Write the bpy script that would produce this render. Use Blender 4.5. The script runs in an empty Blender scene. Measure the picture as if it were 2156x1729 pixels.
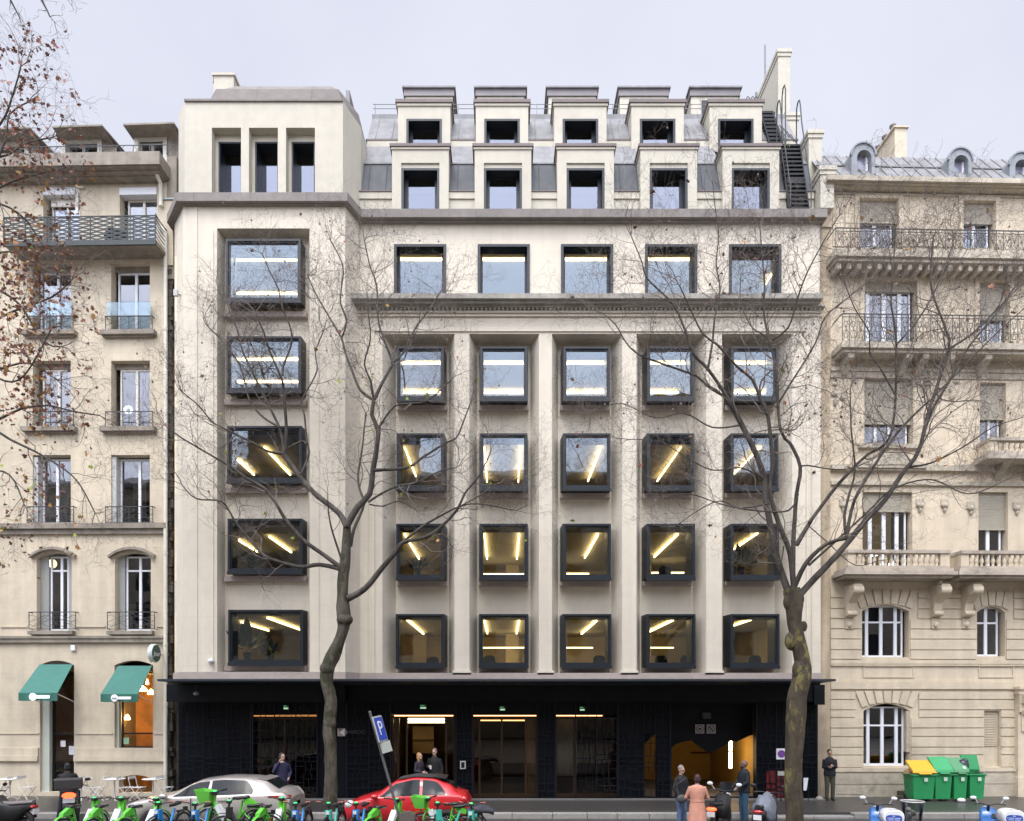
import bpy, bmesh, math, random
from mathutils import Vector, Matrix, noise as mnoise
R = math.radians
random.seed(7)
# ------------------------------------------------------------------ camera, sky, sun, exposure
F, CXP, HV, CZ, CD = 1490.0, 1060.0, 1480.0, 3.36, 25.0     # focal length and vanishing point of the photograph (in 2156-wide pixels), eye height, distance
scn = bpy.context.scene
COL = scn.collection
cam = bpy.data.objects.new("camera", bpy.data.cameras.new("camera")); COL.objects.link(cam)
cam.location = (0, -CD, CZ); cam.rotation_euler = (R(90), 0, 0)
cam.data.sensor_width = 36; cam.data.lens = 36 * F / 2156
cam.data.shift_x = (1078 - CXP) / 2156; cam.data.shift_y = (HV - 864.5) / 2156
cam.data.clip_end = 2000
scn.camera = cam
scn.view_settings.view_transform = 'Standard'; scn.view_settings.look = 'None'
scn.view_settings.exposure = EXPOSURE = 0.62
scn.view_settings.gamma = 1
SUN_EL, SUN_ROT = R(60), R(195)
w = bpy.data.worlds.new("World"); scn.world = w; w.use_nodes = True
nt = w.node_tree; nt.nodes.clear()
N = nt.nodes.new; L = nt.links.new
out = N('ShaderNodeOutputWorld'); bg = N('ShaderNodeBackground'); sky = N('ShaderNodeTexSky')
sky.sky_type = 'NISHITA'; sky.sun_disc = False; sky.sun_elevation = SUN_EL; sky.sun_rotation = SUN_ROT
sky.air_density = 1.0; sky.dust_density = 3.0
tc = N('ShaderNodeTexCoord'); nz = N('ShaderNodeTexNoise'); nz.inputs['Scale'].default_value = 1.6; nz.inputs['Detail'].default_value = 5
ramp = N('ShaderNodeValToRGB')                       # the cloud deck: pale lavender grey, softly mottled
ramp.color_ramp.elements[0].position = .36; ramp.color_ramp.elements[0].color = (4.85, 5.0, 5.85, 1)
ramp.color_ramp.elements[1].position = .64; ramp.color_ramp.elements[1].color = (5.9, 6.05, 6.8, 1)
sep = N('ShaderNodeSeparateXYZ'); L(tc.outputs['Generated'], sep.inputs[0])
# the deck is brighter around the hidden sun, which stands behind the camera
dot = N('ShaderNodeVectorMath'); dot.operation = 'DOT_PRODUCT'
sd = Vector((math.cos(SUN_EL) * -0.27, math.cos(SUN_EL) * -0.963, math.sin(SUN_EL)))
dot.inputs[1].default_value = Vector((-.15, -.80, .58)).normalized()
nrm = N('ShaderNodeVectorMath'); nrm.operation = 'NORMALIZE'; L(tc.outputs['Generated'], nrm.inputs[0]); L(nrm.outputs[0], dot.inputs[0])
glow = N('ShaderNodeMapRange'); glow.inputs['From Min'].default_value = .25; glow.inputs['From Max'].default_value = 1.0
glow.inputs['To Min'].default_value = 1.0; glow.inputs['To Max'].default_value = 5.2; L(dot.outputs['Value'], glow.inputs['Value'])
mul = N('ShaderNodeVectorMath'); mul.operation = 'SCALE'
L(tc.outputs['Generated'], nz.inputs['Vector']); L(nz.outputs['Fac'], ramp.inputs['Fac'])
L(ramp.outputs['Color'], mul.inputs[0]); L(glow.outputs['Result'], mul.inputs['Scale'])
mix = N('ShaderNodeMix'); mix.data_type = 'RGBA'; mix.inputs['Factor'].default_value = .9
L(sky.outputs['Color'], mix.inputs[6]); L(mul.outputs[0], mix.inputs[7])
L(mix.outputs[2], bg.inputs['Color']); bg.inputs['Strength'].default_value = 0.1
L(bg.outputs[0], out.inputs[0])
sun = bpy.data.objects.new("sun", bpy.data.lights.new("sun", 'SUN')); COL.objects.link(sun)
sun.data.energy = 1.5; sun.data.angle = R(24); sun.data.color = (1, .95, .87)
sun.rotation_euler = sd.to_track_quat('Z', 'Y').to_euler(); sun.location = (0, -20, 40)

# ------------------------------------------------------------------ materials
MATS = {}
def mat(name, col, rough=.7, metal=0, var=0, scale=3.0, bump=0, bscale=30, streak=0, emit=None, estr=0, spec=.5, coat=0, joints=None, dirt=0, alpha=None):
    if name in MATS: return MATS[name]
    m = bpy.data.materials.new(name); m.use_nodes = True; MATS[name] = m
    t = m.node_tree; b = t.nodes['Principled BSDF']; n = t.nodes.new; l = t.links.new
    b.inputs['Base Color'].default_value = (*col, 1); b.inputs['Roughness'].default_value = rough
    b.inputs['Metallic'].default_value = metal; b.inputs['Specular IOR Level'].default_value = spec
    b.inputs['Coat Weight'].default_value = coat
    if emit: b.inputs['Emission Color'].default_value = (*emit, 1); b.inputs['Emission Strength'].default_value = estr
    if alpha is not None: b.inputs['Alpha'].default_value = alpha
    if not (var or bump or streak or joints or dirt): return m
    co = n('ShaderNodeTexCoord'); c = None
    def mulc(prev, fac, lo, hi):
        r = n('ShaderNodeMapRange'); r.inputs['From Min'].default_value = .3; r.inputs['From Max'].default_value = .7
        r.inputs['To Min'].default_value = lo; r.inputs['To Max'].default_value = hi; l(fac, r.inputs['Value'])
        x = n('ShaderNodeMix'); x.data_type = 'RGBA'; x.blend_type = 'MULTIPLY'; x.inputs['Factor'].default_value = 1
        if prev is None: x.inputs[6].default_value = (*col, 1)
        else: l(prev, x.inputs[6])
        l(r.outputs[0], x.inputs[7]); return x.outputs[2]
    if var:
        a = n('ShaderNodeTexNoise'); a.inputs['Scale'].default_value = scale; a.inputs['Detail'].default_value = 8; a.inputs['Roughness'].default_value = .65
        l(co.outputs['Object'], a.inputs['Vector']); c = mulc(c, a.outputs['Fac'], 1 - var, 1 + var)
        a2 = n('ShaderNodeTexNoise'); a2.inputs['Scale'].default_value = scale * .12; a2.inputs['Detail'].default_value = 4
        l(co.outputs['Object'], a2.inputs['Vector']); c = mulc(c, a2.outputs['Fac'], 1 - var * .8, 1 + var * .8)
    if streak:
        mp = n('ShaderNodeMapping'); mp.inputs['Scale'].default_value = (2.2, 2.2, .16); l(co.outputs['Object'], mp.inputs[0])
        s = n('ShaderNodeTexNoise'); s.inputs['Scale'].default_value = 1.6; s.inputs['Detail'].default_value = 7; l(mp.outputs[0], s.inputs['Vector'])
        c = mulc(c, s.outputs['Fac'], 1 - streak, 1 + streak * .4)
    if dirt:
        s = n('ShaderNodeTexNoise'); s.inputs['Scale'].default_value = 1.1; s.inputs['Detail'].default_value = 10; s.inputs['Roughness'].default_value = .75
        l(co.outputs['Object'], s.inputs['Vector'])
        r = n('ShaderNodeMapRange'); r.inputs['From Min'].default_value = .52; r.inputs['From Max'].default_value = .7
        r.inputs['To Min'].default_value = 1; r.inputs['To Max'].default_value = 1 - dirt; l(s.outputs['Fac'], r.inputs['Value'])
        x = n('ShaderNodeMix'); x.data_type = 'RGBA'; x.blend_type = 'MULTIPLY'; x.inputs['Factor'].default_value = 1
        if c is None: x.inputs[6].default_value = (*col, 1)
        else: l(c, x.inputs[6])
        l(r.outputs[0], x.inputs[7]); c = x.outputs[2]
    hgt = None
    if joints:
        sx = n('ShaderNodeSeparateXYZ'); l(co.outputs['Object'], sx.inputs[0]); cb = n('ShaderNodeCombineXYZ')
        l(sx.outputs[0], cb.inputs[0]); l(sx.outputs[2], cb.inputs[1])
        br = n('ShaderNodeTexBrick'); br.inputs['Scale'].default_value = 1; br.inputs['Brick Width'].default_value = joints[0]
        br.inputs['Row Height'].default_value = joints[1]; br.inputs['Mortar Size'].default_value = joints[2]; br.inputs['Mortar Smooth'].default_value = .3
        jd = joints[3]
        br.inputs['Color1'].default_value = (1, 1, 1, 1); br.inputs['Color2'].default_value = (1 - jd * .35,) * 3 + (1,)
        br.inputs['Mortar'].default_value = (1 - jd,) * 3 + (1,); l(cb.outputs[0], br.inputs['Vector'])
        x = n('ShaderNodeMix'); x.data_type = 'RGBA'; x.blend_type = 'MULTIPLY'; x.inputs['Factor'].default_value = 1
        if c is None: x.inputs[6].default_value = (*col, 1)
        else: l(c, x.inputs[6])
        l(br.outputs['Color'], x.inputs[7]); c = x.outputs[2]; hgt = br.outputs['Fac']
    if c is not None: l(c, b.inputs['Base Color'])
    if bump or hgt is not None:
        bn = n('ShaderNodeTexNoise'); bn.inputs['Scale'].default_value = bscale; bn.inputs['Detail'].default_value = 6
        l(co.outputs['Object'], bn.inputs['Vector']); bp = n('ShaderNodeBump'); bp.inputs['Strength'].default_value = bump or .1
        bp.inputs['Distance'].default_value = .02; l(bn.outputs['Fac'], bp.inputs['Height']); l(bp.outputs[0], b.inputs['Normal'])
    return m
def glass(name, tint, refl, rcol=(.8, .86, 1.0), warp=.07):
    if name in MATS: return MATS[name]
    m = bpy.data.materials.new(name); m.use_nodes = True; MATS[name] = m; t = m.node_tree; t.nodes.clear(); n = t.nodes.new; l = t.links.new
    o = n('ShaderNodeOutputMaterial'); mx = n('ShaderNodeMixShader'); tr = n('ShaderNodeBsdfTransparent'); gl = n('ShaderNodeBsdfGlossy')
    tr.inputs[0].default_value = (*tint, 1); gl.inputs['Color'].default_value = (*rcol, 1); gl.inputs['Roughness'].default_value = .004
    fr = n('ShaderNodeFresnel'); fr.inputs['IOR'].default_value = 1.45
    ad = n('ShaderNodeMath'); ad.operation = 'ADD'; ad.inputs[1].default_value = refl; ad.use_clamp = True
    l(fr.outputs[0], ad.inputs[0]); l(ad.outputs[0], mx.inputs[0]); l(tr.outputs[0], mx.inputs[1]); l(gl.outputs[0], mx.inputs[2])
    co = n('ShaderNodeTexCoord'); nn = n('ShaderNodeTexNoise'); nn.inputs['Scale'].default_value = .9; l(co.outputs['Object'], nn.inputs[0])
    bp = n('ShaderNodeBump'); bp.inputs['Strength'].default_value = warp; bp.inputs['Distance'].default_value = .05; l(nn.outputs['Fac'], bp.inputs['Height']); l(bp.outputs[0], gl.inputs['Normal'])
    l(mx.outputs[0], o.inputs[0]); return m

M_STONE = mat('pale_limestone', (.625, .572, .475), .85, var=.06, scale=2.2, bump=.25, bscale=60, streak=.05, joints=(.9, .42, .007, .09), dirt=.10)
M_STONE2 = mat('pale_render', (.48, .452, .375), .85, var=.06, scale=3, bump=.3, bscale=80, streak=.04)
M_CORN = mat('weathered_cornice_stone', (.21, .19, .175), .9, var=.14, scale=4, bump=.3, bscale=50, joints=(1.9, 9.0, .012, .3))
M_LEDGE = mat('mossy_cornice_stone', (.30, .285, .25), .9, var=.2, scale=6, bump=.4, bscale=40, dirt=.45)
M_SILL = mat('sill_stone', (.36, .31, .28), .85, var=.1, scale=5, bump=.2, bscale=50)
M_LEFT = mat('beige_limestone', (.56, .49, .375), .88, var=.11, scale=1.6, bump=.3, bscale=50, streak=.10, joints=(1.15, .55, .009, .12), dirt=.12)
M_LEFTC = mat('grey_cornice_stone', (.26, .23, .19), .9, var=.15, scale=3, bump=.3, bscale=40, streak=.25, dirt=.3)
M_RIGHT = mat('cream_limestone', (.59, .51, .385), .86, var=.10, scale=1.8, bump=.3, bscale=50, streak=.12, joints=(1.3, .37, .006, .09), dirt=.14)
M_RIGHTD = mat('worn_cream_limestone', (.43, .385, .305), .9, var=.18, scale=2.5, bump=.4, bscale=30, dirt=.35)
M_BALST = mat('soot_stained_stone', (.40, .35, .29), .9, var=.2, scale=3, bump=.4, bscale=30, dirt=.6)
M_PARTY = mat('stained_party_wall', (.46, .38, .27), .92, var=.2, scale=1.5, bump=.4, bscale=20, streak=.4)
M_BRICKJ = mat('rough_joint_masonry', (.09, .075, .06), .95, var=.4, scale=4, bump=.6, bscale=12, dirt=.5)
M_FRAME = mat('dark_blue_grey_metal', (.012, .017, .023), .4, metal=0, var=.1, scale=2, spec=.4)
M_BLACK = mat('black_metal', (.009, .010, .012), .5, spec=.3)
M_NAVY = mat('navy_black_wall', (.003, .0042, .007), .55, var=.3, scale=2, spec=.2)
M_LATT = mat('navy_metal_lattice', (.007, .010, .018), .5, metal=0, spec=.25)
M_ZINC = mat('zinc_sheet', (.21, .21, .215), .75, metal=0, var=.12, scale=3, streak=.2)
M_ZINCB = mat('painted_zinc', (.215, .235, .255), .6, metal=0, var=.08, scale=3)
M_SLATE = mat('dark_zinc_mansard', (.07, .075, .085), .7, metal=0, var=.15, scale=2, streak=.25)
M_BROWNZ = mat('brown_grey_flashing', (.13, .105, .10), .6, metal=.2, var=.1)
M_CAP = mat('grey_dormer_cap', (.17, .155, .16), .6, metal=.15, var=.1)
M_WHITE = mat('white_painted_frame', (.72, .74, .78), .4)
M_CREAMF = mat('cream_painted_frame', (.62, .60, .54), .45)
M_IRON = mat('dark_wrought_iron', (.045, .05, .055), .5, metal=.3)
M_GREYR = mat('grey_painted_railing', (.028, .036, .036), .5, metal=.2)
M_SHUT = mat('putty_roller_blind', (.37, .34, .27), .7, var=.06)
M_GREYSH = mat('grey_louvre_shutter', (.42, .43, .42), .6)
M_CEIL = mat('office_ceiling', (.62, .55, .43), .9)
M_TANW = mat('office_wall', (.80, .66, .44), .9, var=.2, scale=.6)
M_DFLOOR = mat('office_floor', (.20, .17, .13), .8)
M_DARKIN = mat('dim_room', (.24, .215, .18), .9, var=.4, scale=.5)
M_STRIP = mat('lit_strip_tube', (1, .9, .6), .5, emit=(1.0, .80, .43), estr=6.5)
M_STRIPO = mat('lit_brass_strip', (1, .7, .4), .5, emit=(1.0, .50, .20), estr=3.0)
M_STRIPD = mat('dim_brass_strip', (.6, .4, .2), .5, emit=(1.0, .42, .12), estr=.55)
M_GL = glass('office_glass', (.80, .80, .74), .065, (.70, .83, 1.0))
M_GLT = glass('attic_glass', (.45, .45, .45), .12, (.74, .80, .95))
M_GLW = glass('house_glass', (.7, .72, .72), .06, (.9, .92, 1.0))
M_GLC = glass('shopfront_glass', (.85, .82, .75), .0, (.55, .55, .55), 0)
M_ASPH = mat('wet_asphalt', (.055, .053, .05), .35, var=.25, scale=5, bump=.5, bscale=140, dirt=.25, spec=.5)
M_PAVE = mat('wet_pavement_asphalt', (.055, .052, .05), .3, var=.2, scale=3, bump=.4, bscale=120, dirt=.2)
M_KERB = mat('granite_kerb', (.27, .26, .24), .7, var=.15, scale=8, bump=.2)

# ------------------------------------------------------------------ mesh helpers
class MB:
    def __init__(s): s.v = []; s.f = []; s.m = []; s.s = []
    def add(s, vs, fs, m=0, smooth=False):
        o = len(s.v); s.v += [tuple(p) for p in vs]
        for f in fs: s.f.append([i + o for i in f]); s.m.append(m); s.s.append(smooth)
        return s
    def box(s, x0, x1, y0, y1, z0, z1, m=0):
        if x0 > x1: x0, x1 = x1, x0
        if y0 > y1: y0, y1 = y1, y0
        if z0 > z1: z0, z1 = z1, z0
        return s.add([(x0, y0, z0), (x1, y0, z0), (x1, y1, z0), (x0, y1, z0), (x0, y0, z1), (x1, y0, z1), (x1, y1, z1), (x0, y1, z1)],
              [(0, 3, 2, 1), (4, 5, 6, 7), (0, 1, 5, 4), (1, 2, 6, 5), (2, 3, 7, 6), (3, 0, 4, 7)], m)
    def loft(s, ringA, ringB, m=0, cap=True, smooth=False):
        n = len(ringA); fs = [(i, (i + 1) % n, n + (i + 1) % n, n + i) for i in range(n)]
        s.add(list(ringA) + list(ringB), fs, m, smooth)
        if cap: s.add(ringA, [tuple(range(n))[::-1]], m); s.add(ringB, [tuple(range(n))], m)
        return s
    def rings(s, rings, m=0, cap=True, smooth=True):
        n = len(rings[0]); vs = [p for r in rings for p in r]; fs = []
        for k in range(len(rings) - 1):
            for i in range(n):
                j = (i + 1) % n; fs.append((k * n + i, k * n + j, (k + 1) * n + j, (k + 1) * n + i))
        s.add(vs, fs, m, smooth)
        if cap: s.add(rings[0], [tuple(range(n))[::-1]], m); s.add(rings[-1], [tuple(range(n))], m)
        return s
    def prism(s, pts, a, b, axis='y', m=0):
        def P(p, t): return {'y': (p[0], t, p[1]), 'x': (t, p[0], p[1]), 'z': (p[0], p[1], t)}[axis]
        return s.loft([P(p, a) for p in pts], [P(p, b) for p in pts], m)
    def tube(s, pts, rad, n=6, m=0, cap=True, smooth=True, wob=0):
        pts = [Vector(p) for p in pts]; rs = rad if isinstance(rad, (list, tuple)) else [rad] * len(pts)
        rings = []; up = None
        for i, p in enumerate(pts):
            d = (pts[min(i + 1, len(pts) - 1)] - pts[max(i - 1, 0)])
            if d.length < 1e-9: d = Vector((0, 0, 1))
            d.normalize()
            if up is None: up = d.orthogonal().normalized()
            else:
                up = up - d * up.dot(d)
                up = up.normalized() if up.length > 1e-6 else d.orthogonal().normalized()
            q = d.cross(up); rg = []
            for k in range(n):
                a = 2 * math.pi * k / n; r = rs[i]
                if wob: r *= 1 + wob * mnoise.noise(Vector((p.x * 3 + math.cos(a) * 1.3, p.z * 2.2, math.sin(a) * 1.3)))
                rg.append(p + (up * math.cos(a) + q * math.sin(a)) * r)
            rings.append(rg)
        return s.rings(rings, m, cap, smooth)
    def ell(s, c, r, n=12, k=8, m=0, smooth=True):
        r = r if isinstance(r, (tuple, list)) else (r, r, r); rings = []
        for i in range(1, k):
            t = math.pi * i / k; rings.append([(c[0] + r[0] * math.sin(t) * math.cos(2 * math.pi * j / n), c[1] + r[1] * math.sin(t) * math.sin(2 * math.pi * j / n), c[2] - r[2] * math.cos(t)) for j in range(n)])
        s.rings(rings, m, False, smooth); o = len(s.v) - n * (k - 1)
        s.v += [(c[0], c[1], c[2] - r[2]), (c[0], c[1], c[2] + r[2])]; a, b = len(s.v) - 2, len(s.v) - 1
        for j in range(n):
            s.f.append([a, o + (j + 1) % n, o + j]); s.m.append(m); s.s.append(smooth)
            e = o + n * (k - 2); s.f.append([b, e + j, e + (j + 1) % n]); s.m.append(m); s.s.append(smooth)
        return s
    def lathe(s, c, prof, n=12, m=0, axis='z', smooth=True):
        rings = []
        for r, h in prof:
            rg = []
            for j in range(n):
                a = 2 * math.pi * j / n; p = (r * math.cos(a), r * math.sin(a), h)
                if axis == 'y': p = (p[0], p[2], p[1])
                if axis == 'x': p = (p[2], p[0], p[1])
                rg.append((c[0] + p[0], c[1] + p[1], c[2] + p[2]))
            rings.append(rg)
        return s.rings(rings, m, True, smooth)
    def torus(s, c, Rr, r, axis='y', n=20, k=6, m=0, sq=1):
        pts = []
        for i in range(n + 1):
            a = 2 * math.pi * i / n; x, z = Rr * math.cos(a), Rr * math.sin(a) * sq
            pts.append({'y': (c[0] + x, c[1], c[2] + z), 'x': (c[0], c[1] + x, c[2] + z), 'z': (c[0] + x, c[1] + z, c[2])}[axis])
        rings = []
        for i in range(n):
            a = 2 * math.pi * i / n; rg = []
            for j in range(k):
                b = 2 * math.pi * j / k; q = Rr + r * math.cos(b); x, z, o = q * math.cos(a), q * math.sin(a) * sq, r * math.sin(b)
                rg.append({'y': (c[0] + x, c[1] + o, c[2] + z), 'x': (c[0] + o, c[1] + x, c[2] + z), 'z': (c[0] + x, c[1] + z, c[2] + o)}[axis])
            rings.append(rg)
        vs = [p for rg in rings for p in rg]
        fs = [(i * k + j, i * k + (j + 1) % k, ((i + 1) % n) * k + (j + 1) % k, ((i + 1) % n) * k + j) for i in range(n) for j in range(k)]
        return s.add(vs, fs, m, True)
    def xf(s, M):
        s.v = [tuple(M @ Vector(p)) for p in s.v]; return s
    def build(s, name, mats, parent=None, fix=True):
        me = bpy.data.meshes.new(name); me.from_pydata(s.v, [], s.f)
        for m in (mats if isinstance(mats, (list, tuple)) else [mats]): me.materials.append(m)
        me.polygons.foreach_set('material_index', s.m); me.polygons.foreach_set('use_smooth', s.s); me.update()
        if fix:
            bm = bmesh.new(); bm.from_mesh(me); bmesh.ops.recalc_face_normals(bm, faces=bm.faces); bm.to_mesh(me); bm.free()
        o = bpy.data.objects.new(name, me); COL.objects.link(o)
        if parent: o.parent = parent
        return o
def bevel(o, wdt=.01, seg=2):
    b = o.modifiers.new('bevel', 'BEVEL'); b.width = wdt; b.segments = seg; b.limit_method = 'ANGLE'; b.angle_limit = R(40); return o
def thing(name, label, cat, loc=(0, 0, 0), rz=0, group=None):
    o = bpy.data.objects.new(name, None); COL.objects.link(o); o.empty_display_size = .3
    o.location = loc; o.rotation_euler = (0, 0, rz); o['label'] = label; o['category'] = cat
    if group: o['group'] = group
    return o
def tag(o, label, cat, group=None, kind=None):
    if label: o['label'] = label
    if cat: o['category'] = cat
    if group: o['group'] = group
    if kind: o['kind'] = kind
    return o
def dup(root, loc, rz, label=None):
    r = root.copy(); COL.objects.link(r); r.location = loc; r.rotation_euler = (0, 0, rz)
    if label: r['label'] = label
    for ch in list(root.children):
        c = ch.copy(); COL.objects.link(c); c.parent = r
        for g in ch.children:
            d = g.copy(); COL.objects.link(d); d.parent = c
    return r
def PX(u, Y): return (u - CXP) * (Y + CD) / F
def PZ(v, Y): return CZ + (HV - v) * (Y + CD) / F
class PL:                                            # the plane of a facade: measured picture points to its own metres
    def __init__(s, ox, oy, yaw): s.o = Vector((ox, oy, 0)); s.a = yaw; s.X = Vector((math.cos(yaw), math.sin(yaw), 0)); s.Yv = Vector((-math.sin(yaw), math.cos(yaw), 0))
    def uv(s, u, v, off=0):
        C = Vector((0, -CD, CZ)); d = Vector((u - CXP, F, HV - v)); t = (off - (C - s.o).dot(s.Yv)) / d.dot(s.Yv); p = C + d * t - s.o
        return p.dot(s.X), p.z
    def rect(s, u0, u1, v0, v1, off=0):
        um, vm = (u0 + u1) / 2, (v0 + v1) / 2
        return s.uv(u0, vm, off)[0], s.uv(u1, vm, off)[0], s.uv(um, v1, off)[1], s.uv(um, v0, off)[1]
def wall(mb, x0, x1, z0, z1, y, holes, depth, m=0, rm=None):
    xs = sorted({x0, x1, *[min(max(h[i], x0), x1) for h in holes for i in (0, 1)]}); zs = sorted({z0, z1, *[min(max(h[i], z0), z1) for h in holes for i in (2, 3)]})
    for a, b in zip(xs, xs[1:]):
        for c, d in zip(zs, zs[1:]):
            mx, mz = (a + b) / 2, (c + d) / 2
            if any(h[0] < mx < h[1] and h[2] < mz < h[3] for h in holes): continue
            mb.add([(a, y, c), (b, y, c), (b, y, d), (a, y, d)], [(0, 1, 2, 3)], m)
    rm = m if rm is None else rm
    for h in holes:
        a, b, c, d = h[:4]; e = y + depth
        mb.add([(a, y, c), (a, e, c), (a, e, d), (a, y, d)], [(0, 1, 2, 3)], rm); mb.add([(b, y, c), (b, e, c), (b, e, d), (b, y, d)], [(3, 2, 1, 0)], rm)
        mb.add([(a, y, d), (a, e, d), (b, e, d), (b, y, d)], [(0, 1, 2, 3)], rm); mb.add([(a, y, c), (a, e, c), (b, e, c), (b, y, c)], [(3, 2, 1, 0)], rm)
    return mb
def arch_fill(mb, x0, x1, zs, zt, y0, y1, m=0, n=10):
    # fills the corners of a rectangular opening so that its top reads as a flat arch springing at zs, crown at zt
    cx, hw = (x0 + x1) / 2, (x1 - x0) / 2; h = zt - zs; rr = (hw * hw + h * h) / (2 * h); cz = zt - rr
    arc = [(x0 + (x1 - x0) * i / n, cz + math.sqrt(max(rr * rr - (x0 + (x1 - x0) * i / n - cx) ** 2, 0))) for i in range(n + 1)]
    for (xa, za), (xb, zb) in zip(arc, arc[1:]):
        mb.add([(xa, y0, za), (xb, y0, zb), (xb, y0, zt + .002), (xa, y0, zt + .002)], [(0, 1, 2, 3)], m)
        mb.add([(xa, y0, za), (xb, y0, zb), (xb, y1, zb), (xa, y1, za)], [(3, 2, 1, 0)], m)
    return arc
def text(s, size, name, m, parent, loc, rot=(R(90), 0, 0), ext=.004, ax='CENTER', shear=0):
    cu = bpy.data.curves.new(name, 'FONT'); cu.body = s; cu.size = size; cu.extrude = ext; cu.align_x = ax; cu.align_y = 'CENTER'; cu.resolution_u = 3; cu.shear = shear
    t = bpy.data.objects.new(name, cu); COL.objects.link(t); bpy.context.view_layer.update()
    me = bpy.data.meshes.new_from_object(t); bpy.data.objects.remove(t); me.materials.clear(); me.materials.append(m)
    o = bpy.data.objects.new(name, me); COL.objects.link(o); o.location = loc; o.rotation_euler = rot
    if parent: o.parent = parent
    return o

# ------------------------------------------------------------------ ground
g = MB(); g.box(-150, 150, -60, 60, -.6, -.15); tag(g.build('road', M_ASPH), None, None, kind='structure')
k = MB(); k.box(-60, 60, -3.25, 14, -.3, 0.0); tag(k.build('pavement', M_PAVE), None, None, kind='structure')
k = MB(); x = -40
while x < 40:
    ln = random.uniform(.9, 1.3); lo = -.015 if not (6.5 < x < 10.3) else -.10
    k.box(x + .006, x + ln - .006, -3.56, -3.256, -.3, lo + .02 + random.uniform(0, .004)); x += ln
tag(bevel(k.build('kerb', M_KERB), .015), None, None, kind='structure')
k = MB(); k.box(-11.3, 11.15, -.62, -.30, 0.002, .03); tag(k.build('threshold_strip', mat('threshold_granite', (.16, .155, .15), .5, var=.1)), None, None, kind='structure')
v = MB(); v.box(-70, 70, -39, -14.2, -.3, .0); tag(v.build('bounce_ground', mat('pale_bounce_gravel', (.34, .30, .25), .9, var=.1)), None, None, kind='structure')  # unseen pale ground, added to bounce light up onto the facades
v = MB(); v.box(-60, 60, -14, -8.55, -.3, -.02); tag(v.build('verge', mat('near_pavement_asphalt', (.08, .075, .07), .45, var=.2, scale=4, bump=.4, bscale=100)), None, None, kind='structure')
# ------------------------------------------------------------------ the office building
OB = thing('office_building', 'pale limestone office building with dark window boxes, stepped dormers and black ground floor', 'building')
YT = -.86
BX = [PX(u, 0) for u in (884.5, 1060.5, 1236, 1413, 1590)]                    # the five bay centres
PIL = [(957, 988), (1135, 1162), (1310, 1340), (1487, 1520)]
RF = [(PX(805, 0), PX(957, 0)), (PX(988, 0), PX(1135, 0)), (PX(1162, 0), PX(1310, 0)), (PX(1340, 0), PX(1487, 0)), (PX(1520, 0), PX(1668, 0))]
ZR0, ZR1 = PZ(1418, 0), PZ(703, 0); XR = PX(1727, 0); XTR = PX(757, 0); YB = .74
b = MB()
z_led = PZ(650, 0); z_top = PZ(448, 0)
# plain wall between the recesses, splayed recess sides, recess back with window holes
wall(b, XTR, XR, ZR0 - .3, z_led, 0, [(a, c, ZR0, ZR1) for a, c in RF], 0)
rows = [(728, 838), (911.5, 1027), (1102.5, 1216), (1293, 1402)]
def boxdims(r): return PZ(rows[r][0], 0), PZ(rows[r][1], 0)
for (a, c), cx in zip(RF, BX):
    p, q = cx - .97, cx + .97
    b.add([(a, 0, ZR0), (p, YB, ZR0), (p, YB, ZR1), (a, 0, ZR1)], [(0, 1, 2, 3)]); b.add([(c, 0, ZR0), (q, YB, ZR0), (q, YB, ZR1), (c, 0, ZR1)], [(3, 2, 1, 0)])
    b.add([(a, 0, ZR1), (p, YB, ZR1), (q, YB, ZR1), (c, 0, ZR1)], [(0, 1, 2, 3)]); b.add([(a, 0, ZR0), (p, YB, ZR0), (q, YB, ZR0), (c, 0, ZR0)], [(3, 2, 1, 0)])
    hs = []
    for r in range(4):
        zt, zb = boxdims(r); hs.append((cx - .8, cx + .8, zb + .05, zt - .1))
    wall(b, p, q, ZR0, ZR1, YB, hs, .12)
# attic wall above the ledge
AH = [(cx - .92, cx + .92, z_led - .02, PZ(515, 0)) for cx in BX]
wall(b, XTR, XR, z_led, z_top, .02, AH, .1)
b.box(XR, XR + .0, 0, 6, 4, z_top)
b.add([(XR, 0, 4), (XR, 8, 4), (XR, 8, 20.8), (XR, 0, 20.8)], [(0, 1, 2, 3)])
b.build('wall', M_STONE, OB)
# raised surround and the fluted strips beside the tower
t = MB()
t.box(PX(783, 0), PX(1703, 0), -.05, .0, PZ(690, 0), PZ(699, 0)); t.box(PX(783, 0), PX(789, 0), -.05, 0, ZR0, PZ(699, 0)); t.box(PX(1697, 0), PX(1703, 0), -.05, 0, ZR0, PZ(699, 0))
t.box(PX(760, 0), PX(775, 0), -.03, 0, ZR0 - .1, PZ(668, 0)); t.box(PX(1709, 0), XR, -.03, 0, ZR0 - .1, PZ(668, 0))
t.box(PX(722, 0), XR, -.08, -.0, PZ(668, 0), PZ(656, 0))
for u0, u1 in PIL: t.box(PX(u0, 0) - .06, PX(u1, 0) + .06, -.06, .0, ZR0 - .05, ZR0 + .1)
t.build('surround_moulding', M_STONE, OB)
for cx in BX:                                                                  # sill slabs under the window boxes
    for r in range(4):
        zt, zb = boxdims(r); s = MB(); s.box(cx - .9, cx + .9, YB - .22, YB, zb - .20, zb - .03); s.build('sill', M_SILL, OB)
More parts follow.
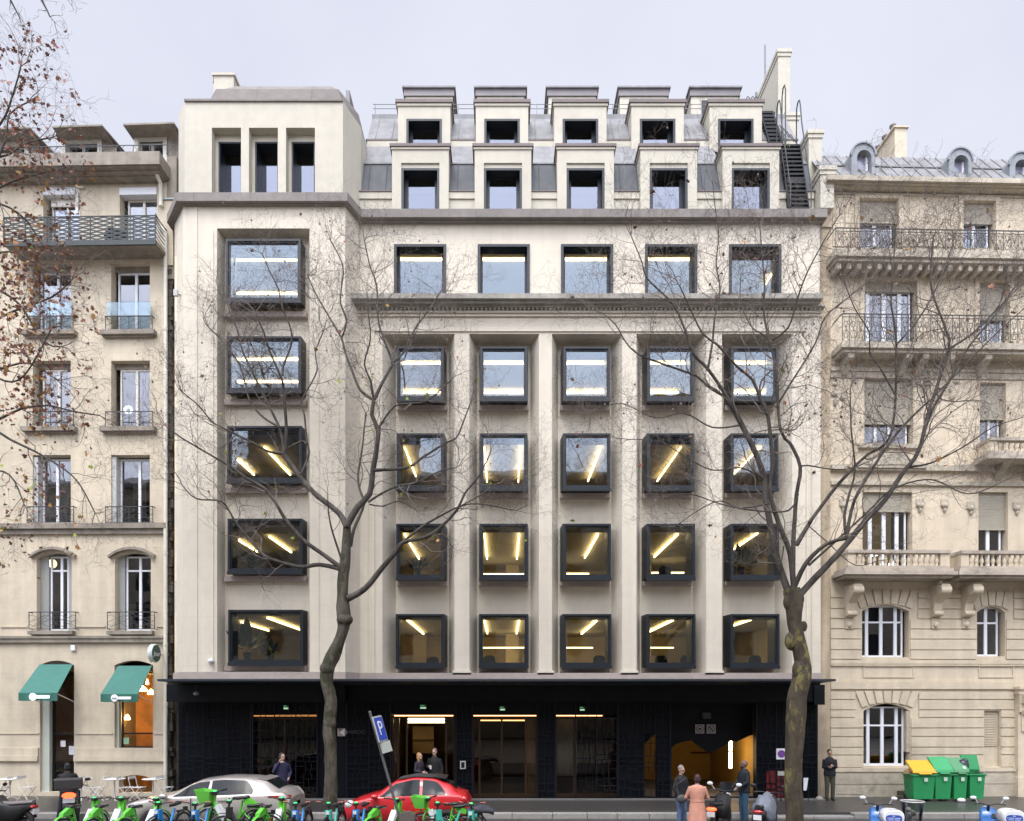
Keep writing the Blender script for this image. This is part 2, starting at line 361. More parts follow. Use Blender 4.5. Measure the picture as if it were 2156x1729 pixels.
# cornices
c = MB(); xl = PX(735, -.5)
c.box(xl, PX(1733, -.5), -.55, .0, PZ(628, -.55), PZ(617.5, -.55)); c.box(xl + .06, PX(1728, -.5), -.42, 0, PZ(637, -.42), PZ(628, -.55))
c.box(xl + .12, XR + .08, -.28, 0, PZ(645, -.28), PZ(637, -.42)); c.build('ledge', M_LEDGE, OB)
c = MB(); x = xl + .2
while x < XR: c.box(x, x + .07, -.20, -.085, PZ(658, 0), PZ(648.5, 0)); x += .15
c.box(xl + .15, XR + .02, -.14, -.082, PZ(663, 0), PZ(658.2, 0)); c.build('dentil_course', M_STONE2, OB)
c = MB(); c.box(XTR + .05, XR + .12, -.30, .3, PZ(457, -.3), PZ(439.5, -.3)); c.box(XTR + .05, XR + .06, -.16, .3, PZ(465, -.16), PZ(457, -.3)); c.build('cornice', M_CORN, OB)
# ---- tower
xl, xr = PX(386, YT), PX(727, YT); xcl = PX(367, 0) ; zc0, zc1 = PZ(431, YT - .1), PZ(405, YT - .25)
TX0, TX1 = PX(457, YT), PX(652, YT); TZ1 = PZ(481, YT); YTB = -.34
b = MB(); wall(b, xl, xr, ZR0 - .3, zc0, YT, [(TX0, TX1, ZR0, TZ1)], 0)
p, q = PX(474, YTB), PX(650, YTB); TXC = (p + q) / 2
trow = [(503, 632), (708, 822), (897, 1012), (1092, 1203), (1284, 1396)]
for (A, B_) in (((TX0), p), ((TX1), q)):
    b.add([(A, YT, ZR0), (B_, YTB, ZR0), (B_, YTB, TZ1), (A, YT, TZ1)], [(0, 1, 2, 3)])
b.add([(TX0, YT, TZ1), (p, YTB, TZ1), (q, YTB, TZ1), (TX1, YT, TZ1)], [(0, 1, 2, 3)]); b.add([(TX0, YT, ZR0), (p, YTB, ZR0), (q, YTB, ZR0), (TX1, YT, ZR0)], [(3, 2, 1, 0)])
hs = [(-9.35, -7.0, PZ(r[1], -1.1) + .05, PZ(r[0], -1.1) - .1) for r in trow]
wall(b, p, q, ZR0, TZ1, YTB, hs, .15)
b.add([(xl, YT, ZR0 - .3), (xcl, 0.02, ZR0 - .3), (xcl, .02, zc0), (xl, YT, zc0)], [(3, 2, 1, 0)]); b.add([(xcl, .02, 3), (xcl, 6, 3), (xcl, 6, 21), (xcl, .02, 21)], [(0, 1, 2, 3)])
b.add([(xr, YT, ZR0 - .3), (XTR, 0.0, ZR0 - .3), (XTR, 0, zc0), (xr, YT, zc0)], [(0, 1, 2, 3)])
b.build('tower_wall', M_STONE, OB)
t = MB(); t.box(PX(400, YT), PX(416, YT), YT - .025, YT, ZR0, zc0 - .02); t.box(PX(657, YT), PX(672, YT), YT - .025, YT, ZR0, PZ(486, YT)); t.box(PX(436, YT), PX(450, YT), YT - .025, YT, ZR0, PZ(486, YT)); t.box(PX(700, YT), PX(714, YT), YT - .025, YT, ZR0, zc0 - .02)
t.build('tower_pilaster', M_STONE, OB)
for r in trow:
    s = MB(); zb = PZ(r[1], -1.1); s.box(p + .02, q - .02, YTB - .22, YTB, zb - .42, zb - .25) if False else s.box(p + .03, q - .03, YTB - .2, YTB, zb - .24, zb - .06); s.build('sill', M_SILL, OB)
def ringpoly(o, z): return [(xl - o * .5, YT - o, z), (xr + o * .5, YT - o, z), (XTR + o, 0.1 - o * .3, z), (XTR + o, 1.2, z), (xcl - o, 1.2, z), (xcl - o, .05 - o * .3, z)]
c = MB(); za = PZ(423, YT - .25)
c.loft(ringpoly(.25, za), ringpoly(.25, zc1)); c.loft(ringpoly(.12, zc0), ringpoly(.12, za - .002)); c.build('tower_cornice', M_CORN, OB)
YU = -.6; ux0, ux1 = PX(389, YU), PX(722, YU); uz1 = PZ(214, YU); uc = PX(376, 0); ur = PX(765, .9)
b = MB(); UW = [(446, 507.5), (524, 585), (602, 663)]
wall(b, ux0, ux1, zc1, uz1, YU, [(PX(a, YU), PX(c, YU), zc1, PZ(269, YU)) for a, c in UW], .32)
b.add([(ux0, YU, zc1), (uc, 0, zc1), (uc, 0, uz1), (ux0, YU, uz1)], [(3, 2, 1, 0)]); b.add([(uc, 0, zc1), (uc, 5, zc1), (uc, 5, uz1), (uc, 0, uz1)], [(3, 2, 1, 0)])
b.add([(ux1, YU, zc1), (ur, .5, zc1), (ur, .5, uz1), (ux1, YU, uz1)], [(0, 1, 2, 3)]); b.add([(ur, .5, zc1), (ur, 5, zc1), (ur, 5, uz1), (ur, .5, uz1)], [(0, 1, 2, 3)])
wall(b, PX(446, YU), PX(663, YU), zc1, PZ(269, YU), YU + .32, [(PX(a + 6, YU), PX(c - 4, YU), zc1, PZ(299, YU + .33)) for a, c in UW], .3)
b.add([(ux0, YU, uz1), (ux1, YU, uz1), (ur, .5, uz1), (ur, 5, uz1), (uc, 5, uz1), (uc, 0, uz1)], [(0, 1, 2, 3, 4, 5)])
b.build('tower_top_wall', M_STONE2, OB)
for a, c in UW:
    x0, x1 = PX(a + 6, YU), PX(c - 4, YU); z1 = PZ(299, YU + .33); y = YU + .33; wi = MB()
    wi.box(x0, x0 + .05, y, y + .55, zc1, z1); wi.box(x1 - .06, x1, y, y + .55, zc1, z1); wi.box(x0 + .05, x1 - .06, y, y + .55, z1 - .05, z1)
    wo = wi.build('window', M_FRAME, OB); pn = MB(); pn.box(x0 + .05, x1 - .06, y + .52, y + .535, zc1, z1 - .05); pn.build('pane', M_GLT, wo)
c = MB()
def capring(l, y, r, z): return [(l, y, z), (ux1 - r, y, z), (ur - r * .6, .55 + (y - YU) * .5, z), (ur - r * .6, 5, z), (l - .9, 5, z), (l - .9, .6, z)]
zq = PZ(214, YU); c.box(ux0, ux1, YU - .06, YU + .3, zq - .02, zq + .05)
c.loft(capring(ux0 + .75, YU + .1, .05, zq + .003), capring(ux0 + 1.0, YU + .18, .2, PZ(186, YU + .15))); c.loft(capring(ux0 + 1.15, YU + .22, .25, PZ(186, YU + .15) + .003), capring(ux0 + 1.6, YU + .45, .5, PZ(174, YU + .3)))
c.build('tower_cap', M_CORN, OB)
c = MB(); c.box(PX(450, 1.5), PX(492, 1.5), 1.5, 2.6, 25.2, PZ(160, 1.5)); c.box(PX(447, 1.5), PX(495, 1.5), 1.45, 2.65, PZ(160, 1.5), PZ(155, 1.5)); ch = c.build('chimney', M_STONE2, OB)
for k in range(3):
    pt = MB(); pt.lathe((PX(460, 1.8) - .12, 1.8 + k * .3, PZ(160, 1.5)), [(.09, 0), (.08, .25), (.1, .27), (.1, .3)], 8); pt.build('chimney_pot', mat('terracotta', (.25, .12, .08), .8, var=.2), ch)
# ---- window boxes
def winbox(x0, x1, z0, z1, yf, yb, ft=.115, side=.05):
    m = MB(); o = side
    A = [(x0, yf, z0), (x1, yf, z0), (x1, yf, z1), (x0, yf, z1)]; B_ = [(x0 - o, yb, z0 - o * .4), (x1 + o, yb, z0 - o * .4), (x1 + o, yb, z1 + o * .4), (x0 - o, yb, z1 + o * .4)]
    m.add(A + B_, [(0, 4, 5, 1), (1, 5, 6, 2), (2, 6, 7, 3), (3, 7, 4, 0)])
    i1 = [(x0 + .07, yf, z0 + .07), (x1 - .07, yf, z0 + .07), (x1 - .07, yf, z1 - .07), (x0 + .07, yf, z1 - .07)]
    i2 = [(p[0], yf + .05, p[2]) for p in i1]
    i3 = [(x0 + ft, yf + .05, z0 + ft), (x1 - ft, yf + .05, z0 + ft), (x1 - ft, yf + .05, z1 - ft), (x0 + ft, yf + .05, z1 - ft)]
    i4 = [(p[0], yf + .11, p[2]) for p in i3]
    i5 = [(p[0], yb + .1, p[2]) for p in i3]
    for P_, Q_ in ((A, i1), (i1, i2), (i2, i3), (i3, i4), (i4, i5)):
        m.add(P_ + Q_, [(i, (i + 1) % 4, 4 + (i + 1) % 4, 4 + i) for i in range(4)])
    # lower lip standing a little proud of the box
    m.box(x0 - .012, x1 + .012, yf - .025, yf + .1, z0 - .10, z0 - .001)
    wo = m.build('window', M_FRAME, OB, fix=False); pn = MB(); pn.box(x0 + ft - .01, x1 - ft + .01, yf + .1, yf + .115, z0 + ft - .01, z1 - ft + .01); pn.build('pane', M_GL, wo); return wo
for r in range(4):
    zt, zb = boxdims(r); e = (0, .01, .02, .03)[r]
    for cx in BX: winbox(cx - .83 - e, cx + .83 + e, zb, zt, .06 - (.0, .02, .05, .07)[r], YB)
for k, r in enumerate(trow):
    yf = -.84; e = .02 * k; winbox(-9.48 + e, -6.93 + e, PZ(r[1], yf), PZ(r[0], yf), yf, YTB, side=.03)
for cx in BX:                                                                   # attic windows: deep dark linings
    x0, x1, z0, z1 = cx - .92, cx + .92, z_led, PZ(515, 0)
    m = MB(); y0, y1 = -.03, .40
    m.box(x0, x0 + .09, y0, y1, z0, z1); m.box(x1 - .09, x1, y0, y1, z0, z1); m.box(x0 + .09, x1 - .09, y0, y1, z1 - .09, z1)
    m.box(x0 + .09, x0 + .17, y1 - .1, y1, z0, z1 - .09); m.box(x1 - .17, x1 - .09, y1 - .1, y1, z0, z1 - .09)
    wo = m.build('window', M_FRAME, OB); pn = MB(); pn.box(x0 + .1, x1 - .1, y1 - .04, y1 - .025, z0, z1 - .1); pn.build('pane', M_GL, wo)
# ---- mansard and dormers
YA, YBd, YC = .24, 1.75, 4.3
uA = [885, 1059, 1233, 1408, 1581]; uB = [893, 1057, 1222, 1384.5, 1549]; uC = [903.5, 1054, 1204.6, 1355, 1505]
rf = MB(); xa, xb = ur - .05, XR - .05
zl = PZ(401, .45)
def gaps(us, Y, hw):
    e = [xa]
    for u in us: e += [PX(u, Y) - hw, PX(u, Y) + hw]
    e.append(xb); return [(e[i], e[i + 1]) for i in range(0, len(e), 2)]
for a, c in gaps(uA, YA, 1.005):
    rf.add([(a, .5, zl), (c, .5, zl), (c, 1.0, PZ(346, 1.0)), (a, 1.0, PZ(346, 1.0))], [(0, 1, 2, 3)], 0); rf.box(a, c, .96, 1.02, PZ(346, 1) - .02, PZ(346, 1) + .03, 1)
    l = MB(); l.box(a, c, .36, .55, PZ(418, .36), PZ(404, .36)); l.box(a, c, .41, .5, PZ(455, 0), PZ(418, .36)); l.box(a - .05, c + .05, .33, .52, PZ(404, .36), PZ(401, .33), 1); l.build('parapet', [M_STONE2, M_BROWNZ], OB)
    x = a + .3
    while x < c: rf.tube([(x, .49, zl), (x, .99, PZ(346, 1.0))], .018, 4, 0); x += .62
for a, c in gaps(uA, YA, .9): rf.add([(a, 1.0, PZ(346, 1.0) + .03), (c, 1.0, PZ(346, 1.0) + .03), (c, 1.9, PZ(307, 1.9)), (a, 1.9, PZ(307, 1.9))], [(0, 1, 2, 3)], 1)
for a, c in gaps(uB, YBd, .985):
    l = MB(); l.box(a, c, 1.86, 2.1, PZ(309, 1.86), PZ(296, 1.86)); l.box(a - .05, c + .05, 1.84, 2.1, PZ(296, 1.86), PZ(293, 1.86), 1); l.build('parapet', [M_STONE2, M_BROWNZ], OB)
    rf.add([(a, 1.95, PZ(292, 1.95)), (c, 1.95, PZ(292, 1.95)), (c, 3.0, PZ(246, 3)), (a, 3.0, PZ(246, 3))], [(0, 1, 2, 3)], 1)
    x = a + .3
    while x < c: rf.tube([(x, 1.94, PZ(292, 1.95)), (x, 3.0, PZ(246, 3))], .018, 4, 1); x += .62
rf.box(xa, xb, 2.9, 14, PZ(246, 3) - .25, PZ(246, 3) + .02, 1)
rf.build('roof', [M_SLATE, M_ZINC], OB)
def dormer(cx, hw, z0, z1, yf, yb, wx, ww, wz0, wz1, dep, over, capt, hdr=0):
    dep = .46
    m = MB(); wall(m, cx - hw, cx + hw, z0, z1, yf, [(wx - ww, wx + ww, wz0, wz1)], .08)
    if hdr:
        m.box(wx - ww, wx + ww, yf + .06, yf + .2, wz1 - hdr, wz1 - .002)
    m.add([(cx - hw, yf, z0), (cx - hw, yb, z0), (cx - hw, yb, z1), (cx - hw, yf, z1)], [(0, 1, 2, 3)]); m.add([(cx + hw, yf, z0), (cx + hw, yb, z0), (cx + hw, yb, z1), (cx + hw, yf, z1)], [(3, 2, 1, 0)])
    d = m.build('dormer', M_STONE2, OB, fix=False)
    c = MB(); c.box(cx - hw - over, cx + hw + over, yf - over, yb, z1 + .001, z1 + capt, 0); c.box(cx - hw - over * .5, cx + hw + over * .5, yf - over * .5, yb, z1 - capt * .8, z1, 1); c.build('dormer_roof', [M_BROWNZ, M_STONE2], d)
    x0, x1, zz = wx - ww, wx + ww, wz1 - hdr; y0, y1 = yf - .02 + (.04 if hdr else 0), yf + dep; t = .08; w_ = MB()
    w_.box(x0, x0 + t, y0, y1, wz0, zz); w_.box(x1 - t, x1, y0, y1, wz0, zz); w_.box(x0 + t, x1 - t, y0, y1, zz - t, zz)
    w_.box(x0 + t, x0 + .2, y1 - .08, y1, wz0, zz - t); w_.box(x1 - .2, x1 - t, y1 - .08, y1, wz0, zz - t)
    w_.build('window', M_FRAME, d); p = MB(); p.box(x0 + .1, x1 - .1, y1 - .03, y1 - .02, wz0, zz - .1); p.build('pane', M_GLT, d)
for k in range(5):
    cx = PX(uA[k], YA); dormer(cx, 1.01, PZ(450, YA), PZ(311, YA), YA, 2.4, cx, .68, PZ(446, YA), PZ(343, YA), .75, .08, .1, hdr=.17)
    cx = PX(uB[k], YBd); dormer(cx, .99, PZ(320, YBd), PZ(219, YBd), YBd, 4.2, cx, .67, PZ(318, YBd), PZ(251, YBd), .75, .09, .12)
    cx = PX(uC[k], YC); m = MB(); m.box(cx - .98, cx + .98, YC, 7, PZ(246, 3), PZ(203, YC)); m.box(cx - 1.04, cx + 1.04, YC - .06, 7.05, PZ(204, YC), PZ(190, YC) , 1)
    m.box(cx - 1.1, cx + 1.1, YC - .14, 7.1, PZ(190, YC), PZ(186.5, YC), 2); m.box(cx - .55, cx + .55, YC - .02, YC, PZ(246, 3) + .1, PZ(212, YC), 3)
    m.build('roof_box', [M_STONE2, M_CAP, M_ZINC, M_FRAME], OB)
rl = MB(); yr = 3.1
for vv in (220, 229): rl.tube([(xa, yr, PZ(vv, yr)), (PX(1590, yr), yr, PZ(vv, yr))], .012, 4)
for u in (790, 965, 1130, 1290, 1440, 1588): rl.tube([(PX(u, yr), yr, PZ(246, yr)), (PX(u, yr), yr, PZ(219, yr))], .014, 4)
rl.build('roof_railing', M_ZINC, OB)
c = MB(); c.box(PX(728, 1.5), PX(736, 1.5), 1.5, 4, 24, PZ(190, 1.5)); c.build('roof_stack', M_CAP, OB)
# ---- party wall that steps up beside the stair
XP0, XP1 = PX(1727, 0) , PX(1744, .3)
XP0 = 11.18; XP1 = 11.66
pw = MB(); z0 = PZ(440, 0)
def pier(y0, y1, zt, zb=None, cap=.07, ct=.14, m=0):
    pw.box(XP0, XP1, y0, y1, zb or z0, zt, m); pw.box(XP0 - cap, XP1 + cap, y0 - cap, y1, zt, zt + ct, m); pw.box(XP0 - cap * .5, XP1 + cap * .5, y0 - cap * .5, y1, zt - ct, zt - .001, m)
pier(-.05, .9, PZ(362, 0)); pier(.92, 2.2, PZ(283, .92)); pier(3.0, 3.78, PZ(246, 3)); pier(3.8, 6.6, PZ(112, 3.8))
pw.add([(XP0, 2.2, z0), (XP1, 2.2, z0), (XP1, 3.0, z0), (XP0, 3.0, z0), (XP0, 2.2, PZ(283, .92) - .2), (XP1, 2.2, PZ(283, .92) - .2), (XP1, 3.0, 25.2), (XP0, 3.0, 25.2)], [(0, 1, 5, 4), (1, 2, 6, 5), (2, 3, 7, 6), (3, 0, 4, 7), (4, 5, 6, 7)])
pw.box(XP0, XP1, 6.6, 14, z0, 26.6)
pw.build('party_wall', M_STONE2, OB)
a = MB(); ya = 5.5; a.tube([(PX(1612, ya), ya, PZ(250, ya)), (PX(1610.5, ya), ya, PZ(95, ya))], .035, 6); a.tube([(PX(1594, ya), ya, PZ(225, ya)), (PX(1592, ya), ya, PZ(195, ya))], .05, 6); a.build('mast', M_ZINC, OB)
lp = MB()
for u in (1574, 1584, 1591):
    ya = 3.4; x = PX(u, ya); zb = PZ(246, ya); lp.tube([(x - .09, ya, zb), (x - .09, ya, PZ(212, ya)), (x, ya, PZ(203, ya)), (x + .1, ya, PZ(208, ya)), (x + .12, ya, PZ(219, ya)), (x + .1, ya, zb)], .02, 5)
lp.build('vent_loop', M_IRON, OB)
# ---- metal stair
st = MB(); sx0, sx1 = 10.14, 10.84
P0, P1 = (.10, PZ(438, .10)), (.92, PZ(306, .92)); n = 15
for i in range(n + 1):
    f = i / n; y = P0[0] + (P1[0] - P0[0]) * f; z = P0[1] + (P1[1] - P0[1]) * f; st.box(sx0 + .03, sx1 - .03, y - .06, y + .16, z - .07, z)
for x in (sx0, sx1): st.prism([(P0[0] - .04, P0[1] - .12), (P0[0] + .12, P0[1] - .12), (P1[0] + .12, P1[1]), (P1[0] - .06, P1[1])], x - .02, x + .02, 'x')
st.box(sx0 + .05, sx1 - .05, .42, .43, P0[1] + 1.0, P0[1] + 1.3)
st.box(9.95, sx1, .94, 1.55, P1[1] - .08, P1[1])
Q0, Q1 = (1.35, P1[1]), (2.6, PZ(236, 2.6)); n = 11; sy0, sy1 = 10.02, 10.5
for i in range(n + 1):
    f = i / n; y = Q0[0] + (Q1[0] - Q0[0]) * f; z = Q0[1] + (Q1[1] - Q0[1]) * f; st.box(sy0, sy1, y - .06, y + .18, z - .09, z)
for x in (sy0, sy1): st.tube([(x, Q0[0], Q0[1]), (x, Q1[0], Q1[1])], .04, 4)
st.box(9.98, 10.6, 2.6, 3.4, Q1[1] - .08, Q1[1])
so = st.build('roof_stair', M_BLACK, OB)
hr = MB()
for x in (sx0, sx1 + .03):
    hr.tube([(x, 0.02, PZ(440, .1)), (x, -.02, P0[1] + .8), (x, P0[0], P0[1] + 1.0), (x, P1[0] - .12, P1[1] + .75), (x, P1[0], P1[1] + 1.5), (x, P1[0] + .08, P1[1] + 1.72), (x, P1[0] + .2, P1[1] + 1.75), (x, P1[0] + .32, P1[1] + 1.6), (x, P1[0] + .35, P1[1])], .024, 5)
hr.tube([(sy1, Q0[0], Q0[1]), (sy1, Q0[0], Q0[1] + 2.4), (sy1, Q0[0] + .08, Q0[1] + 2.65), (sy1, Q0[0] + .22, Q0[1] + 2.65), (sy1, Q0[0] + .32, Q0[1] + 2.4), (sy1, Q0[0] + .35, Q0[1] + .5)], .024, 5)
for k in range(4): hr.tube([(sx1 + .1, 1.3 + k * .35, P1[1] + .3 + k * .4), (sx1 - .15, 1.35 + k * .35, P1[1] + .75 + k * .4), (sx1 - .4, 1.3 + k * .35, P1[1] + .3 + k * .4)], .018, 5)
hr.build('handrail', M_GREYR, so)
# ---- base band, canopy, ground floor
b = MB(); z0b, z1b = PZ(1432, 0), PZ(1417, 0)
b.box(XTR, XR + .05, -.06, .4, z0b, z1b); b.loft([(xl - .02, YT - .05, z0b), (xr + .02, YT - .05, z0b), (XTR + .03, .0, z0b), (XTR, .4, z0b), (xcl, .4, z0b), (xcl - .05, 0, z0b)], [(xl - .02, YT - .05, z1b), (xr + .02, YT - .05, z1b), (XTR + .03, .0, z1b), (XTR, .4, z1b), (xcl, .4, z1b), (xcl - .05, 0, z1b)])
b.build('base_band', M_SILL, OB)
cz = PZ(1441, -.86); cx0, cx1 = PX(331, -2.2), PX(1760, -2.2); kz = PZ(1433, -2.2)
c = MB(); c.add([(cx0, -2.2, kz - .02), (cx1, -2.2, kz - .02), (cx1, .0, cz), (cx0, .0, cz), (cx0, -2.2, kz + .05), (cx1, -2.2, kz + .05), (cx1, 0, cz + .14), (cx0, 0, cz + .14)], [(0, 3, 2, 1), (4, 5, 6, 7), (0, 1, 5, 4), (1, 2, 6, 5), (2, 3, 7, 6), (3, 0, 4, 7)])
c.build('canopy', mat('dark_canopy_metal', (.035, .042, .055), .4, metal=.3), OB)
xe = PX(1722, 0); xs = PX(375, 0)
f = MB(); f.box(xs, PX(726, YT), YT, -.2, PZ(1478, YT), cz - .003); f.box(PX(726, YT) + .002, xe, -.45, -.2, PZ(1478, -.45), cz - .003)
f.box(xe - .35, xe + .02, -.5, -.1, PZ(1484, 0), cz - .003); f.build('fascia', M_NAVY, OB)
YL = -.12; zt = 3.36
bays = {'lobby_left': (530, 668), 'entry': (825.5, 957), 'doors': (996, 1130), 'side': (1171, 1300), 'slot': (1355, 1383), 'garage': (1414, 1591)}
zlint = {'lobby_left': 1505, 'entry': 1503, 'doors': 1504, 'side': 1505, 'slot': 1545, 'garage': 1482}
holes = [(PX(a, 0), PX(c, 0), .03, PZ(zlint[k], 0)) for k, (a, c) in bays.items()]
b = MB(); wall(b, xs, xe, 0.0, zt + .1, 0.0, holes, .25); b.add([(xe, 0, 0), (xe, 3, 0), (xe, 3, 4), (xe, 0, 4)], [(0, 1, 2, 3)]); b.build('ground_floor_wall', M_NAVY, OB)
random.seed(11)
lt = None
def split(x0, x1, z0, z1, d=0):
    wx, wz = x1 - x0, z1 - z0
    if (wx < .34 and wz < .34) or (min(wx, wz) < .13) or (d > 3 and random.random() < .12): 
        return
    if (wx > wz and wx > .2) or wz < .2:
        s = x0 + wx * random.uniform(.35, .65); lt.box(s - .008, s + .008, YL, YL + .04, z0, z1); split(x0, s, z0, z1, d + 1); split(s, x1, z0, z1, d + 1)
    else:
        s = z0 + wz * random.uniform(.35, .65); lt.box(x0, x1, YL, YL + .04, s - .008, s + .008); split(x0, x1, z0, s, d + 1); split(x0, x1, s, z1, d + 1)
for a, c in ((377, 528), (532, 668), (730, 822), (960, 994), (1132, 1169), (1212, 1300), (1302, 1412), (1593, 1720)):
    lt = MB(); x0, x1 = PX(a, YL), PX(c, YL); lt.box(x0 - .02, x0 + .02, YL - .01, YL + .05, .04, zt); lt.box(x1 - .02, x1 + .02, YL - .01, YL + .05, .04, zt)
    k = max(1, round((x1 - x0) / .8))
    for i in range(k):
        xa_, xb_ = x0 + (x1 - x0) * i / k, x0 + (x1 - x0) * (i + 1) / k
        for j in range(4): split(xa_, xb_, .04 + (zt - .04) * j / 4, .04 + (zt - .04) * (j + 1) / 4)
        if i: lt.box(xa_ - .012, xa_ + .012, YL - .005, YL + .045, .04, zt)
    lt.build('lattice_screen', M_LATT, OB, fix=False)
# lobby interior
M_LOB = mat('lobby_wall', (.16, .10, .05), .7, var=.4, scale=.8); M_PANEL = mat('lit_wood_panel', (.50, .33, .14), .6, var=.15, scale=1.5)
i_ = MB(); lx0, lx1 = PX(500, 0), PX(1330, 0)
i_.box(lx0, lx1, .3, 7, -.02, .02, 1); i_.box(lx0, lx1, .3, 7, 3.1, 3.2, 2); i_.box(lx0, lx1, 6.9, 7, .02, 3.1, 0)
for u in (500, 700, 800, 975, 1150, 1330): i_.box(PX(u, 0) - .05, PX(u, 0) + .05, .3, 6.9, .02, 3.1, 0)
i_.box(PX(869, 4.5), PX(913, 4.5), 4.5, 4.6, PZ(1586, 4.5), PZ(1530, 4.5), 3); i_.box(PX(867, 4.4), PX(915, 4.4), 4.3, 4.4, PZ(1559, 4.4), PZ(1557, 4.4), 0)
i_.box(PX(850, 4.8), PX(950, 4.8), 4.6, 4.7, .02, 1.2, 4)
i_.build('lobby', [M_LOB, M_DFLOOR, M_LOB, M_PANEL, M_NAVY], OB)
def strip(x0, x1, y, z, h, m, label, d=.03, grp='brass light strips over the doors'):
    cx = (x0 + x1) / 2; s = MB(); s.box(x0 - cx, x1 - cx, 0, d, -h / 2, h / 2); o = s.build('strip_light', m); o.location = (cx, y, z); return tag(o, label, 'lamp', grp)
yy = .05
strip(PX(531, yy), PX(668, yy), yy, PZ(1507, yy), .05, M_STRIPD, 'dim broken line of amber light above the leftmost dark window')
strip(PX(830, yy), PX(954, yy), yy, PZ(1507, yy), .035, M_STRIPO, 'glowing orange strip over the lit entrance where two people stand')
strip(PX(997, yy), PX(1129, yy), yy, PZ(1507, yy), .03, M_STRIPO, 'glowing orange strip over the closed double glass doors')
strip(PX(1171, yy), PX(1268, yy), yy, PZ(1507, yy), .03, M_STRIPO, 'glowing orange strip over the half screened right window')
strip(PX(858, 1.6), PX(936, 1.6), 1.6, PZ(1514.5, 1.6), .07, M_STRIP, 'upper of two yellow tubes inside the lit entrance')
strip(PX(858, 2.4), PX(936, 2.4), 2.4, PZ(1520.5, 2.4), .06, M_STRIP, 'lower of two yellow tubes inside the lit entrance')
strip(PX(1009, 1.2), PX(1106, 1.2), 1.2, PZ(1517, 1.2), .04, M_STRIPO, 'thin orange line just inside the closed double glass doors')
for nm, cuts in (('entry', (825.5, 838, 856, 939, 957)), ('doors', (996, 1009.5, 1056.5, 1107, 1130)), ('side', (1171, 1209, 1300)), ('lobby_left', (530, 598, 668))):
    ztp = PZ(zlint[nm], 0) - .1; d = MB()
    for u in cuts: d.box(PX(u, 0) - .035, PX(u, 0) + .035, .06, .14, .03, ztp)
    d.box(PX(cuts[0], 0), PX(cuts[-1], 0), .055, .145, ztp - .06, ztp + .0); d.box(PX(cuts[0], 0), PX(cuts[-1], 0), .07, .13, .03, .15)
    do = d.build('glazed_door', mat('bronze_frame', (.06, .035, .02), .4, metal=.6), OB); p = MB()
    if nm == 'entry': p.box(PX(cuts[0], 0), PX(cuts[1], 0), .09, .1, .15, ztp - .06); p.box(PX(cuts[3], 0), PX(cuts[4], 0), .09, .1, .15, ztp - .06)
    else: p.box(PX(cuts[0], 0), PX(cuts[-1], 0), .09, .1, .15, ztp - .06)
    p.build('pane', M_GLC, do)
d = MB(); d.box(PX(1109, .2), PX(1129, .2), .2, .24, .05, PZ(1512, .2)); d.build('bronze_panel', mat('bronze_panel', (.17, .10, .045), .45, metal=.3, var=.1), OB)
cu = MB(); x0 = PX(1172, .8)
for i in range(14): cu.tube([(x0 + i * .055, .8 + .03 * (i % 2), .7), (x0 + i * .055, .8 + .03 * (i % 2), 2.9)], .03, 6)
cu.build('curtain', mat('grey_net_curtain', (.3, .3, .32), .8), OB)
# garage
M_OCH = mat('ochre_wall', (.42, .26, .06), .75, var=.12, scale=1.2); gx0, gx1 = PX(1350, 0), PX(1600, 0)
gr = MB(); gr.box(gx0, gx1, 6, 6.1, 0, 3.4, 0); gr.box(gx0 - .1, gx0, .3, 6, 0, 3.4, 0); gr.box(gx1, gx1 + .1, .3, 6, 0, 3.4, 0); gr.box(gx0, gx1, .3, 6, 3.3, 3.4, 1); gr.box(gx0, gx1, .25, 6, -.02, .015, 2)
gr.box(PX(1455, 5.9), PX(1575, 5.9), 5.85, 5.95, PZ(1586.5, 5.9), PZ(1583, 5.9), 3)
gr.box(PX(1412, .5), PX(1385, .5), .5, .6, 0, 3.3, 1)
gr.build('garage', [M_OCH, M_NAVY, M_DFLOOR, mat('dark_red_band', (.07, .015, .008), .7)], OB)
wv = [(1414, 1482), (1414, 1575), (1423, 1567), (1440, 1562), (1456, 1559), (1470, 1570), (1490, 1584), (1504, 1582), (1530, 1567), (1538, 1560), (1549, 1563), (1578, 1549), (1592, 1547), (1592, 1482)]
c = MB(); c.prism([(PX(a, .7), PZ(v_, .7)) for a, v_ in wv], .7, .8, 'y'); c.prism([(PX(a, .4), PZ(v_, .4)) for a, v_ in ((1352, 1500), (1352, 1568), (1362, 1562), (1372, 1551), (1378, 1547), (1386, 1547), (1386, 1500))], .4, .45, 'y'); c.build('wavy_soffit', M_NAVY, OB)
s = MB(); s.lathe((0, 0, 0), [(.03, -.02), (.06, 0), (.06, .57), (.03, .6)], 12); s.lathe((0, 0, 0), [(.03, .62), (.06, .64), (.06, 1.2), (.03, 1.22)], 12); o = s.build('tube_lamp', mat('lit_garage_tube', (1, .9, .6), .5, emit=(1, .66, .30), estr=13)); o.location = (PX(1538, 1.3), 1.3, PZ(1617, 1.3))
tag(o, 'upright yellow tube lamp glowing in the ochre garage entrance', 'lamp')
s = MB(); s.box(-.5, .5, 0, .08, -.06, .0); o = s.build('strip_light', M_STRIP); o.location = (PX(1390, 3), 3, 3.25); tag(o, 'warm strip added out of view on the garage ceiling to light the narrow lattice slot', 'lamp')  # hidden emitter added for a warm glow behind the slot
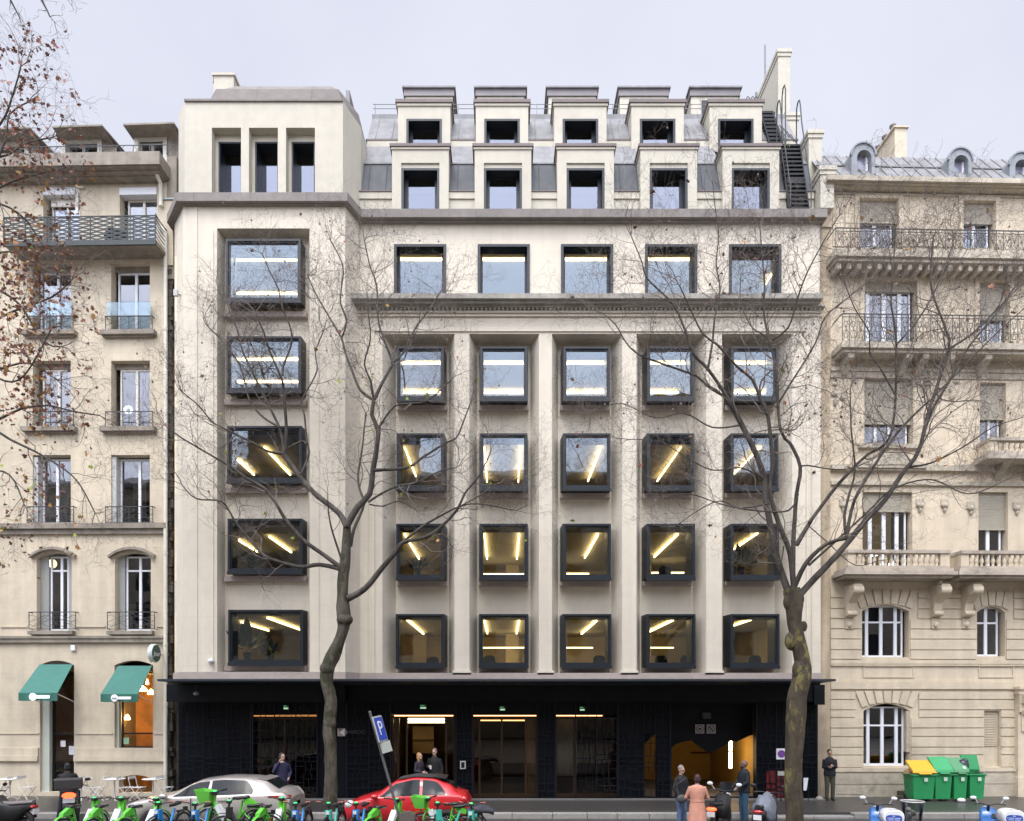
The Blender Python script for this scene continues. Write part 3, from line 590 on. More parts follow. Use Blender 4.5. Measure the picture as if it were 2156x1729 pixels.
def sqsign(u, v, w_, h_, y, label, ring, name='square_sign'):
    t = thing(name, label, 'sign', (PX(u, y), y, PZ(v, y))); m = MB(); m.box(-w_ / 2, w_ / 2, 0, .02, -h_ / 2, h_ / 2); m.build('plate', mat('sign_grey_white', (.33, .31, .30), .6), t)
    r_ = MB(); r_.torus((0, -.006, 0), w_ * .34, .014, 'y', 24, 5); r_.build('ring', mat('sign_ring', ring, .6), t); return t
t = sqsign(1473.5, 1535, .33, .33, .62, 'left of two square round-symbol signs hung over the garage', (.10, .06, .03)); m = MB(); m.box(-.05, .05, -.008, 0, -.03, .03); m.build('symbol', M_BLACK, t)
t = sqsign(1497.5, 1535, .33, .33, .62, 'right of two square round-symbol signs hung over the garage', (.12, .05, .05)); m = MB(); m.prism([(-.09, .07), (-.06, .09), (.08, -.07), (.05, -.09)], -.008, 0); m.build('symbol', M_BLACK, t)
m = MB(); m.box(-.15, .15, 0, .08, -.11, .11); o = m.build('notice_box', mat('dim_notice', (.05, .055, .055), .6)); o.location = (PX(1488, .6), .6, PZ(1507, .6)); tag(o, 'dim grey box sign above the two square garage signs', 'sign')
for u, v_, s_, lb in ((602, 1490, .16, 'small exit sign above the leftmost dark window'), (891, 1489, .2, 'brighter exit sign above the lit entrance'), (1058, 1492.5, .17, 'small exit sign above the closed double glass doors'), (1226, 1493, .16, 'faint exit sign above the half screened right window')):
    y = -.22; t = thing('exit_sign', lb, 'exit sign', (PX(u, y), y, PZ(v_, y)), 0, 'green exit signs under the canopy'); m = MB(); m.box(-s_ / 2 - .02, s_ / 2 + .02, 0, .04, -.07, .09); m.build('housing', mat('exit_housing', (.02, .06, .03), .6), t)
    m = MB(); m.box(-s_ / 2, s_ / 2, -.006, 0, -.055, .0); m.build('panel', mat('exit_panel', (.5, .7, .5), .5, emit=(.45, .75, .5), estr=.5), t)
    m = MB(); m.box(-s_ / 2, s_ / 2 - .05, -.006, 0, .03, .07); m.build('pictogram', mat('exit_green', (.1, .35, .15), .5, emit=(.1, .4, .18), estr=.3), t)
t = thing('intercom', 'white framed keypad on the dark wall between the two entrances', 'keypad', (PX(974.5, -.2), -.2, PZ(1611, -.2))); m = MB(); m.box(-.1, .1, 0, .05, -.14, .14); bevel(m.build('plate', M_CREAMF, t), .01); m = MB(); m.box(-.06, .06, -.006, 0, -.1, .1); m.build('keypad', M_BLACK, t)
t = thing('wall_logo', 'white faceted gem logo with dim lettering on the dark wall behind the left tree', 'sign', (PX(720, -.2), -.2, PZ(1542, -.2)))
for pts, cl, nm in ((((-.155, -.14), (-.155, .14), (-.09, 0)), (.55, .42, .33), 'facet'), (((-.155, .14), (.09, .14), (-.09, 0)), (.22, .16, .15), 'facet'), (((-.155, -.14), (.09, -.14), (-.09, 0)), (.3, .27, .24), 'facet'), (((.09, .14), (.09, -.14), (-.09, 0)), (.66, .66, .66), 'facet'), (((.095, .14), (.095, -.14), (.2, 0)), (.17, .17, .12), 'facet')):
    m = MB(); m.prism(pts, 0, .03); m.build(nm, mat('facet_%d' % int(cl[0] * 100), cl, .6), t)
text('HIBOO', .19, 'lettering', mat('dim_lettering', (.05, .052, .045), .6), t, (.52, 0, 0))
m = MB(); m.ell((0, 0, 0), (.1, .1, .08)); m.box(-.04, .04, 0, .2, -.02, .1); o = m.build('security_camera', M_WHITE); o.location = (PX(444, YT - .1), YT - .1, PZ(1392, YT)); tag(o, 'white dome camera on the limestone low beside the tower window', 'camera')
t = thing('bracket_lamp', 'small grey lamp hanging under the canopy left end', 'lamp', (PX(413, -1.1), -1.1, PZ(1450, -1.1))); m = MB(); m.tube([(0, 0, .1), (0, 0, -.1)], .02, 6); m.build('stem', M_BLACK, t); m = MB(); m.lathe((0, 0, -.22), [(.07, 0), (.1, .05), (.05, .12), (.02, .13)], 10); m.build('head', mat('lamp_grey', (.3, .3, .3), .5), t)
t = thing('floodlight', 'small bracket floodlight high on the left edge of the tower', 'lamp', (PX(379, -.5), -.5, PZ(625, -.5))); m = MB(); m.box(-.12, .02, -.25, -.15, -.1, .12); bevel(m.build('head', mat('lamp_grey2', (.4, .4, .4), .4), t)); m = MB(); m.tube([(0, -.15, 0), (.12, .15, .05)], .02, 6); m.build('arm', M_BLACK, t)
# red gear and board behind / beside the lattice
m = MB(); m.box(-.34, .34, 0, .06, 0, .95); m.box(-.34, .34, -.008, 0, .9, .95); o = bevel(m.build('red_cabinet', mat('dark_red_paint', (.13, .012, .016), .5)), .01); o.location = (PX(1634, -.07), -.068, .02); tag(o, 'dark red cabinet behind the lattice between the garage and the lichen trunk', 'cabinet')
t = thing('menu_stand', 'white lectern style menu stand at the right end of the dark wall', 'stand', (PX(1697, -.7), -.7, 0)); m = MB(); m.prism([(-.08, .35), (.02, .35), (.08, .78), (-.08, .78)], 0, .04); m.build('board', M_WHITE, t); m = MB(); m.tube([(-.09, .02, 0), (-.09, .02, .8)], .012, 5); m.tube([(.09, .02, 0), (.09, .02, .8)], .012, 5); m.tube([(-.09, .02, .8), (.09, .02, .8)], .012, 5); m.build('frame', M_BLACK, t)
# ---- office interiors
for r, (vt, vb) in enumerate([(515, 617)] + rows):
    zc = PZ(vt, 0) + (.02 if r else -.02); zf = PZ(vb, 0) - .05 if r < 1 else PZ(vb, 0) - .15; m = MB()
    x0, x1 = XTR - .2, XR - .1; ys = .88 if r else .7
    m.box(x0, x1, ys, 9, zf - .2, zf, 1); m.box(x0, x1, ys, 9, zc, zc + .15, 0); m.box(x0, x1, 9, 9.1, zf, zc, 2)
    m.box(x0 - .1, x0, ys, 9, zf, zc, 2); m.box(x1, x1 + .1, ys, 9, zf, zc, 2)
    if r >= 2:
        for xx in (BX[0] - .9, BX[1] + .4, BX[3] + .6): m.box(xx - .3, xx + .3, 7.6, 7.9, zf, zc, 2)
    m.build('office_floor', [M_CEIL, M_DFLOOR, M_TANW], OB)
    tv = trow[r]; zc = PZ(tv[0], -1.1) - .02; zf = PZ(tv[1], -1.1) - .2; m = MB(); x0, x1 = xcl + .2, XTR - .35; ys = -.17
    m.box(x0, x1, ys, 8, zf - .2, zf, 1); m.box(x0, x1, ys, 8, zc, zc + .15, 0); m.box(x0, x1, 8, 8.1, zf, zc, 2); m.box(x0 - .1, x0, ys, 8, zf, zc, 2); m.box(x1, x1 + .1, ys, 8, zf, zc, 2)
    m.build('office_floor', [M_CEIL, M_DFLOOR, M_TANW], OB)
m = MB(); m.box(xcl + .4, XR - .3, 1.9, 8, 20.5, 20.6); m.box(xcl + .4, XR - .3, 8, 8.1, 20.6, 27); m.build('attic_floor', M_DARKIN, OB)
FL = ['fifth', 'fourth', 'third', 'second', 'first']; CN = ['tower window', 'window next to the tower', 'second window from the tower', 'middle window', 'fourth window from the tower', 'rightmost window']
def lampbar(p, q, wd, label, mt=M_STRIP):
    p, q = Vector(p), Vector(q); c = (p + q) / 2; s = MB(); d = q - p
    if abs(d.y) > abs(d.x): s.box(-wd / 2, wd / 2, -abs(d.y) / 2, abs(d.y) / 2, -.03, .03)
    else: s.box(-abs(d.x) / 2, abs(d.x) / 2, -wd / 2, wd / 2, -.025, .025)
    o = s.build('ceiling_lamp', mt); o.location = c; tag(o, label, 'lamp', 'lit strip lamps in the office windows')
def solveY(v, z): return (z - CZ) * F / (HV - v) - CD
ZTW = {}
def perp(u0, v0, v1, z, label):
    y0, y1 = solveY(v0, z), solveY(v1, z); x = PX(u0, y0); lampbar((x, y0, z), (x, y1, z), .052, label)
def horiz(u0, u1, v, z, label, wd=.1, lo=None):
    y = solveY(v, z); lampbar((PX(u0, y), y, z), (PX(u1, y), y, z), wd, label)
for k, (u0, u1) in enumerate([(840, 930), (1015, 1103), (1190, 1280), (1367, 1456)]): horiz(u0 - 4, u1 + 6, 546, PZ(515, 0) - .06, 'long yellow lamp across the top of the fifth floor %s' % CN[k + 1], .11)
perp(1624, 578, 600, PZ(515, 0) - .1, 'short slanting lamp glint in the fifth floor rightmost window')
zc = PZ(728, 0) - .08
for k, (u0, u1) in enumerate([(838, 926), (1014, 1102), (1192, 1280), (1366, 1453), (1547, 1637)]):
    horiz(u0 - 6, u1 + 6, 765, zc, 'upper yellow lamp across the fourth floor %s' % CN[k + 1], .08)
    horiz(u0 - 6, u1 + (6 if k < 3 else -25), 827, zc, 'lower yellow lamp across the fourth floor %s' % CN[k + 1], .10)
zt0 = PZ(503, -1.1) - .05; horiz(497, 625, 547, zt0, 'upper yellow lamp across the fifth floor tower window', .09); horiz(497, 625, 618, zt0, 'lower yellow lamp across the fifth floor tower window', .09)
zt0 = PZ(708, -1.1) - .05; horiz(500, 630, 757, zt0, 'upper yellow lamp across the fourth floor tower window', .09); horiz(500, 630, 804, zt0, 'lower yellow lamp across the fourth floor tower window', .09)
Z2, Z3, Z4 = PZ(911.5, 0) - .1, PZ(1102, 0) - .07, PZ(1293, 0) - .05
for fl, z, dat in ((2, Z2, [(1, 852, 942, 1003, ''), (2, 1020, 942, 1015, 'left '), (2, 1096, 942, 1015, 'right '), (3, 1265, 942, 1013, ''), (4, 1433, 942, 1013, ''), (5, 1601, 942, 1005, ''), (0, 557, 942, 1000, 'longer '), (0, 500, 968, 1000, 'shorter ')]),
                   (3, Z3, [(1, 852, 1125, 1177, ''), (2, 1020, 1125, 1177, 'left '), (2, 1093, 1125, 1177, 'right '), (3, 1259, 1125, 1175, ''), (4, 1427, 1125, 1173, ''), (5, 1595, 1123, 1160, ''), (0, 567, 1130, 1163, 'longer '), (0, 503, 1138, 1163, 'shorter ')]),
                   (4, Z4, [(1, 857, 1305, 1335, ''), (2, 1020, 1307, 1334, 'left '), (2, 1093, 1306, 1334, 'right '), (3, 1256, 1307, 1335, ''), (4, 1417, 1306, 1332, ''), (5, 1581, 1305, 1326, ''), (0, 563, 1301, 1328, 'longer '), (0, 507, 1310, 1328, 'shorter '),])):
    for c_, u0, v0, v1, sd_ in dat: perp(u0, v0, v1, z if c_ else PZ(trow[fl][0], -1.1) - .1, 'slanting %slamp on the %s floor ceiling of the %s' % (sd_, FL[fl], CN[c_]))
for c_, u0, u1, v0 in ((2, 1016, 1104, 1364), (3, 1193, 1248, 1364), (4, 1370, 1418, 1364)):
    z = PZ(v0, 6.5); lampbar((PX(u0, 6.5), 6.5, z), (PX(u1, 6.5), 6.5, z), .06, 'thin level lamp low in the first floor %s' % CN[c_])
for c_, u0, u1, v0 in ((2, 1016, 1104, 1209), (3, 1193, 1240, 1208), (4, 1372, 1440, 1206)):
    z = PZ(v0, 6.5); lampbar((PX(u0, 6.5), 6.5, z), (PX(u1, 6.5), 6.5, z), .06, 'thin level lamp low in the second floor %s' % CN[c_])
for u, lb in ((433, 'leftmost'), (1195, 'third'), (1370, 'fourth')): pass
# desk plants and furniture glimpsed inside
random.seed(3)
def potplant(u, v_, y, h, label, m_=None):
    t = thing('pot_plant', label, 'plant', (PX(u, y), y, PZ(v_, y))); s = MB()
    for i in range(60):
        a = random.uniform(0, 6.28); e = random.uniform(.1, 1.1); ln = h * random.uniform(.3, .9); d = Vector((math.cos(a) * math.cos(e), math.sin(a) * math.cos(e), math.sin(e))); p0 = Vector((0, 0, h * .2)) + d * ln * .5; sd_ = d.cross(Vector((0, 0, 1))).normalized() * ln * .12
        s.add([p0, p0 + d * ln * .3 + sd_, p0 + d * ln * .6, p0 + d * ln * .3 - sd_], [(0, 1, 2, 3)])
    s.build('foliage', mat('house_plant_leaf', (.05, .10, .045), .6, var=.3), t, fix=False); s = MB(); s.lathe((0, 0, 0), [(.1, 0), (.14, .25), (.15, .27)], 10); s.build('pot', M_BLACK, t)
potplant(880, 1212, 1.6, .7, 'green plants low in the second floor window next to the tower'); potplant(1560, 1210, 1.6, 1.2, 'tall green plant in the second floor rightmost window')
potplant(520, 1390, .6, 1.5, 'large dark plant in the first floor tower window'); potplant(570, 1395, .6, .9, 'smaller dark plant in the first floor tower window'); potplant(530, 1198, .6, .7, 'low plants in the second floor tower window')
def chairback(u, v_, y, label):
    m = MB(); m.rings([[(x * wd, dy, z) for x, dy in ((-1, 0), (1, 0), (1, .06), (-1, .06))] for wd, z in ((.2, -.25), (.24, 0), (.22, .2), (.12, .27))], smooth=False); o = m.build('office_chair', M_BLACK); o.location = (PX(u, y), y, PZ(v_, y)); tag(o, label, 'chair')
chairback(1030, 1395, 2.2, 'dark chair back in the first floor second window from the tower'); chairback(911, 1398, 2.2, 'dark chair back in the first floor window next to the tower'); chairback(1392, 1395, 2.2, 'dark chair back at the left in the first floor fourth window'); chairback(1446, 1395, 2.2, 'dark chair back at the right in the first floor fourth window')
chairback(1262, 1395, 2.2, 'dark chair back in the first floor middle window'); chairback(1400, 1207, 2.2, 'dark chair back in the second floor fourth window from the tower'); chairback(1590, 1395, 2.2, 'dark chair back in the first floor rightmost window')
# ------------------------------------------------------------------ left apartment building
def french(parent, x0, x1, z0, z1, y, stiles, fm, transom=None, fw=.06, gl=None, arch=None, sw=.09):
    m = MB(); d = .06; top = z1
    m.box(x0, x0 + fw, y, y + d, z0, top); m.box(x1 - fw, x1, y, y + d, z0, top); m.box(x0 + fw, x1 - fw, y, y + d, top - fw, top); m.box(x0 + fw, x1 - fw, y, y + d, z0, z0 + fw * 1.3)
    for f in stiles: xx = x0 + (x1 - x0) * f; m.box(xx - sw / 2, xx + sw / 2, y - .012, y + d, z0 + fw, top - fw)
    if transom: m.box(x0 + fw, x1 - fw, y - .006, y + d - .005, transom - .03, transom + .03)
    wo = m.build('window', fm, parent); p = MB(); p.box(x0 + fw * .5, x1 - fw * .5, y + .03, y + .042, z0, top - .01); p.build('pane', gl or M_GLW, wo); return wo
LB = PL(-11.75, .42, R(-1.2)); LT = thing('apartment_building', 'beige stone apartment building at the left with green awnings and iron balconies', 'building', (LB.o.x, LB.o.y, 0), LB.a)
lr = LB.rect; XL = -9.2; XE = LB.uv(351, 900)[0]
zg = LB.uv(343, 1672)[1] - .05; ztop = LB.uv(343, 372)[1]
cols = {'A': (69, 149), 'B': (234, 315.5), 'Z': (-105, -25)}
def lwin(a, c, v0, v1): return lr(a, c, v0, v1)
H = []; spec = []
for cn, (a, c) in cols.items():
    dx = 22 if cn != 'B' else 18
    H += [lwin(a + dx, c + (19 if cn != 'B' else 15), 395, 506)]; spec.append(('F5', cn, H[-1]))
    for v0, v1, nm in ((553, 698, 'F4'), (759.5, 900, 'F3'), (958, 1101, 'F2')): H.append(lwin(a, c, v0, v1)); spec.append((nm, cn, H[-1]))
    H.append(lwin(a + 8, c + 2, 1163, 1328)); spec.append(('F1', cn, H[-1]))
H.append(lr(84, 156, 1391, 1668)); spec.append(('G', 'A', H[-1])); H.append(lr(241, 322, 1391, 1575.5)); spec.append(('G', 'B', H[-1]))
H.append(lr(250, 320, 1632, 1670)); spec.append(('C', 'B', H[-1]))
b = MB(); wall(b, XL, XE, -.1, ztop, 0, H, .34)
for nm, cn, h in spec:
    if nm == 'F1': arch_fill(b, h[0], h[1], h[3] - .19, h[3], 0, .3)
    if nm == 'G': arch_fill(b, h[0], h[1], h[3] - .17, h[3], 0, .3)
    if nm == 'C': arch_fill(b, h[0], h[1], h[3] - .13, h[3], 0, .3)
b.add([(XE, 0, 0), (XE, 8, 0), (XE, 8, ztop), (XE, 0, ztop)], [(0, 1, 2, 3)])
b.build('wall', M_LEFT, LT, fix=False)
m = MB()
for z in (4.6, 7.0, 10.2, 13.4, 16.7, 19.6): m.box(XL, XE - .1, .6, 5, z - .15, z)
m.box(XL, XE - .1, 5, 5.1, 0, 21); m.box(-3.1, -3.0, .6, 5, 0, 21); m.box(XL, XE - .1, .6, 5, -.02, .01)
m.build('interior', M_DARKIN, LT)
t = MB()
def band(v0, v1, pr, mm, mat_=M_LEFT, e=.05): z1, z0 = LB.uv(200, v0, -pr)[1], LB.uv(200, v1, -pr)[1]; mm.box(XL, XE + e, -pr, 0, z0, z1)
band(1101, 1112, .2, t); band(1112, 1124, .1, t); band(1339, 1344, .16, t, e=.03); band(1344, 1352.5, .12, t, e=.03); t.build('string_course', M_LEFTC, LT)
for v0, v1, pr in ((1543, 1546, .03), (1575, 1592, .06), (1592, 1603, .10)):
    for a, c in ((-200, 82), (158, 351)):
        if v0 < 1574 and a > 0:
            for a2, c2 in ((158, 238), (324, 351)): t = MB(); z1, z0 = LB.uv(200, v0, -pr)[1], LB.uv(200, v1, -pr)[1]; t.box(LB.uv(a2, 1500)[0], LB.uv(c2, 1500)[0], -pr, 0, z0, z1); t.build('plinth_moulding', M_LEFT, LT)
        else: t = MB(); z1, z0 = LB.uv(200, v0, -pr)[1], LB.uv(200, v1, -pr)[1]; t.box(LB.uv(a, 1500)[0], LB.uv(c, 1500)[0], -pr, 0, z0, z1); t.build('plinth_moulding', M_LEFT, LT)
for a, c in ((158, 222), (330, 348), (2, 58)):
    t = MB(); z1, z0 = LB.uv(200, 1318)[1], LB.uv(200, 1321)[1]; t.box(LB.uv(a, 1300)[0], LB.uv(c, 1300)[0], -.04, 0, z0, z1); t.build('sill_moulding', M_LEFT, LT)
# hoods, sills
for nm, cn, h in spec:
    if nm == 'F1':
        m = MB(); n = 10; x0, x1 = h[0] - .18, h[1] + .18; zs = h[3] - .22
        arc = [(x0 + (x1 - x0) * i / n, zs + .3 * (1 - ((i / n) * 2 - 1) ** 2)) for i in range(n + 1)]
        m.rings([[(x, -.16, z), (x, 0, z), (x, 0, z + .13), (x, -.16, z + .09)] for x, z in arc], smooth=False); m.build('window_hood', M_LEFTC, LT)
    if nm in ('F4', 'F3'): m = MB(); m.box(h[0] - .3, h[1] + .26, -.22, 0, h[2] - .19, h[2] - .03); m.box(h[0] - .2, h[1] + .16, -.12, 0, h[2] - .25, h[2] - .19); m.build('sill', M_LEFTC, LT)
    if nm == 'F1': m = MB(); m.box(h[0] - .2, h[1] + .14, -.2, 0, h[2] - .15, h[2] - .02); m.build('sill', M_LEFTC, LT)
# windows
for nm, cn, h in spec:
    x0, x1, z0, z1 = h
    if nm == 'F5':
        french(LT, x0 + .16, x1, z0, z1 - .28, .26, (.5,), M_CREAMF)
        m = MB(); m.box(x0 - .0, x1 - .0, -.03, .3, z1 - .27, z1 - .02); m.build('shutter_box', M_WHITE, LT)
        if cn != 'B': m = MB(); m.box(x0 + .16, x1, .2, .24, z1 - .55, z1 - .27); m.build('roller_blind', M_CREAMF, LT)
    if nm == 'F4': french(LT, x0 + .1, x1 - .02, z0, z1 - .22, .28, (.52,), M_WHITE); m = MB(); m.box(x0, x1, .25, .34, z1 - .22, z1); m.build('shutter_box', M_LEFTC, LT)
    if nm == 'F3':
        french(LT, x0 + .18, x1, z0, z1 - .2, .28, (.5,), M_CREAMF); m = MB(); m.box(x0, x1, .25, .34, z1 - .2, z1); m.build('shutter_box', M_LEFTC, LT)
        if cn != 'Z':
            m = MB(); x = x0 + (.25 if cn == 'A' else .75)
            while x < x1 - .05: m.tube([(x, .42 + .03 * math.sin(x * 40), z0), (x, .42 + .03 * math.sin(x * 40), z1 - .25)], .045, 6); x += .12
            m.build('curtain', M_CREAMF, LT)
    if nm == 'F2':
        french(LT, x0 + .18, x1, z0, z1 - .06, .28, (.58 if cn == 'B' else .45,), M_WHITE)
        m = MB(); m.box(x0, x0 + .16, .05, .3, z0, z1 - .05); m.build('folded_shutter', M_GREYSH, LT)
        if cn == 'A': m = MB(); [m.tube([(x0 + .62 + i_ * .09, .45 + .03 * (i_ % 2), z0), (x0 + .62 + i_ * .09, .45 + .03 * (i_ % 2), z1 - .1)], .05, 6) for i_ in range(5)]; m.build('curtain', M_GREYSH, LT)
        if cn == 'B': m = MB(); m.box(x0 + .3, x1 - .6, .9, .92, z0, z1); m.build('curtain', mat('tan_curtain', (.42, .30, .18), .8), LT)
    if nm == 'F1':
        french(LT, x0 + (.33 if cn != 'B' else .26), x1 - (.28 if cn != 'B' else 0), z0, z1 - .1, .28, (.5 if cn == 'B' else .62,), M_WHITE, transom=z1 - .62)
        for sx in ((x0, x0 + .3), (x1 - .26, x1)) if cn != 'B' else ((x0, x0 + .24),):
            m = MB(); m.box(sx[0], sx[1], .22, .26, z0, z1 - .12); z = z0 + .1
            while z < z1 - .2: m.box(sx[0] + .02, sx[1] - .02, .2, .22, z, z + .03); z += .055
            m.build('louvre_shutter', M_GREYSH, LT)
# railings
def railing(x0, x1, z0, z1, y, fancy=0, mt=M_IRON, ends=True):
    m = MB(); r = .012
    m.box(x0, x1, y - .015, y + .015, z1 - .03, z1); m.box(x0, x1, y - .01, y + .01, z0, z0 + .02); hgt = z1 - z0
    if fancy == 0:                                     # light Art Deco grid with wavy wires
        n = max(2, round((x1 - x0) / .42))
        for i in range(n + 1): x = x0 + (x1 - x0) * i / n; m.box(x - .01, x + .01, y - .01, y + .01, z0, z1)
        for f in (.25, .5, .72):
            pts = [(x0 + (x1 - x0) * j / 14, y, z0 + hgt * (f + .10 * math.sin(j * 1.5 + f * 9))) for j in range(15)]; m.tube(pts, .008, 4)
        m.tube([(x0, y, z0), ((x0 + x1) / 2, y, z1 - .03), (x1, y, z0)], .007, 4)
    elif fancy == 1:                                   # scrolled ironwork
        n = max(2, round((x1 - x0) / .26)); dx = (x1 - x0) / n
        m.box(x0, x1, y - .01, y + .01, z1 - .13, z1 - .115)
        for i in range(n + 1): x = x0 + dx * i; m.box(x - .009, x + .009, y - .009, y + .009, z0, z1)
        for i in range(n):
            xc = x0 + dx * (i + .5); rr = dx * .40
            m.torus((xc, y, z0 + hgt * .28), rr, .008, 'y', 10, 4, sq=1.3); m.torus((xc, y, z0 + hgt * .62), rr * .85, .008, 'y', 10, 4, sq=1.1)
            m.tube([(xc - rr, y, z0), (xc, y, z0 + hgt * .45), (xc + rr, y, z1 - .12)], .007, 4); m.tube([(xc + rr * .9, y, z0), (xc, y, z0 + hgt * .45), (xc - rr * .9, y, z1 - .12)], .007, 4)
    else:                                              # flat woven bands
        n = max(2, round((x1 - x0) / .75))
        for i in range(n + 1): x = x0 + (x1 - x0) * i / n; m.box(x - .015, x + .015, y - .015, y + .015, z0, z1)
        z = z0 + .04; k = 0
        while z < z1 - .05:
            q = max(4, int((x1 - x0) / .12)); rg = []
            for j in range(q + 1):
                x = x0 + (x1 - x0) * j / q; dz = .022 * math.sin(j * 1.57 + k * 3.14); rg.append([(x, y - .004, z + dz), (x, y + .004, z + dz), (x, y + .004, z + dz + .05), (x, y - .004, z + dz + .05)])
            m.rings(rg, smooth=False); z += .072; k += 1
    if ends:
        for x in (x0, x1): m.box(x - .01, x + .01, y, 0, z1 - .03, z1); m.box(x - .01, x + .01, y, 0, z0, z0 + .02)
    return m.build('railing', mt, LT if fancy != 1 else RT)
for cn in ('Z', 'A', 'B'):
    a, c = cols[cn]
    x0, x1, z0, z1 = lr(a - 12, c + 5, 665, 699, -.16); railing(x0, x1, z0, z1, -.16)
    x0, x1, _, zt_ = lr(a - 10, c + 2, 636, 665, -.16); m = MB(); m.box(x0, x1, -.17, -.155, z1 + .02, zt_); m.build('glass_guard', glass('guard_glass', (.72, .80, .80), .015), LT)
    x0, x1, z0, z1 = lr(a - 12, c + 6, 866, 900, -.16); railing(x0, x1, z0, z1, -.16)
    x0, x1, z0, z1 = lr(a - 12, c + 6, 1066, 1100, -.16); railing(x0, x1, z0, z1, -.16)
    x0, x1, z0, z1 = lr(a - 8, c + 10, 1288, 1325, -.18); railing(x0, x1, z0, z1, -.18)
# fifth floor balcony
yb = -.85; x1, z1 = LB.uv(327, 453, yb); z0 = LB.uv(327, 505, yb)[1]; zs = LB.uv(327, 515, yb)[1]; x0 = LB.uv(8, 480, yb)[0]
m = MB(); m.box(x0, x1 + .02, yb - .02, yb + .04, zs - .0, z0 - .005); m.box(x0, x1 + .02, yb + .04, 0, zs + .03, z0 - .005, 1); m.build('balcony_slab', [M_GREYR, M_LEFTC], LT)
railing(x0, x1, z0, z1, yb, fancy=2, mt=M_GREYR); railing(XL, x0 - 1.9, z0, z1, yb, fancy=2, mt=M_GREYR)
m = MB()
for k in range(6): z = z0 + .06 + k * .15; m.tube([(x1, yb, z + .1), (x1, yb * .5, z + .02), (x1, 0, z + .06)], .013, 4)
m.build('railing', M_GREYR, LT)
m = MB(); m.prism([(-.3, -.3), (.3, -.3), (.35, .1), (.1, .22), (-.2, .2), (-.38, 0)], yb + .1, yb + .4); o = m.build('garden_table', M_BLACK, None); o.location = (LB.o.x + LB.uv(244, 495, -.6)[0], LB.o.y + .05, z0 + .3); tag(o, 'dark covered table behind the woven balcony railing', 'table')
# cornice, gutter, roof, dormers
c = MB(); XC = XE + .12
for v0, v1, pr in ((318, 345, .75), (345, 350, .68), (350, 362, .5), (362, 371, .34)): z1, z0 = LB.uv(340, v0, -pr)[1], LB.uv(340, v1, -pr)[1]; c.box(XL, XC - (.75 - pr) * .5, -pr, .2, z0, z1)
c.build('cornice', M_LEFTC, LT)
zc_ = LB.uv(340, 318, -.75)[1]
r_ = MB(); r_.add([(XL, .2, zc_ - .2), (XE, .2, zc_ - .2), (XE, 1.9, zc_ + 1.2), (XL, 1.9, zc_ + 1.2)], [(0, 1, 2, 3)]); r_.box(XL, XE, 1.9, 9, zc_ + .9, zc_ + 1.2); r_.build('roof', M_SLATE, LT)
x1, z1 = LB.uv(366, 304, -.3); z0 = LB.uv(366, 325, -.3)[1]; m = MB(); m.box(XL, x1, -.31, -.29, z1 - .02, z1); x = XL
while x < x1: m.box(x - .01, x + .01, -.31, -.29, z0, z1); m.tube([(x, -.3, z0), (x + .3, -.3, z1)], .007, 4); m.tube([(x + .3, -.3, z0), (x, -.3, z1)], .007, 4); x += .6
m.build('roof_railing', M_IRON, LT)
def hood(ua, ub, v0, v1, va, vb):
    x0, x1, z0, z1 = lr(va, vb, v0 + 26, 330, .35); h0, h1 = LB.uv(ua, v0, -.25)[0], LB.uv(ub, v0, -.25)[0]; zt_ = LB.uv((ua + ub) / 2, v0, -.25)[1]
    m = MB(); zf = LB.uv((va + vb) / 2, v0 + 28, .35)[1]; m.box(x0, x0 + .16, .35, 2.4, zc_ - .1, zf); m.box(x1 - .16, x1, .35, 2.4, zc_ - .1, zf); m.box(x0 + .16, x1 - .16, .35, .45, zf - .12, zf); d = m.build('dormer', M_CREAMF, LT)
    m = MB(); m.add([(h0, -.25, zt_ - .05), (h1, -.25, zt_ - .02), (x1 + .25, .9, zf), (x0 - .1, .9, zf), (h0, -.25, zt_ + .01), (h1, -.25, zt_ + .04), (x1 + .5, 2.6, zf + .25), (x0 - .3, 2.6, zf + .25)], [(0, 3, 2, 1), (4, 5, 6, 7), (0, 1, 5, 4), (1, 2, 6, 5), (3, 0, 4, 7), (2, 3, 7, 6)])
    m.add([(x1 + .02, .35, zf), (x1 + .02, 2.4, zf), (x1 + .02, 2.4, zc_ - .1), (x1 + .02, .35, zc_ - .1)], [(0, 1, 2, 3)])
    m.add([(h1, -.25, zt_), (x1 + .5, .4, zf - .3), (x1 + .62, .5, zc_ - .1), (x1 + .05, .4, zc_ - .1), (x1 + .02, .35, zf - .02)], [(0, 1, 2, 3, 4)])
    m.build('dormer_roof', M_LEFTC, d, fix=False)
    french(d, x0 + .16, x1 - .16, zc_ - .1, zf - .12, .5, (.5,), M_GREYSH)
hood(110, 214, 265, 270, 128, 214); hood(259, 366, 260, 265, 282, 352); hood(-45, 62, 270, 275, -22, 60)
m = MB(); m.box(XL, XE - .1, .55, .62, zc_ - .3, zc_ + .9); m.build('attic_wall', M_DARKIN, LT)
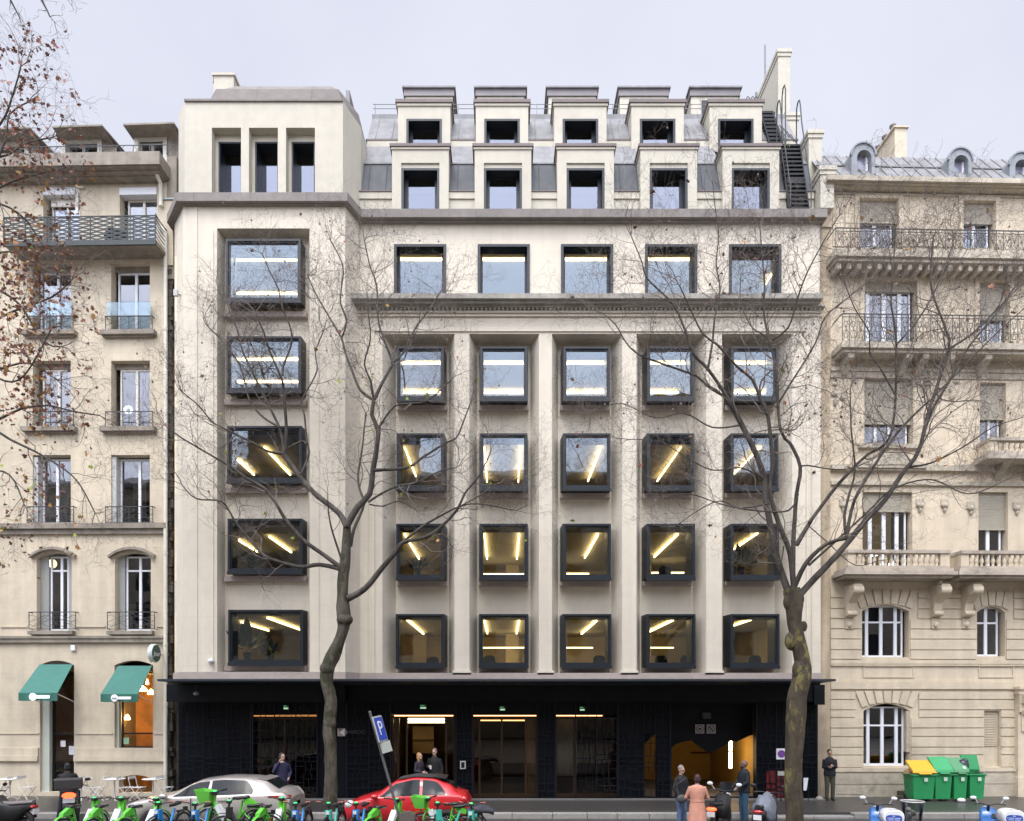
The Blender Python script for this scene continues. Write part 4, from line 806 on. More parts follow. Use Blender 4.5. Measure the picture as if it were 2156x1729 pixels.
# downpipe, joint, side roof
m = MB(); xp = LB.uv(352, 900)[0]; m.tube([(xp, -.12, .05), (xp, -.12, LB.uv(352, 495)[1]), (LB.uv(340, 480)[0], -.12, LB.uv(340, 478)[1]), (LB.uv(336, 476)[0], -.3, LB.uv(340, 470)[1])], .07, 8)
m.tube([(LB.uv(343, 440)[0], -.14, LB.uv(343, 440)[1]), (LB.uv(342, 392)[0], -.14, LB.uv(343, 392)[1]), (LB.uv(342, 388)[0], -.4, LB.uv(343, 384)[1])], .07, 8)
for v_ in (700, 1000, 1170, 1361, 1485): x_, z_ = LB.uv(352, v_); m.tube([(xp, -.12, z_), (xp, -.12, z_ + .1)], .085, 8)
m.build('downpipe', mat('cream_downpipe', (.60, .58, .50), .5, var=.08), LT)
m = MB(); x_, z_ = LB.uv(164, 398); m.box(x_ - .05, x_ + .05, -.08, 0, LB.uv(164, 452)[1], z_ - .05); m.box(x_ - .06, x_ + .26, -.1, 0, z_ - .02, z_ + .03); m.build('vent_pipe', M_CREAMF, LT)
random.seed(5); m = MB(); z = .0
while z < 19.2:
    h_ = random.uniform(.12, .34); m.box(XE + .005, XE + .09 + random.uniform(0, .12), .05 + random.uniform(-.06, .06), .5, z, z + h_ - .02); z += h_
m.box(XE, xcl - LB.o.x + .3, .30, 4, 0, 20.4); m.build('rough_joint', M_BRICKJ, LT)
m = MB(); x0, z0 = LB.uv(340, 460); x1 = LB.uv(366, 460)[0]; m.box(x0, x1, -.05, .3, LB.uv(350, 560)[1], LB.uv(350, 424)[1]); m.build('corner_pier', M_LEFT, LT)
m = MB(); zz = LB.uv(350, 424)[1]; m.add([(x0 - .03, -.1, zz), (x1 + .12, -.1, zz), (x1 + .12, 1.2, zz + 1.05), (x0 + .12, 1.2, zz + 1.05), (x0 - .03, -.1, zz + .05), (x1 + .12, -.1, zz + .05), (x1 + .12, 1.2, zz + 1.1), (x0 + .12, 1.2, zz + 1.1)], [(0, 3, 2, 1), (4, 5, 6, 7), (0, 1, 5, 4), (1, 2, 6, 5), (2, 3, 7, 6), (3, 0, 4, 7)]); m.build('lean_to_roof', mat('green_grey_zinc', (.28, .33, .33), .5, metal=.2, var=.15), LT)
m = MB(); m.box(XE, x1 + .1, 0, 2, 18.6, LB.uv(343, 330)[1]); m.build('side_wall', M_LEFTC, LT)
# ground floor shop: door, window, awnings, sign
M_AWN = mat('green_awning_canvas', (.042, .165, .135), .75, var=.07, scale=5); M_AWND = mat('green_awning_valance', (.028, .13, .10), .8, var=.1)
for k, (nm, cn, h) in enumerate([s for s in spec if s[0] == 'G']):
    x0, x1, z0, z1 = h; aw = MB(); y1 = -1.02
    if cn == 'A': ua, ub, vt, fa, fb, vf, vv = 80, 154, 1399, 39, 121, 1459, 1475.5
    else: ua, ub, vt, fa, fb, vf, vv = 246, 321, 1402, 212, 291, 1461.5, 1478
    tx0, tz = LB.uv(ua + 3, vt, -.02); tx1 = LB.uv(ub - 1, vt, -.02)[0]; fx0, fz = LB.uv(fa, vf, y1); fx1 = LB.uv(fb, vf, y1)[0]; zv = LB.uv(fa, vv, y1)[1]
    fx0 = tx0 - .05; fx1 = tx1 + .02 if False else fx1
    fx0 = LB.uv(fa, vf, y1)[0]
    aw.add([(tx0, -.02, tz), (tx1, -.02, tz), (fx1, y1, fz), (fx0, y1, fz), (tx0, -.02, tz - .02), (tx1, -.02, tz - .02), (fx1, y1, fz - .02), (fx0, y1, fz - .02)], [(0, 1, 2, 3), (7, 6, 5, 4), (0, 3, 7, 4), (1, 5, 6, 2)], 0)
    n = 12; rg = []
    for i in range(n + 1): x = fx0 + (fx1 - fx0) * i / n; dy = .015 * math.sin(i * 1.3); rg.append([(x, y1 + dy, fz), (x, y1 + dy - .008, fz), (x, y1 - .01 + dy * 2, zv - .01 * math.sin(i * .8)), (x, y1 + dy * 2, zv - .01 * math.sin(i * .8))])
    aw.rings(rg, 1, smooth=False)
    ao = aw.build('awning', [M_AWN, M_AWND], LT)
    m = MB(); m.tube([(fx0 + .05, y1 + .05, fz - .04), (x0 + .06, .0, fz - .35)], .018, 5); m.tube([(fx1 - .03, y1 + .05, fz - .04), (x1 - .02, .0, fz - .3)], .018, 5); m.build('awning_arm', M_CREAMF, ao)
    cxs = fx0 + (fx1 - fx0) * .38; m = MB(); m.lathe((cxs, y1 - .035, (fz + zv) / 2), [(.125, 0), (.125, .012)], 20, axis='y'); m.box(cxs + .1, cxs + .58, y1 - .033, y1 - .02, (fz + zv) / 2 - .05, (fz + zv) / 2 + .05)
    m.build('logo_disc', mat('awning_white', (.8, .82, .84), .5) if cn == 'B' else mat('lit_logo', (.9, .9, .9), .5, emit=(.9, .95, 1), estr=1.0), ao)
    if cn == 'B': text('jour', .10, 'lettering', M_NAVY, ao, (cxs, y1 - .042, (fz + zv) / 2 - .01), ext=.002)
    fr = MB(); y = .26
    if cn == 'A':
        fr.box(x0, x0 + .28, .1, y, 0, z1 - .2, 1); fr.box(x0 + .3, x0 + .36, y, y + .05, 0, z1 - .2); xm = x0 + .36; zt_ = LB.uv(120, 1545)[1]; fr.box(xm, x1, y, y + .05, zt_ - .03, zt_ + .03); fr.box(x1 - .05, x1, y, y + .05, 0, z1 - .2); fr.box(xm, x1, y, y + .05, .02, .12)
    else:
        fr.box(x0, x0 + .1, .12, y, z0, z1 - .2, 1); fr.box(x0 + .12, x0 + .17, y, y + .05, z0, z1 - .2); zt_ = LB.uv(280, 1545)[1]; fr.box(x0 + .17, x1, y, y + .05, zt_ - .03, zt_ + .03); fr.box(x0 + .12, x1, y, y + .05, z0, z0 + .05)
    wo = fr.build('shopfront', [M_BLACK, mat('pale_green_reveal', (.45, .48, .42), .7)], LT); p = MB(); p.box(x0 + .3 if cn == 'A' else x0 + .15, x1, y + .02, y + .03, z0 + .02, z1 - .15); p.build('pane', M_GLC, wo)
# cafe interior
M_CAFW = mat('cafe_warm_wall', (.62, .33, .12), .7, var=.5, scale=1.1); M_CAFB = mat('cafe_brown_wall', (.62, .42, .27), .8, var=.35, scale=1.3)
m = MB(); xa_, xm_, xb_ = -6.4, -3.2, XE - .05
m.box(xa_, xm_, 2.6, 2.7, 0, 4.5, 1); m.box(xm_, xb_, 2.8, 2.9, 0, 4.5, 0); m.box(xa_, xb_, .4, 2.8, 4.5, 4.6, 1); m.box(xa_ - .1, xa_, .4, 2.8, 0, 4.5, 1); m.box(xb_, xb_ + .04, .4, 2.8, 0, 4.5, 1)
m.box(xa_ + .3, xm_ - .2, 1.4, 2.0, 0, 1.05, 2); m.box(-2.0, -.8, 2.2, 2.4, 1.9, 2.6, 3); m.box(-2.0, -.9, 1.6, 1.75, 1.6, 1.68, 3); m.box(-5.1, -3.7, 2.4, 2.5, 2.05, 2.25, 4)
m.build('cafe_room', [M_CAFW, M_CAFB, M_BLACK, mat('orange_shelf', (.55, .25, .06), .6), mat('pale_board', (.45, .48, .46), .6)], LT)
M_PEND = mat('lit_pendant', (1, .8, .4), .5, emit=(1, .58, .22), estr=45)
def wl(x, y, z, P=LB): p = P.o + P.X * x + P.Yv * y; return (p.x, p.y, z)
for u, v_, y, s_, lb in ((300, 1452, 1.2, .16, 'glowing yellow pendant lamp beside the right awning edge'), (318, 1459, 1.6, .12, 'smaller glowing pendant in the cafe window corner'), (268, 1512, 1.8, .10, 'low glowing lamp in the cafe window'), (310, 1438, 1.4, .05, 'tiny spotlight high in the cafe window')):
    x, z = LB.uv(u, v_, y); m = MB(); m.lathe((0, 0, 0), [(s_, -.06), (s_ * .9, .02), (s_ * .3, .12), (.01, .14)], 14); o = m.build('pendant_lamp', M_PEND); o.location = wl(x, y, z); tag(o, lb, 'lamp')
x, z = LB.uv(111, 1187, 1.3); m = MB(); m.ell((0, 0, 0), (.14, .14, .17)); o = m.build('globe_lamp', mat('lit_globe', (1, .8, .5), .5, emit=(1, .75, .4), estr=3)); o.location = wl(x, 1.3, z); tag(o, 'warm lamp shining through the left first floor window of the beige building', 'lamp')
x, z = LB.uv(270, 863, 1.0); m = MB()
for i in range(9): a = i * .7; m.ell((math.cos(a) * .13, 0, math.sin(a) * .11), .05, 6, 5)
o = m.build('chandelier', mat('lit_crystal', (1, 1, 1), .3, emit=(.9, .95, 1), estr=2.5)); o.location = wl(x, 1.0, z); tag(o, 'white sparkling chandelier behind the right third floor window', 'lamp')
for u, v_, w_, h_, lb, cl in ((133, 1566, .09, .11, 'white notice on the cafe door', (.7, .7, .72)), (151, 1580, .1, .16, 'pale poster at the right edge of the cafe door', (.6, .62, .68)), (266, 1560, .1, .12, 'small green and white card in the cafe window', (.25, .42, .28))):
    x, z = LB.uv(u, v_, .24); m = MB(); m.box(-w_, w_, -.004, 0, -h_, h_); o = m.build('notice', mat('notice_%d' % u, cl, .6)); o.location = wl(x, .24, z); o.rotation_euler = (0, 0, LB.a); tag(o, lb, 'notice')
x, z = LB.uv(326, 1376, -.5); t = thing('round_sign', 'round dark green cafe sign with white rim jutting from the beige wall', 'sign', wl(x, -.55, z), LB.a); m = MB(); m.lathe((-.08, 0, 0), [(.31, 0), (.33, .02), (.33, .14), (.31, .16)], 28, axis='x'); m.box(-.02, .02, .3, .56, -.02, .02); m.build('rim', mat('silver_rim', (.62, .68, .66), .35, metal=.2), t)
m = MB(); m.lathe((.08, 0, 0), [(.295, 0), (.295, .012)], 28, axis='x'); m.build('face', mat('dark_green_sign', (.035, .075, .05), .4), t); text('Jour', .25, 'lettering', M_WHITE, t, (.097, 0, -.02), rot=(R(90), 0, R(90)), ext=.002, shear=.2)
x, z = LB.uv(152, 1364, -.1); m = MB(); m.box(-.08, .08, -.08, 0, -.1, .1); o = bevel(m.build('alarm_box', M_WHITE), .01); o.location = wl(x, 0, z); tag(o, 'small white alarm box between the two awnings', 'alarm')

# ------------------------------------------------------------------ right apartment building
RB = PL(11.70, .32, R(1.5)); RT = thing('stone_apartment_building', 'cream stone apartment building at the right with banded masonry, balustrades and zinc roof', 'building', (RB.o.x, RB.o.y, 0), RB.a)
rr = RB.rect; XS = RB.uv(1748, 1500)[0]; XR2 = 11.5
vt = lambda v, u=1760, off=0: RB.uv(u, v, off)[1]
H2 = {'F6a': rr(1808.6, 1891, 419, 522), 'F6b': rr(2027, 2095, 424, 522), 'F5a': rr(1819, 1930, 590, 720), 'F5b': rr(2061, 2124, 592, 720), 'F4a': rr(1820, 1923, 796, 936), 'F4b': rr(2063, 2118, 806, 950),
      'F3a': rr(1816, 1921, 1036, 1196), 'F3b': rr(2060, 2122, 1036, 1196), 'F2a': rr(1815, 1914, 1274, 1384), 'F2b': rr(2057, 2116, 1277, 1382), 'Ga': rr(1818, 1916, 1482, 1613), 'Gs': rr(2072, 2105, 1497, 1614)}
for k in list(H2):
    if k[0] == 'F' and k[-1] == 'a': a = H2[k]; H2[k.replace('a', 'c')] = (a[0] + 7.3, a[1] + 7.3, a[2], a[3])
xd = RB.uv(2134, 1600)[0]
b = MB(); zc2 = RB.uv(1760, 372)[1]; wall(b, -.45, XR2, 0, zc2, 0, list(H2.values()), .32)
for k, h in H2.items():
    if k[:2] == 'F2': arch_fill(b, h[0], h[1], h[3] - .22, h[3], 0, .3)
    if k == 'Ga': arch_fill(b, h[0], h[1], h[3] - .26, h[3], 0, .3)
b.add([(-.45, 0, 0), (-.45, 9, 0), (-.45, 9, zc2), (-.45, 0, zc2)], [(0, 1, 2, 3)]); b.build('wall', M_RIGHT, RT, fix=False)
m = MB()
for z in (4.1, 8.0, 11.6, 14.6, 18.0, 21.0): m.box(-.3, XR2, .6, 5, z - .15, z)
m.box(-.3, XR2, 5, 5.1, 0, 22); m.box(4.0, 4.1, .6, 5, 0, 22); m.build('interior', M_DARKIN, RT)
m = MB(); m.box(-.52, XS - .02, -.06, 0, 0, PZ(470, 0)); m.box(-.56, XS - .0, -.12, .3, PZ(470, 0), PZ(438, 0)); m.build('party_strip', M_PARTY, RT)
# rusticated courses
def courses(vs, x0, x1, holes, pr=.045, gap=.035, mg=.03):
    m = MB()
    for va, vb in zip(vs, vs[1:]):
        z1, z0 = vt(va) - gap / 2, vt(vb) + gap / 2; segs = [(x0, x1)]
        for h in holes:
            if h[2] < z1 - .05 and h[3] > z0 + .05:
                ns = []
                for a, c in segs:
                    if h[1] + mg <= a or h[0] - mg >= c: ns.append((a, c)); continue
                    if h[0] - mg > a: ns.append((a, h[0] - mg))
                    if h[1] + mg < c: ns.append((h[1] + mg, c))
                segs = ns
        for a, c in segs:
            if c - a > .04: m.box(a, c, -pr, .0, z0, z1)
    return m
hol = [H2[k] for k in H2 if k[:2] in ('F2', 'Ga', 'Gs')]
def vous(h): return (h[0] - .28, h[1] + .28, h[3] - .3, h[3] + .45)
m = courses([1239, 1259.4, 1282, 1303, 1324.3, 1345.6, 1368.3, 1388.6, 1398.8], XS, XR2, hol + [vous(H2[k]) for k in ('F2a', 'F2b', 'F2c')]); m.build('banded_masonry', M_RIGHT, RT)
xm2 = (H2['Ga'][0] + H2['Ga'][1]) / 2
for a_, c_ in ((XS, xm2), (xm2, xd)): courses([1456, 1473, 1494.7, 1511, 1533, 1551, 1573.5, 1589.7, 1616], a_, c_, hol + [vous(H2['Ga'])]).build('banded_masonry', M_RIGHT, RT)
def fan(h, zb, ht, n=7, key=False):
    m = MB(); cx = (h[0] + h[1]) / 2; hw = (h[1] - h[0]) / 2 + .1; oz = zb - 1.5
    for i in range(n):
        f0, f1 = -1 + 2 * i / n + .03, -1 + 2 * (i + 1) / n - .03; a0, a1 = f0 * hw, f1 * hw; sp = 1.28; zl0 = zb - .18 * f0 * f0 * abs(f0) ** .3; zl1 = zb - .18 * f1 * f1
        m.prism([(cx + a0, zl0), (cx + a1, zl1), (cx + a1 * sp, zb + ht), (cx + a0 * sp, zb + ht)], -.05, 0, 'y')
    return m.build('voussoir_arch', M_RIGHT, RT)
fan(H2['Ga'], H2['Ga'][3] + .04, .42); 
for k in ('F2a', 'F2b', 'F2c'): fan(H2[k], H2[k][3] + .04, .5, 7 if k != 'F2b' else 5)
def panel(u0, u1, v0, v1, pr=.03):
    x0, x1, z0, z1 = rr(u0, u1, v0, v1); m = MB(); t = .045
    m.box(x0, x1, -pr, 0, z1 - t, z1); m.box(x0, x1, -pr, 0, z0, z0 + t); m.box(x0, x0 + t, -pr, 0, z0 + t, z1 - t); m.box(x1 - t, x1, -pr, 0, z0 + t, z1 - t); return m
panel(1817, 1924, 1402, 1427).build('panel_moulding', M_RIGHT, RT); panel(2060, 2134, 1402, 1427).build('panel_moulding', M_RIGHT, RT)
m = MB()
for v0, v1, pr in ((1399, 1402, .06), (1431, 1436, .03), (1436, 1451, .07), (1616.5, 1625, .09)):
    hs_ = [(XS, xd if v0 > 1430 else XR2)]
    for a, c in hs_: m.box(a, c, -pr, 0, vt(v1), vt(v0))
m.build('string_course', M_RIGHT, RT)
m = MB(); m.box(XS, xd, -.06, 0, 0, vt(1626)); m.box(XS + .2, XS + 1.2, -.075, -.06, .1, .35); z_ = vt(1650); m.box(XS, xd, -.075, -.061, z_ - .01, z_ + .30); m.build('plinth', M_RIGHTD, RT)
m = MB(); x0, x1, z0, z1 = rr(1882, 1956, 1662, 1676); m.box(x0, x1, -.10, -.076, .02, .27); m.box(x0 + .05, x1 - .05, -.11, -.10, .06, .22, 1); m.build('cellar_grille', [M_RIGHTD, M_BRICKJ], RT)
# door surround at the far right
m = MB(); m.box(xd, xd + .55, -.22, 0, 0, vt(1500)); m.box(xd - .02, xd + 3, -.3, 0, vt(1462), vt(1452)); m.box(xd - .06, xd + 3, -.36, 0, vt(1452), vt(1446)); m.box(xd + .02, xd + .5, -.28, 0, vt(1500), vt(1462))
m.lathe((xd + .26, -.34, vt(1472)), [(.16, -.18), (.16, .18)], 14, axis='x'); m.lathe((xd + .26, -.28, vt(1500)), [(.1, -.15), (.1, .15)], 14, axis='x'); m.box(xd + .1, xd + .42, -.27, -.2, vt(1540), vt(1500)); m.box(xd - .03, xd + .5, -.26, 0, 0, .7)
m.build('door_surround', M_RIGHT, RT)
# windows
def r3(k, st, fm=M_WHITE, y=.2, **kw): h = H2[k]; return french(RT, h[0], h[1] - .12, h[2], h[3] - kw.pop('top', 0), y, st, fm, **kw)
for s_ in 'ac':
    r3('F2' + s_, (.17, .5, .83), transom=vt(1309), sw=.11); r3('F3' + s_, (.22, .52, .8), sw=.13, top=.6); r3('F5' + s_, (.13, .46, .78), sw=.14, top=.3); r3('F4' + s_, (.3, .6), top=1.5); r3('F6' + s_, (.5,), top=.75, sw=.13)
r3('Ga', (.17, .5, .83), transom=vt(1528), sw=.11, top=.1); r3('F2b', (.5,), transom=vt(1310), sw=.11); r3('F3b', (.5,), sw=.12, top=1.2); r3('F4b', (.55,), top=1.2); r3('F5b', (.5,), top=1.1); r3('F6b', (.5,), top=.65, sw=.12)
h = H2['Gs']; m = MB(); m.box(h[0], h[1], .1, .14, h[2], h[3] - .0); z = h[2] + .75
while z < h[3] - .08: m.add([(h[0] + .05, .06, z), (h[1] - .05, .06, z), (h[1] - .05, .1, z + .05), (h[0] + .05, .1, z + .05)], [(0, 1, 2, 3)]); z += .06
m.build('louvre_shutter', M_RIGHT, RT, fix=False)
m = MB(); h = H2['Ga']; m.box(h[1] - .12, h[1], .02, .3, h[2] + .5, h[3] - .25); m.build('folded_shutter', M_RIGHTD, RT)
def blind(k, dz, frac=1):
    h = H2[k]; m = MB(); z = h[3]; y = .12
    while z > h[3] - dz: m.box(h[0], h[1], y, y + .03, z - .045, z); z -= .055
    m.box(h[0], h[1], y - .02, y + .03, z - .03, z); m.build('roller_blind', M_SHUT, RT)
for s_ in 'ac': blind('F6' + s_, .76); blind('F4' + s_, 1.58); blind('F3' + s_, .62); blind('F5' + s_, .3)
blind('F6b', .66); blind('F5b', 1.3); blind('F4b', 1.25); blind('F3b', 1.28)
# cornice and frieze
m = MB()
for v0, v1, pr in ((368, 378, .52), (378, 384, .42), (384, 391, .3), (391, 397, .15), (405, 408, .06)): m.box(-.35, XR2, -pr, 0, vt(v1, off=-pr), vt(v0, off=-pr))
m.build('cornice', M_RIGHTD, RT)
for k in ('F6a', 'F6b', 'F6c', 'F5a', 'F5b', 'F5c'):
    h = H2[k]; m = MB(); m.box(h[0] - .16, h[0], -.05, 0, h[2], h[3] + .14); m.box(h[1], h[1] + .16, -.05, 0, h[2], h[3] + .14); m.box(h[0], h[1], -.05, 0, h[3], h[3] + .14); m.build('window_surround', M_RIGHT, RT)
panel(1915, 2010, 413, 520).build('panel_moulding', M_RIGHT, RT); panel(1753, 1796, 413, 520).build('panel_moulding', M_RIGHT, RT)
# balconies
def balcony(u0, vr, vf, vs, yb, x1=XR2, mod=True):
    x0 = RB.uv(u0, vf, yb)[0]; z1, zf, zs = vt(vr, u0, yb), vt(vf, u0, yb), vt(vs, u0, yb); m = MB(); m.box(x0, x1, yb, 0, zs + .12, zf); m.box(x0 + .08, x1, yb + .1, 0, zs, zs + .12); m.build('balcony_slab', M_RIGHTD, RT)
    railing(x0 + .04, x1, zf + .01, z1, yb + .06, fancy=1)
    if mod:
        k = MB(); x = x0 + .15
        while x < x1: k.box(x, x + .14, yb + .18, 0, zs - .22, zs - .002); x += .36
        k.build('modillion_row', M_RIGHTD, RT)
    return x0, zs
balcony(1759, 476.6, 522, 545, -.75); x0, zs = balcony(1773, 657.6, 718, 738, -.75, mod=False)
for x in (x0 + .3, x0 + 2.35, x0 + 2.95, x0 + 3.9, x0 + 5.2): m = MB(); m.prism([(0, zs), (-.62, zs), (-.6, zs - .16), (-.35, zs - .3), (-.12, zs - .55), (0, zs - .6)], x, x + .22, 'x'); m.build('console', M_RIGHTD, RT)
m = MB(); m.box(XS, XR2, -.1, 0, vt(783), vt(776)); m.box(XS, XR2, -.05, 0, vt(796), vt(783)); m.build('string_course', M_RIGHTD, RT)
for k in ('F4a', 'F4c'):
    h = H2[k]; m = MB(); m.box(h[0] - .25, h[1] + .25, -.14, 0, h[2] - .16, h[2] - .01); m.build('sill', M_RIGHTD, RT)
    m = MB(); cx = (h[0] + h[1]) / 2; z = vt(981); m.prism([(cx - 1.25, z - .12), (cx + 1.25, z - .12), (cx + 1.25, z), (cx, z + .52), (cx - 1.25, z)], -.22, 0, 'y'); m.prism([(cx - 1.0, z - .02), (cx + 1.0, z - .02), (cx, z + .38)], -.24, -.221, 'y'); m.build('pediment', M_RIGHTD, RT)
m = MB(); m.box(XS, XR2, -.16, 0, vt(992), vt(980)); m.box(XS, XR2, -.1, 0, vt(1022), vt(1014)); m.build('string_course', M_RIGHTD, RT)
random.seed(9)
for u, v_ in ((1988, 1062), (1936, 1062), (2043, 1068), (2140, 1068), (1775, 1062)):                       # carved drops beside the windows
    x, z = RB.uv(u, v_); m = MB(); m.box(x - .14, x + .14, -.05, 0, z - .06, z + .18); m.ell((x, -.05, z - .05), (.12, .08, .1), 8, 6); m.ell((x, -.04, z - .2), (.06, .05, .1), 8, 6); m.build('carved_drop', M_RIGHTD, RT)
for k in range(26):
    m = MB(); u = random.uniform(1950, 2040); v_ = random.uniform(760, 860); x, z = RB.uv(u, v_)
    if k > 13: x, z = RB.uv(random.uniform(1755, 1810), random.uniform(760, 850))
    m.ell((x, -.02, z), (random.uniform(.06, .14), .07, random.uniform(.06, .14)), 8, 5); m.build('carved_ornament', M_RIGHTD, RT)
# stone balconies with balusters
M_BP = [M_RIGHT]
def stonebal(u0, u1, vr, vf, vs, yb, first, step=.2):
    x0, x1 = RB.uv(u0, vf, yb)[0], (RB.uv(u1, vf, yb)[0] if u1 else XR2); zr, zf, zs = vt(vr, 1800, yb), vt(vf, 1800, yb), vt(vs, 1800, yb)
    m = MB(); m.box(x0 - .1, x1 + .1, yb - .08, 0, zf - .12, zf); m.box(x0 - .18, x1 + .18, yb - .16, 0, zf - .24, zf - .12); m.box(x0 - .08, x1 + .08, yb - .04, 0, zs, zf - .24); m.build('balcony_slab', M_BALST, RT)
    m = MB(); m.box(x0 - .02, x1 + .02, yb - .04, yb + .22, zr - .11, zr); m.box(x0, x1, yb, yb + .18, zf, zf + .09); m.box(x0 - .02, x0 + .2, yb + .2, 0, zr - .11, zr); m.build('balustrade_rail', M_BALST, RT)
    m = MB(); m.box(x0, x0 + .28, yb + .01, yb + .17, zf + .09, zr - .11); m.box(x0 + .02, x0 + .16, yb + .17, 0, zf, zr - .11); m.build('balustrade_pier', M_RIGHT, RT); m = MB(); m.box(x1 - .32, x1, yb + .01, yb + .17, zf + .09, zr - .11); m.build('balustrade_pier', M_RIGHT, RT)
    x = x0 + .38; z0, h = zf + .09, zr - .11 - zf - .09; src = None
    prof = [(.045, 0), (.055, .06), (.035, .12), (.05, .25), (.075, .42), (.05, .62), (.032, .8), (.05, .9), (.055, 1)]
    while x < x1 - .4:
        if first[0] is None: q = MB(); q.lathe((0, 0, 0), [(r, z * h) for r, z in prof], 8); first[0] = q.build('baluster', M_RIGHT, RT); o = first[0]
        else: o = first[0].copy(); COL.objects.link(o); o.parent = RT
        o.location = (x, yb + .09, z0); x += step
fb = [None]; stonebal(1785, 2000, 1157.5, 1196, 1216, -.8, fb); stonebal(2024, None, 1158, 1196, 1216, -.8, fb); stonebal(2085, None, 918, 951, 966, -.7, fb)
def scroll(u, v0, yb):
    x, z = RB.uv(u, v0); m = MB(); w_ = .3
    pts = [(0, z), (yb * .95, z), (yb * 1.0, z - .14), (yb * .9, z - .34), (yb * .6, z - .46), (yb * .38, z - .62), (yb * .3, z - .95), (yb * .22, z - 1.1), (0, z - 1.12)]
    m.prism(pts, x - w_ / 2, x + w_ / 2, 'x'); m.lathe((x, yb * .8, z - .2), [(.17, -w_ / 2 - .03), (.17, w_ / 2 + .03)], 14, axis='x'); m.lathe((x, yb * .3, z - .98), [(.1, -w_ / 2 - .02), (.1, w_ / 2 + .02)], 12, axis='x')
    m.box(x - .13, x + .13, -.1, 0, z - 1.5, z - 1.12); m.ell((x, -.09, z - 1.36), (.11, .08, .12), 8, 6); m.build('console', M_RIGHT, RT)
for u in (1786, 1966, 2031, 2170): scroll(u, 1236, -.72)
for u in (2100, 2160):
    x, z = RB.uv(u, 967); m = MB(); m.prism([(0, z), (-.6, z), (-.62, z - .2), (-.3, z - .45), (0, z - .8)], x - .14, x + .14, 'x'); m.build('console', M_RIGHTD, RT)
# roof
def rp(u, v, off): x, z = RB.uv(u, v, off); return (x, off, z)
zr0, zr1 = RB.uv(1750, 368, -.4)[1], RB.uv(1740, 329, .95)[1]
m = MB(); m.add([(-.4, -.35, zr0), (XR2, -.35, zr0), (XR2, .95, zr1), (-.4, .95, zr1)], [(0, 1, 2, 3)]); m.box(-.4, XR2, .95, 8, zr1 - .3, zr1)
for i in range(28):
    x = -.2 + i * .42; m.tube([(x, -.36, zr0 + .01), (x - .0, .94, zr1 + .01)], .02, 4)
zm = (zr0 + zr1) / 2 - .05; m.box(-.4, XR2, .22, .27, zm, zm + .03); m.build('roof', M_ZINC, RT)
def ldormer(u0, u1, vtop, vb, w0, w1, wt):
    y = -.2; x0, x1 = RB.uv(u0, vb, y)[0], RB.uv(u1, vb, y)[0]; zt_ = RB.uv(u0, vtop, y)[1]; z0 = zr0 - .02; cx, r = (x0 + x1) / 2, (x1 - x0) / 2; zs = zt_ - r
    def prof(rr_, n=14): return [(cx - rr_, z0)] + [(cx - rr_ * math.cos(math.pi * i / n), zs + rr_ * math.sin(math.pi * i / n)) for i in range(n + 1)] + [(cx + rr_, z0)]
    A, B_ = prof(r), prof(r * .62); m = MB(); n = len(A)
    B2 = [(p[0] + .04, p[1] - .06) for p in B_]; B2[0] = (B2[0][0], z0); B2[-1] = (B2[-1][0], z0)
    fr = [(p[0], y, p[1]) for p in A]; inn = [(p[0], y, p[1]) for p in B2]; m.add(fr + inn, [(i, i + 1, n + i + 1, n + i) for i in range(n - 1)])
    m.add(inn + [(p[0], y + .35, p[2]) for p in inn], [(i, i + 1, n + i + 1, n + i) for i in range(n - 1)])
    bk = [(p[0], 1.5, p[1]) for p in A]; m.add(fr + bk, [(i, i + 1, n + i + 1, n + i) for i in range(n - 1)], 0, True)
    d = m.build('dormer', M_ZINCB, RT, fix=False)
    m = MB(); rg = []
    for rr_, dy in ((r * 1.0, -.05), (r * 1.13, -.05), (r * 1.13, .06), (r, .06)): rg.append([(cx - rr_ * math.cos(math.pi * i / 14), y + dy, zs + rr_ * math.sin(math.pi * i / 14)) for i in range(15)])
    rg2 = [[rg[k][i] for k in range(4)] for i in range(15)]; m.rings(rg2, smooth=False); m.build('hood_moulding', M_ZINCB, d)
    m = MB(); x0_, x1_ = cx + .04 - r * .62, cx + .04 + r * .62; m.box(x1_ - .1, x1_ - .02, y + .2, y + .27, z0, zs + .1); m.box(x0_, x1_, y + .26, y + .28, z0, zs + r * .6, 1); m.build('window', [M_WHITE, mat('grey_violet_glass', (.27, .27, .36), .15, spec=.8)], d)
ldormer(1793, 1842, 302, 366, 0, 0, 0); ldormer(1998, 2046, 313, 376, 0, 0, 0); ldormer(2126, 2176, 322, 381, 0, 0, 0)
m = MB(); x0, x1, _, zt_ = rr(1879, 1910, 264, 300, 2.0); xw, xv = RB.uv(1884, 300, 1.6)[0], RB.uv(1909, 300, 1.6)[0]; m.box(xw, xv, 1.6, 3.0, zr1 - .3, RB.uv(1895, 270, 1.6)[1]); m.box(xw - .07, xv + .07, 1.54, 3.06, RB.uv(1895, 270, 1.6)[1], RB.uv(1895, 264, 1.54)[1])
m.box(xw - .02, xv, 3.02, 5.0, zr1 - .3, RB.uv(1895, 272, 1.6)[1] - .1, 1); ch = m.build('chimney', [M_RIGHT, mat('old_brick', (.20, .10, .07), .9, var=.3, scale=6)], RT)
for k in range(6): m = MB(); m.lathe((xw + .15, 2.0 + k * .52, RB.uv(1895, 264, 1.54)[1] - .02), [(.1, 0), (.09, .3), (.12, .33), (.12, .38)], 8); m.build('chimney_pot', mat('grey_pot', (.16, .14, .13), .8), ch)
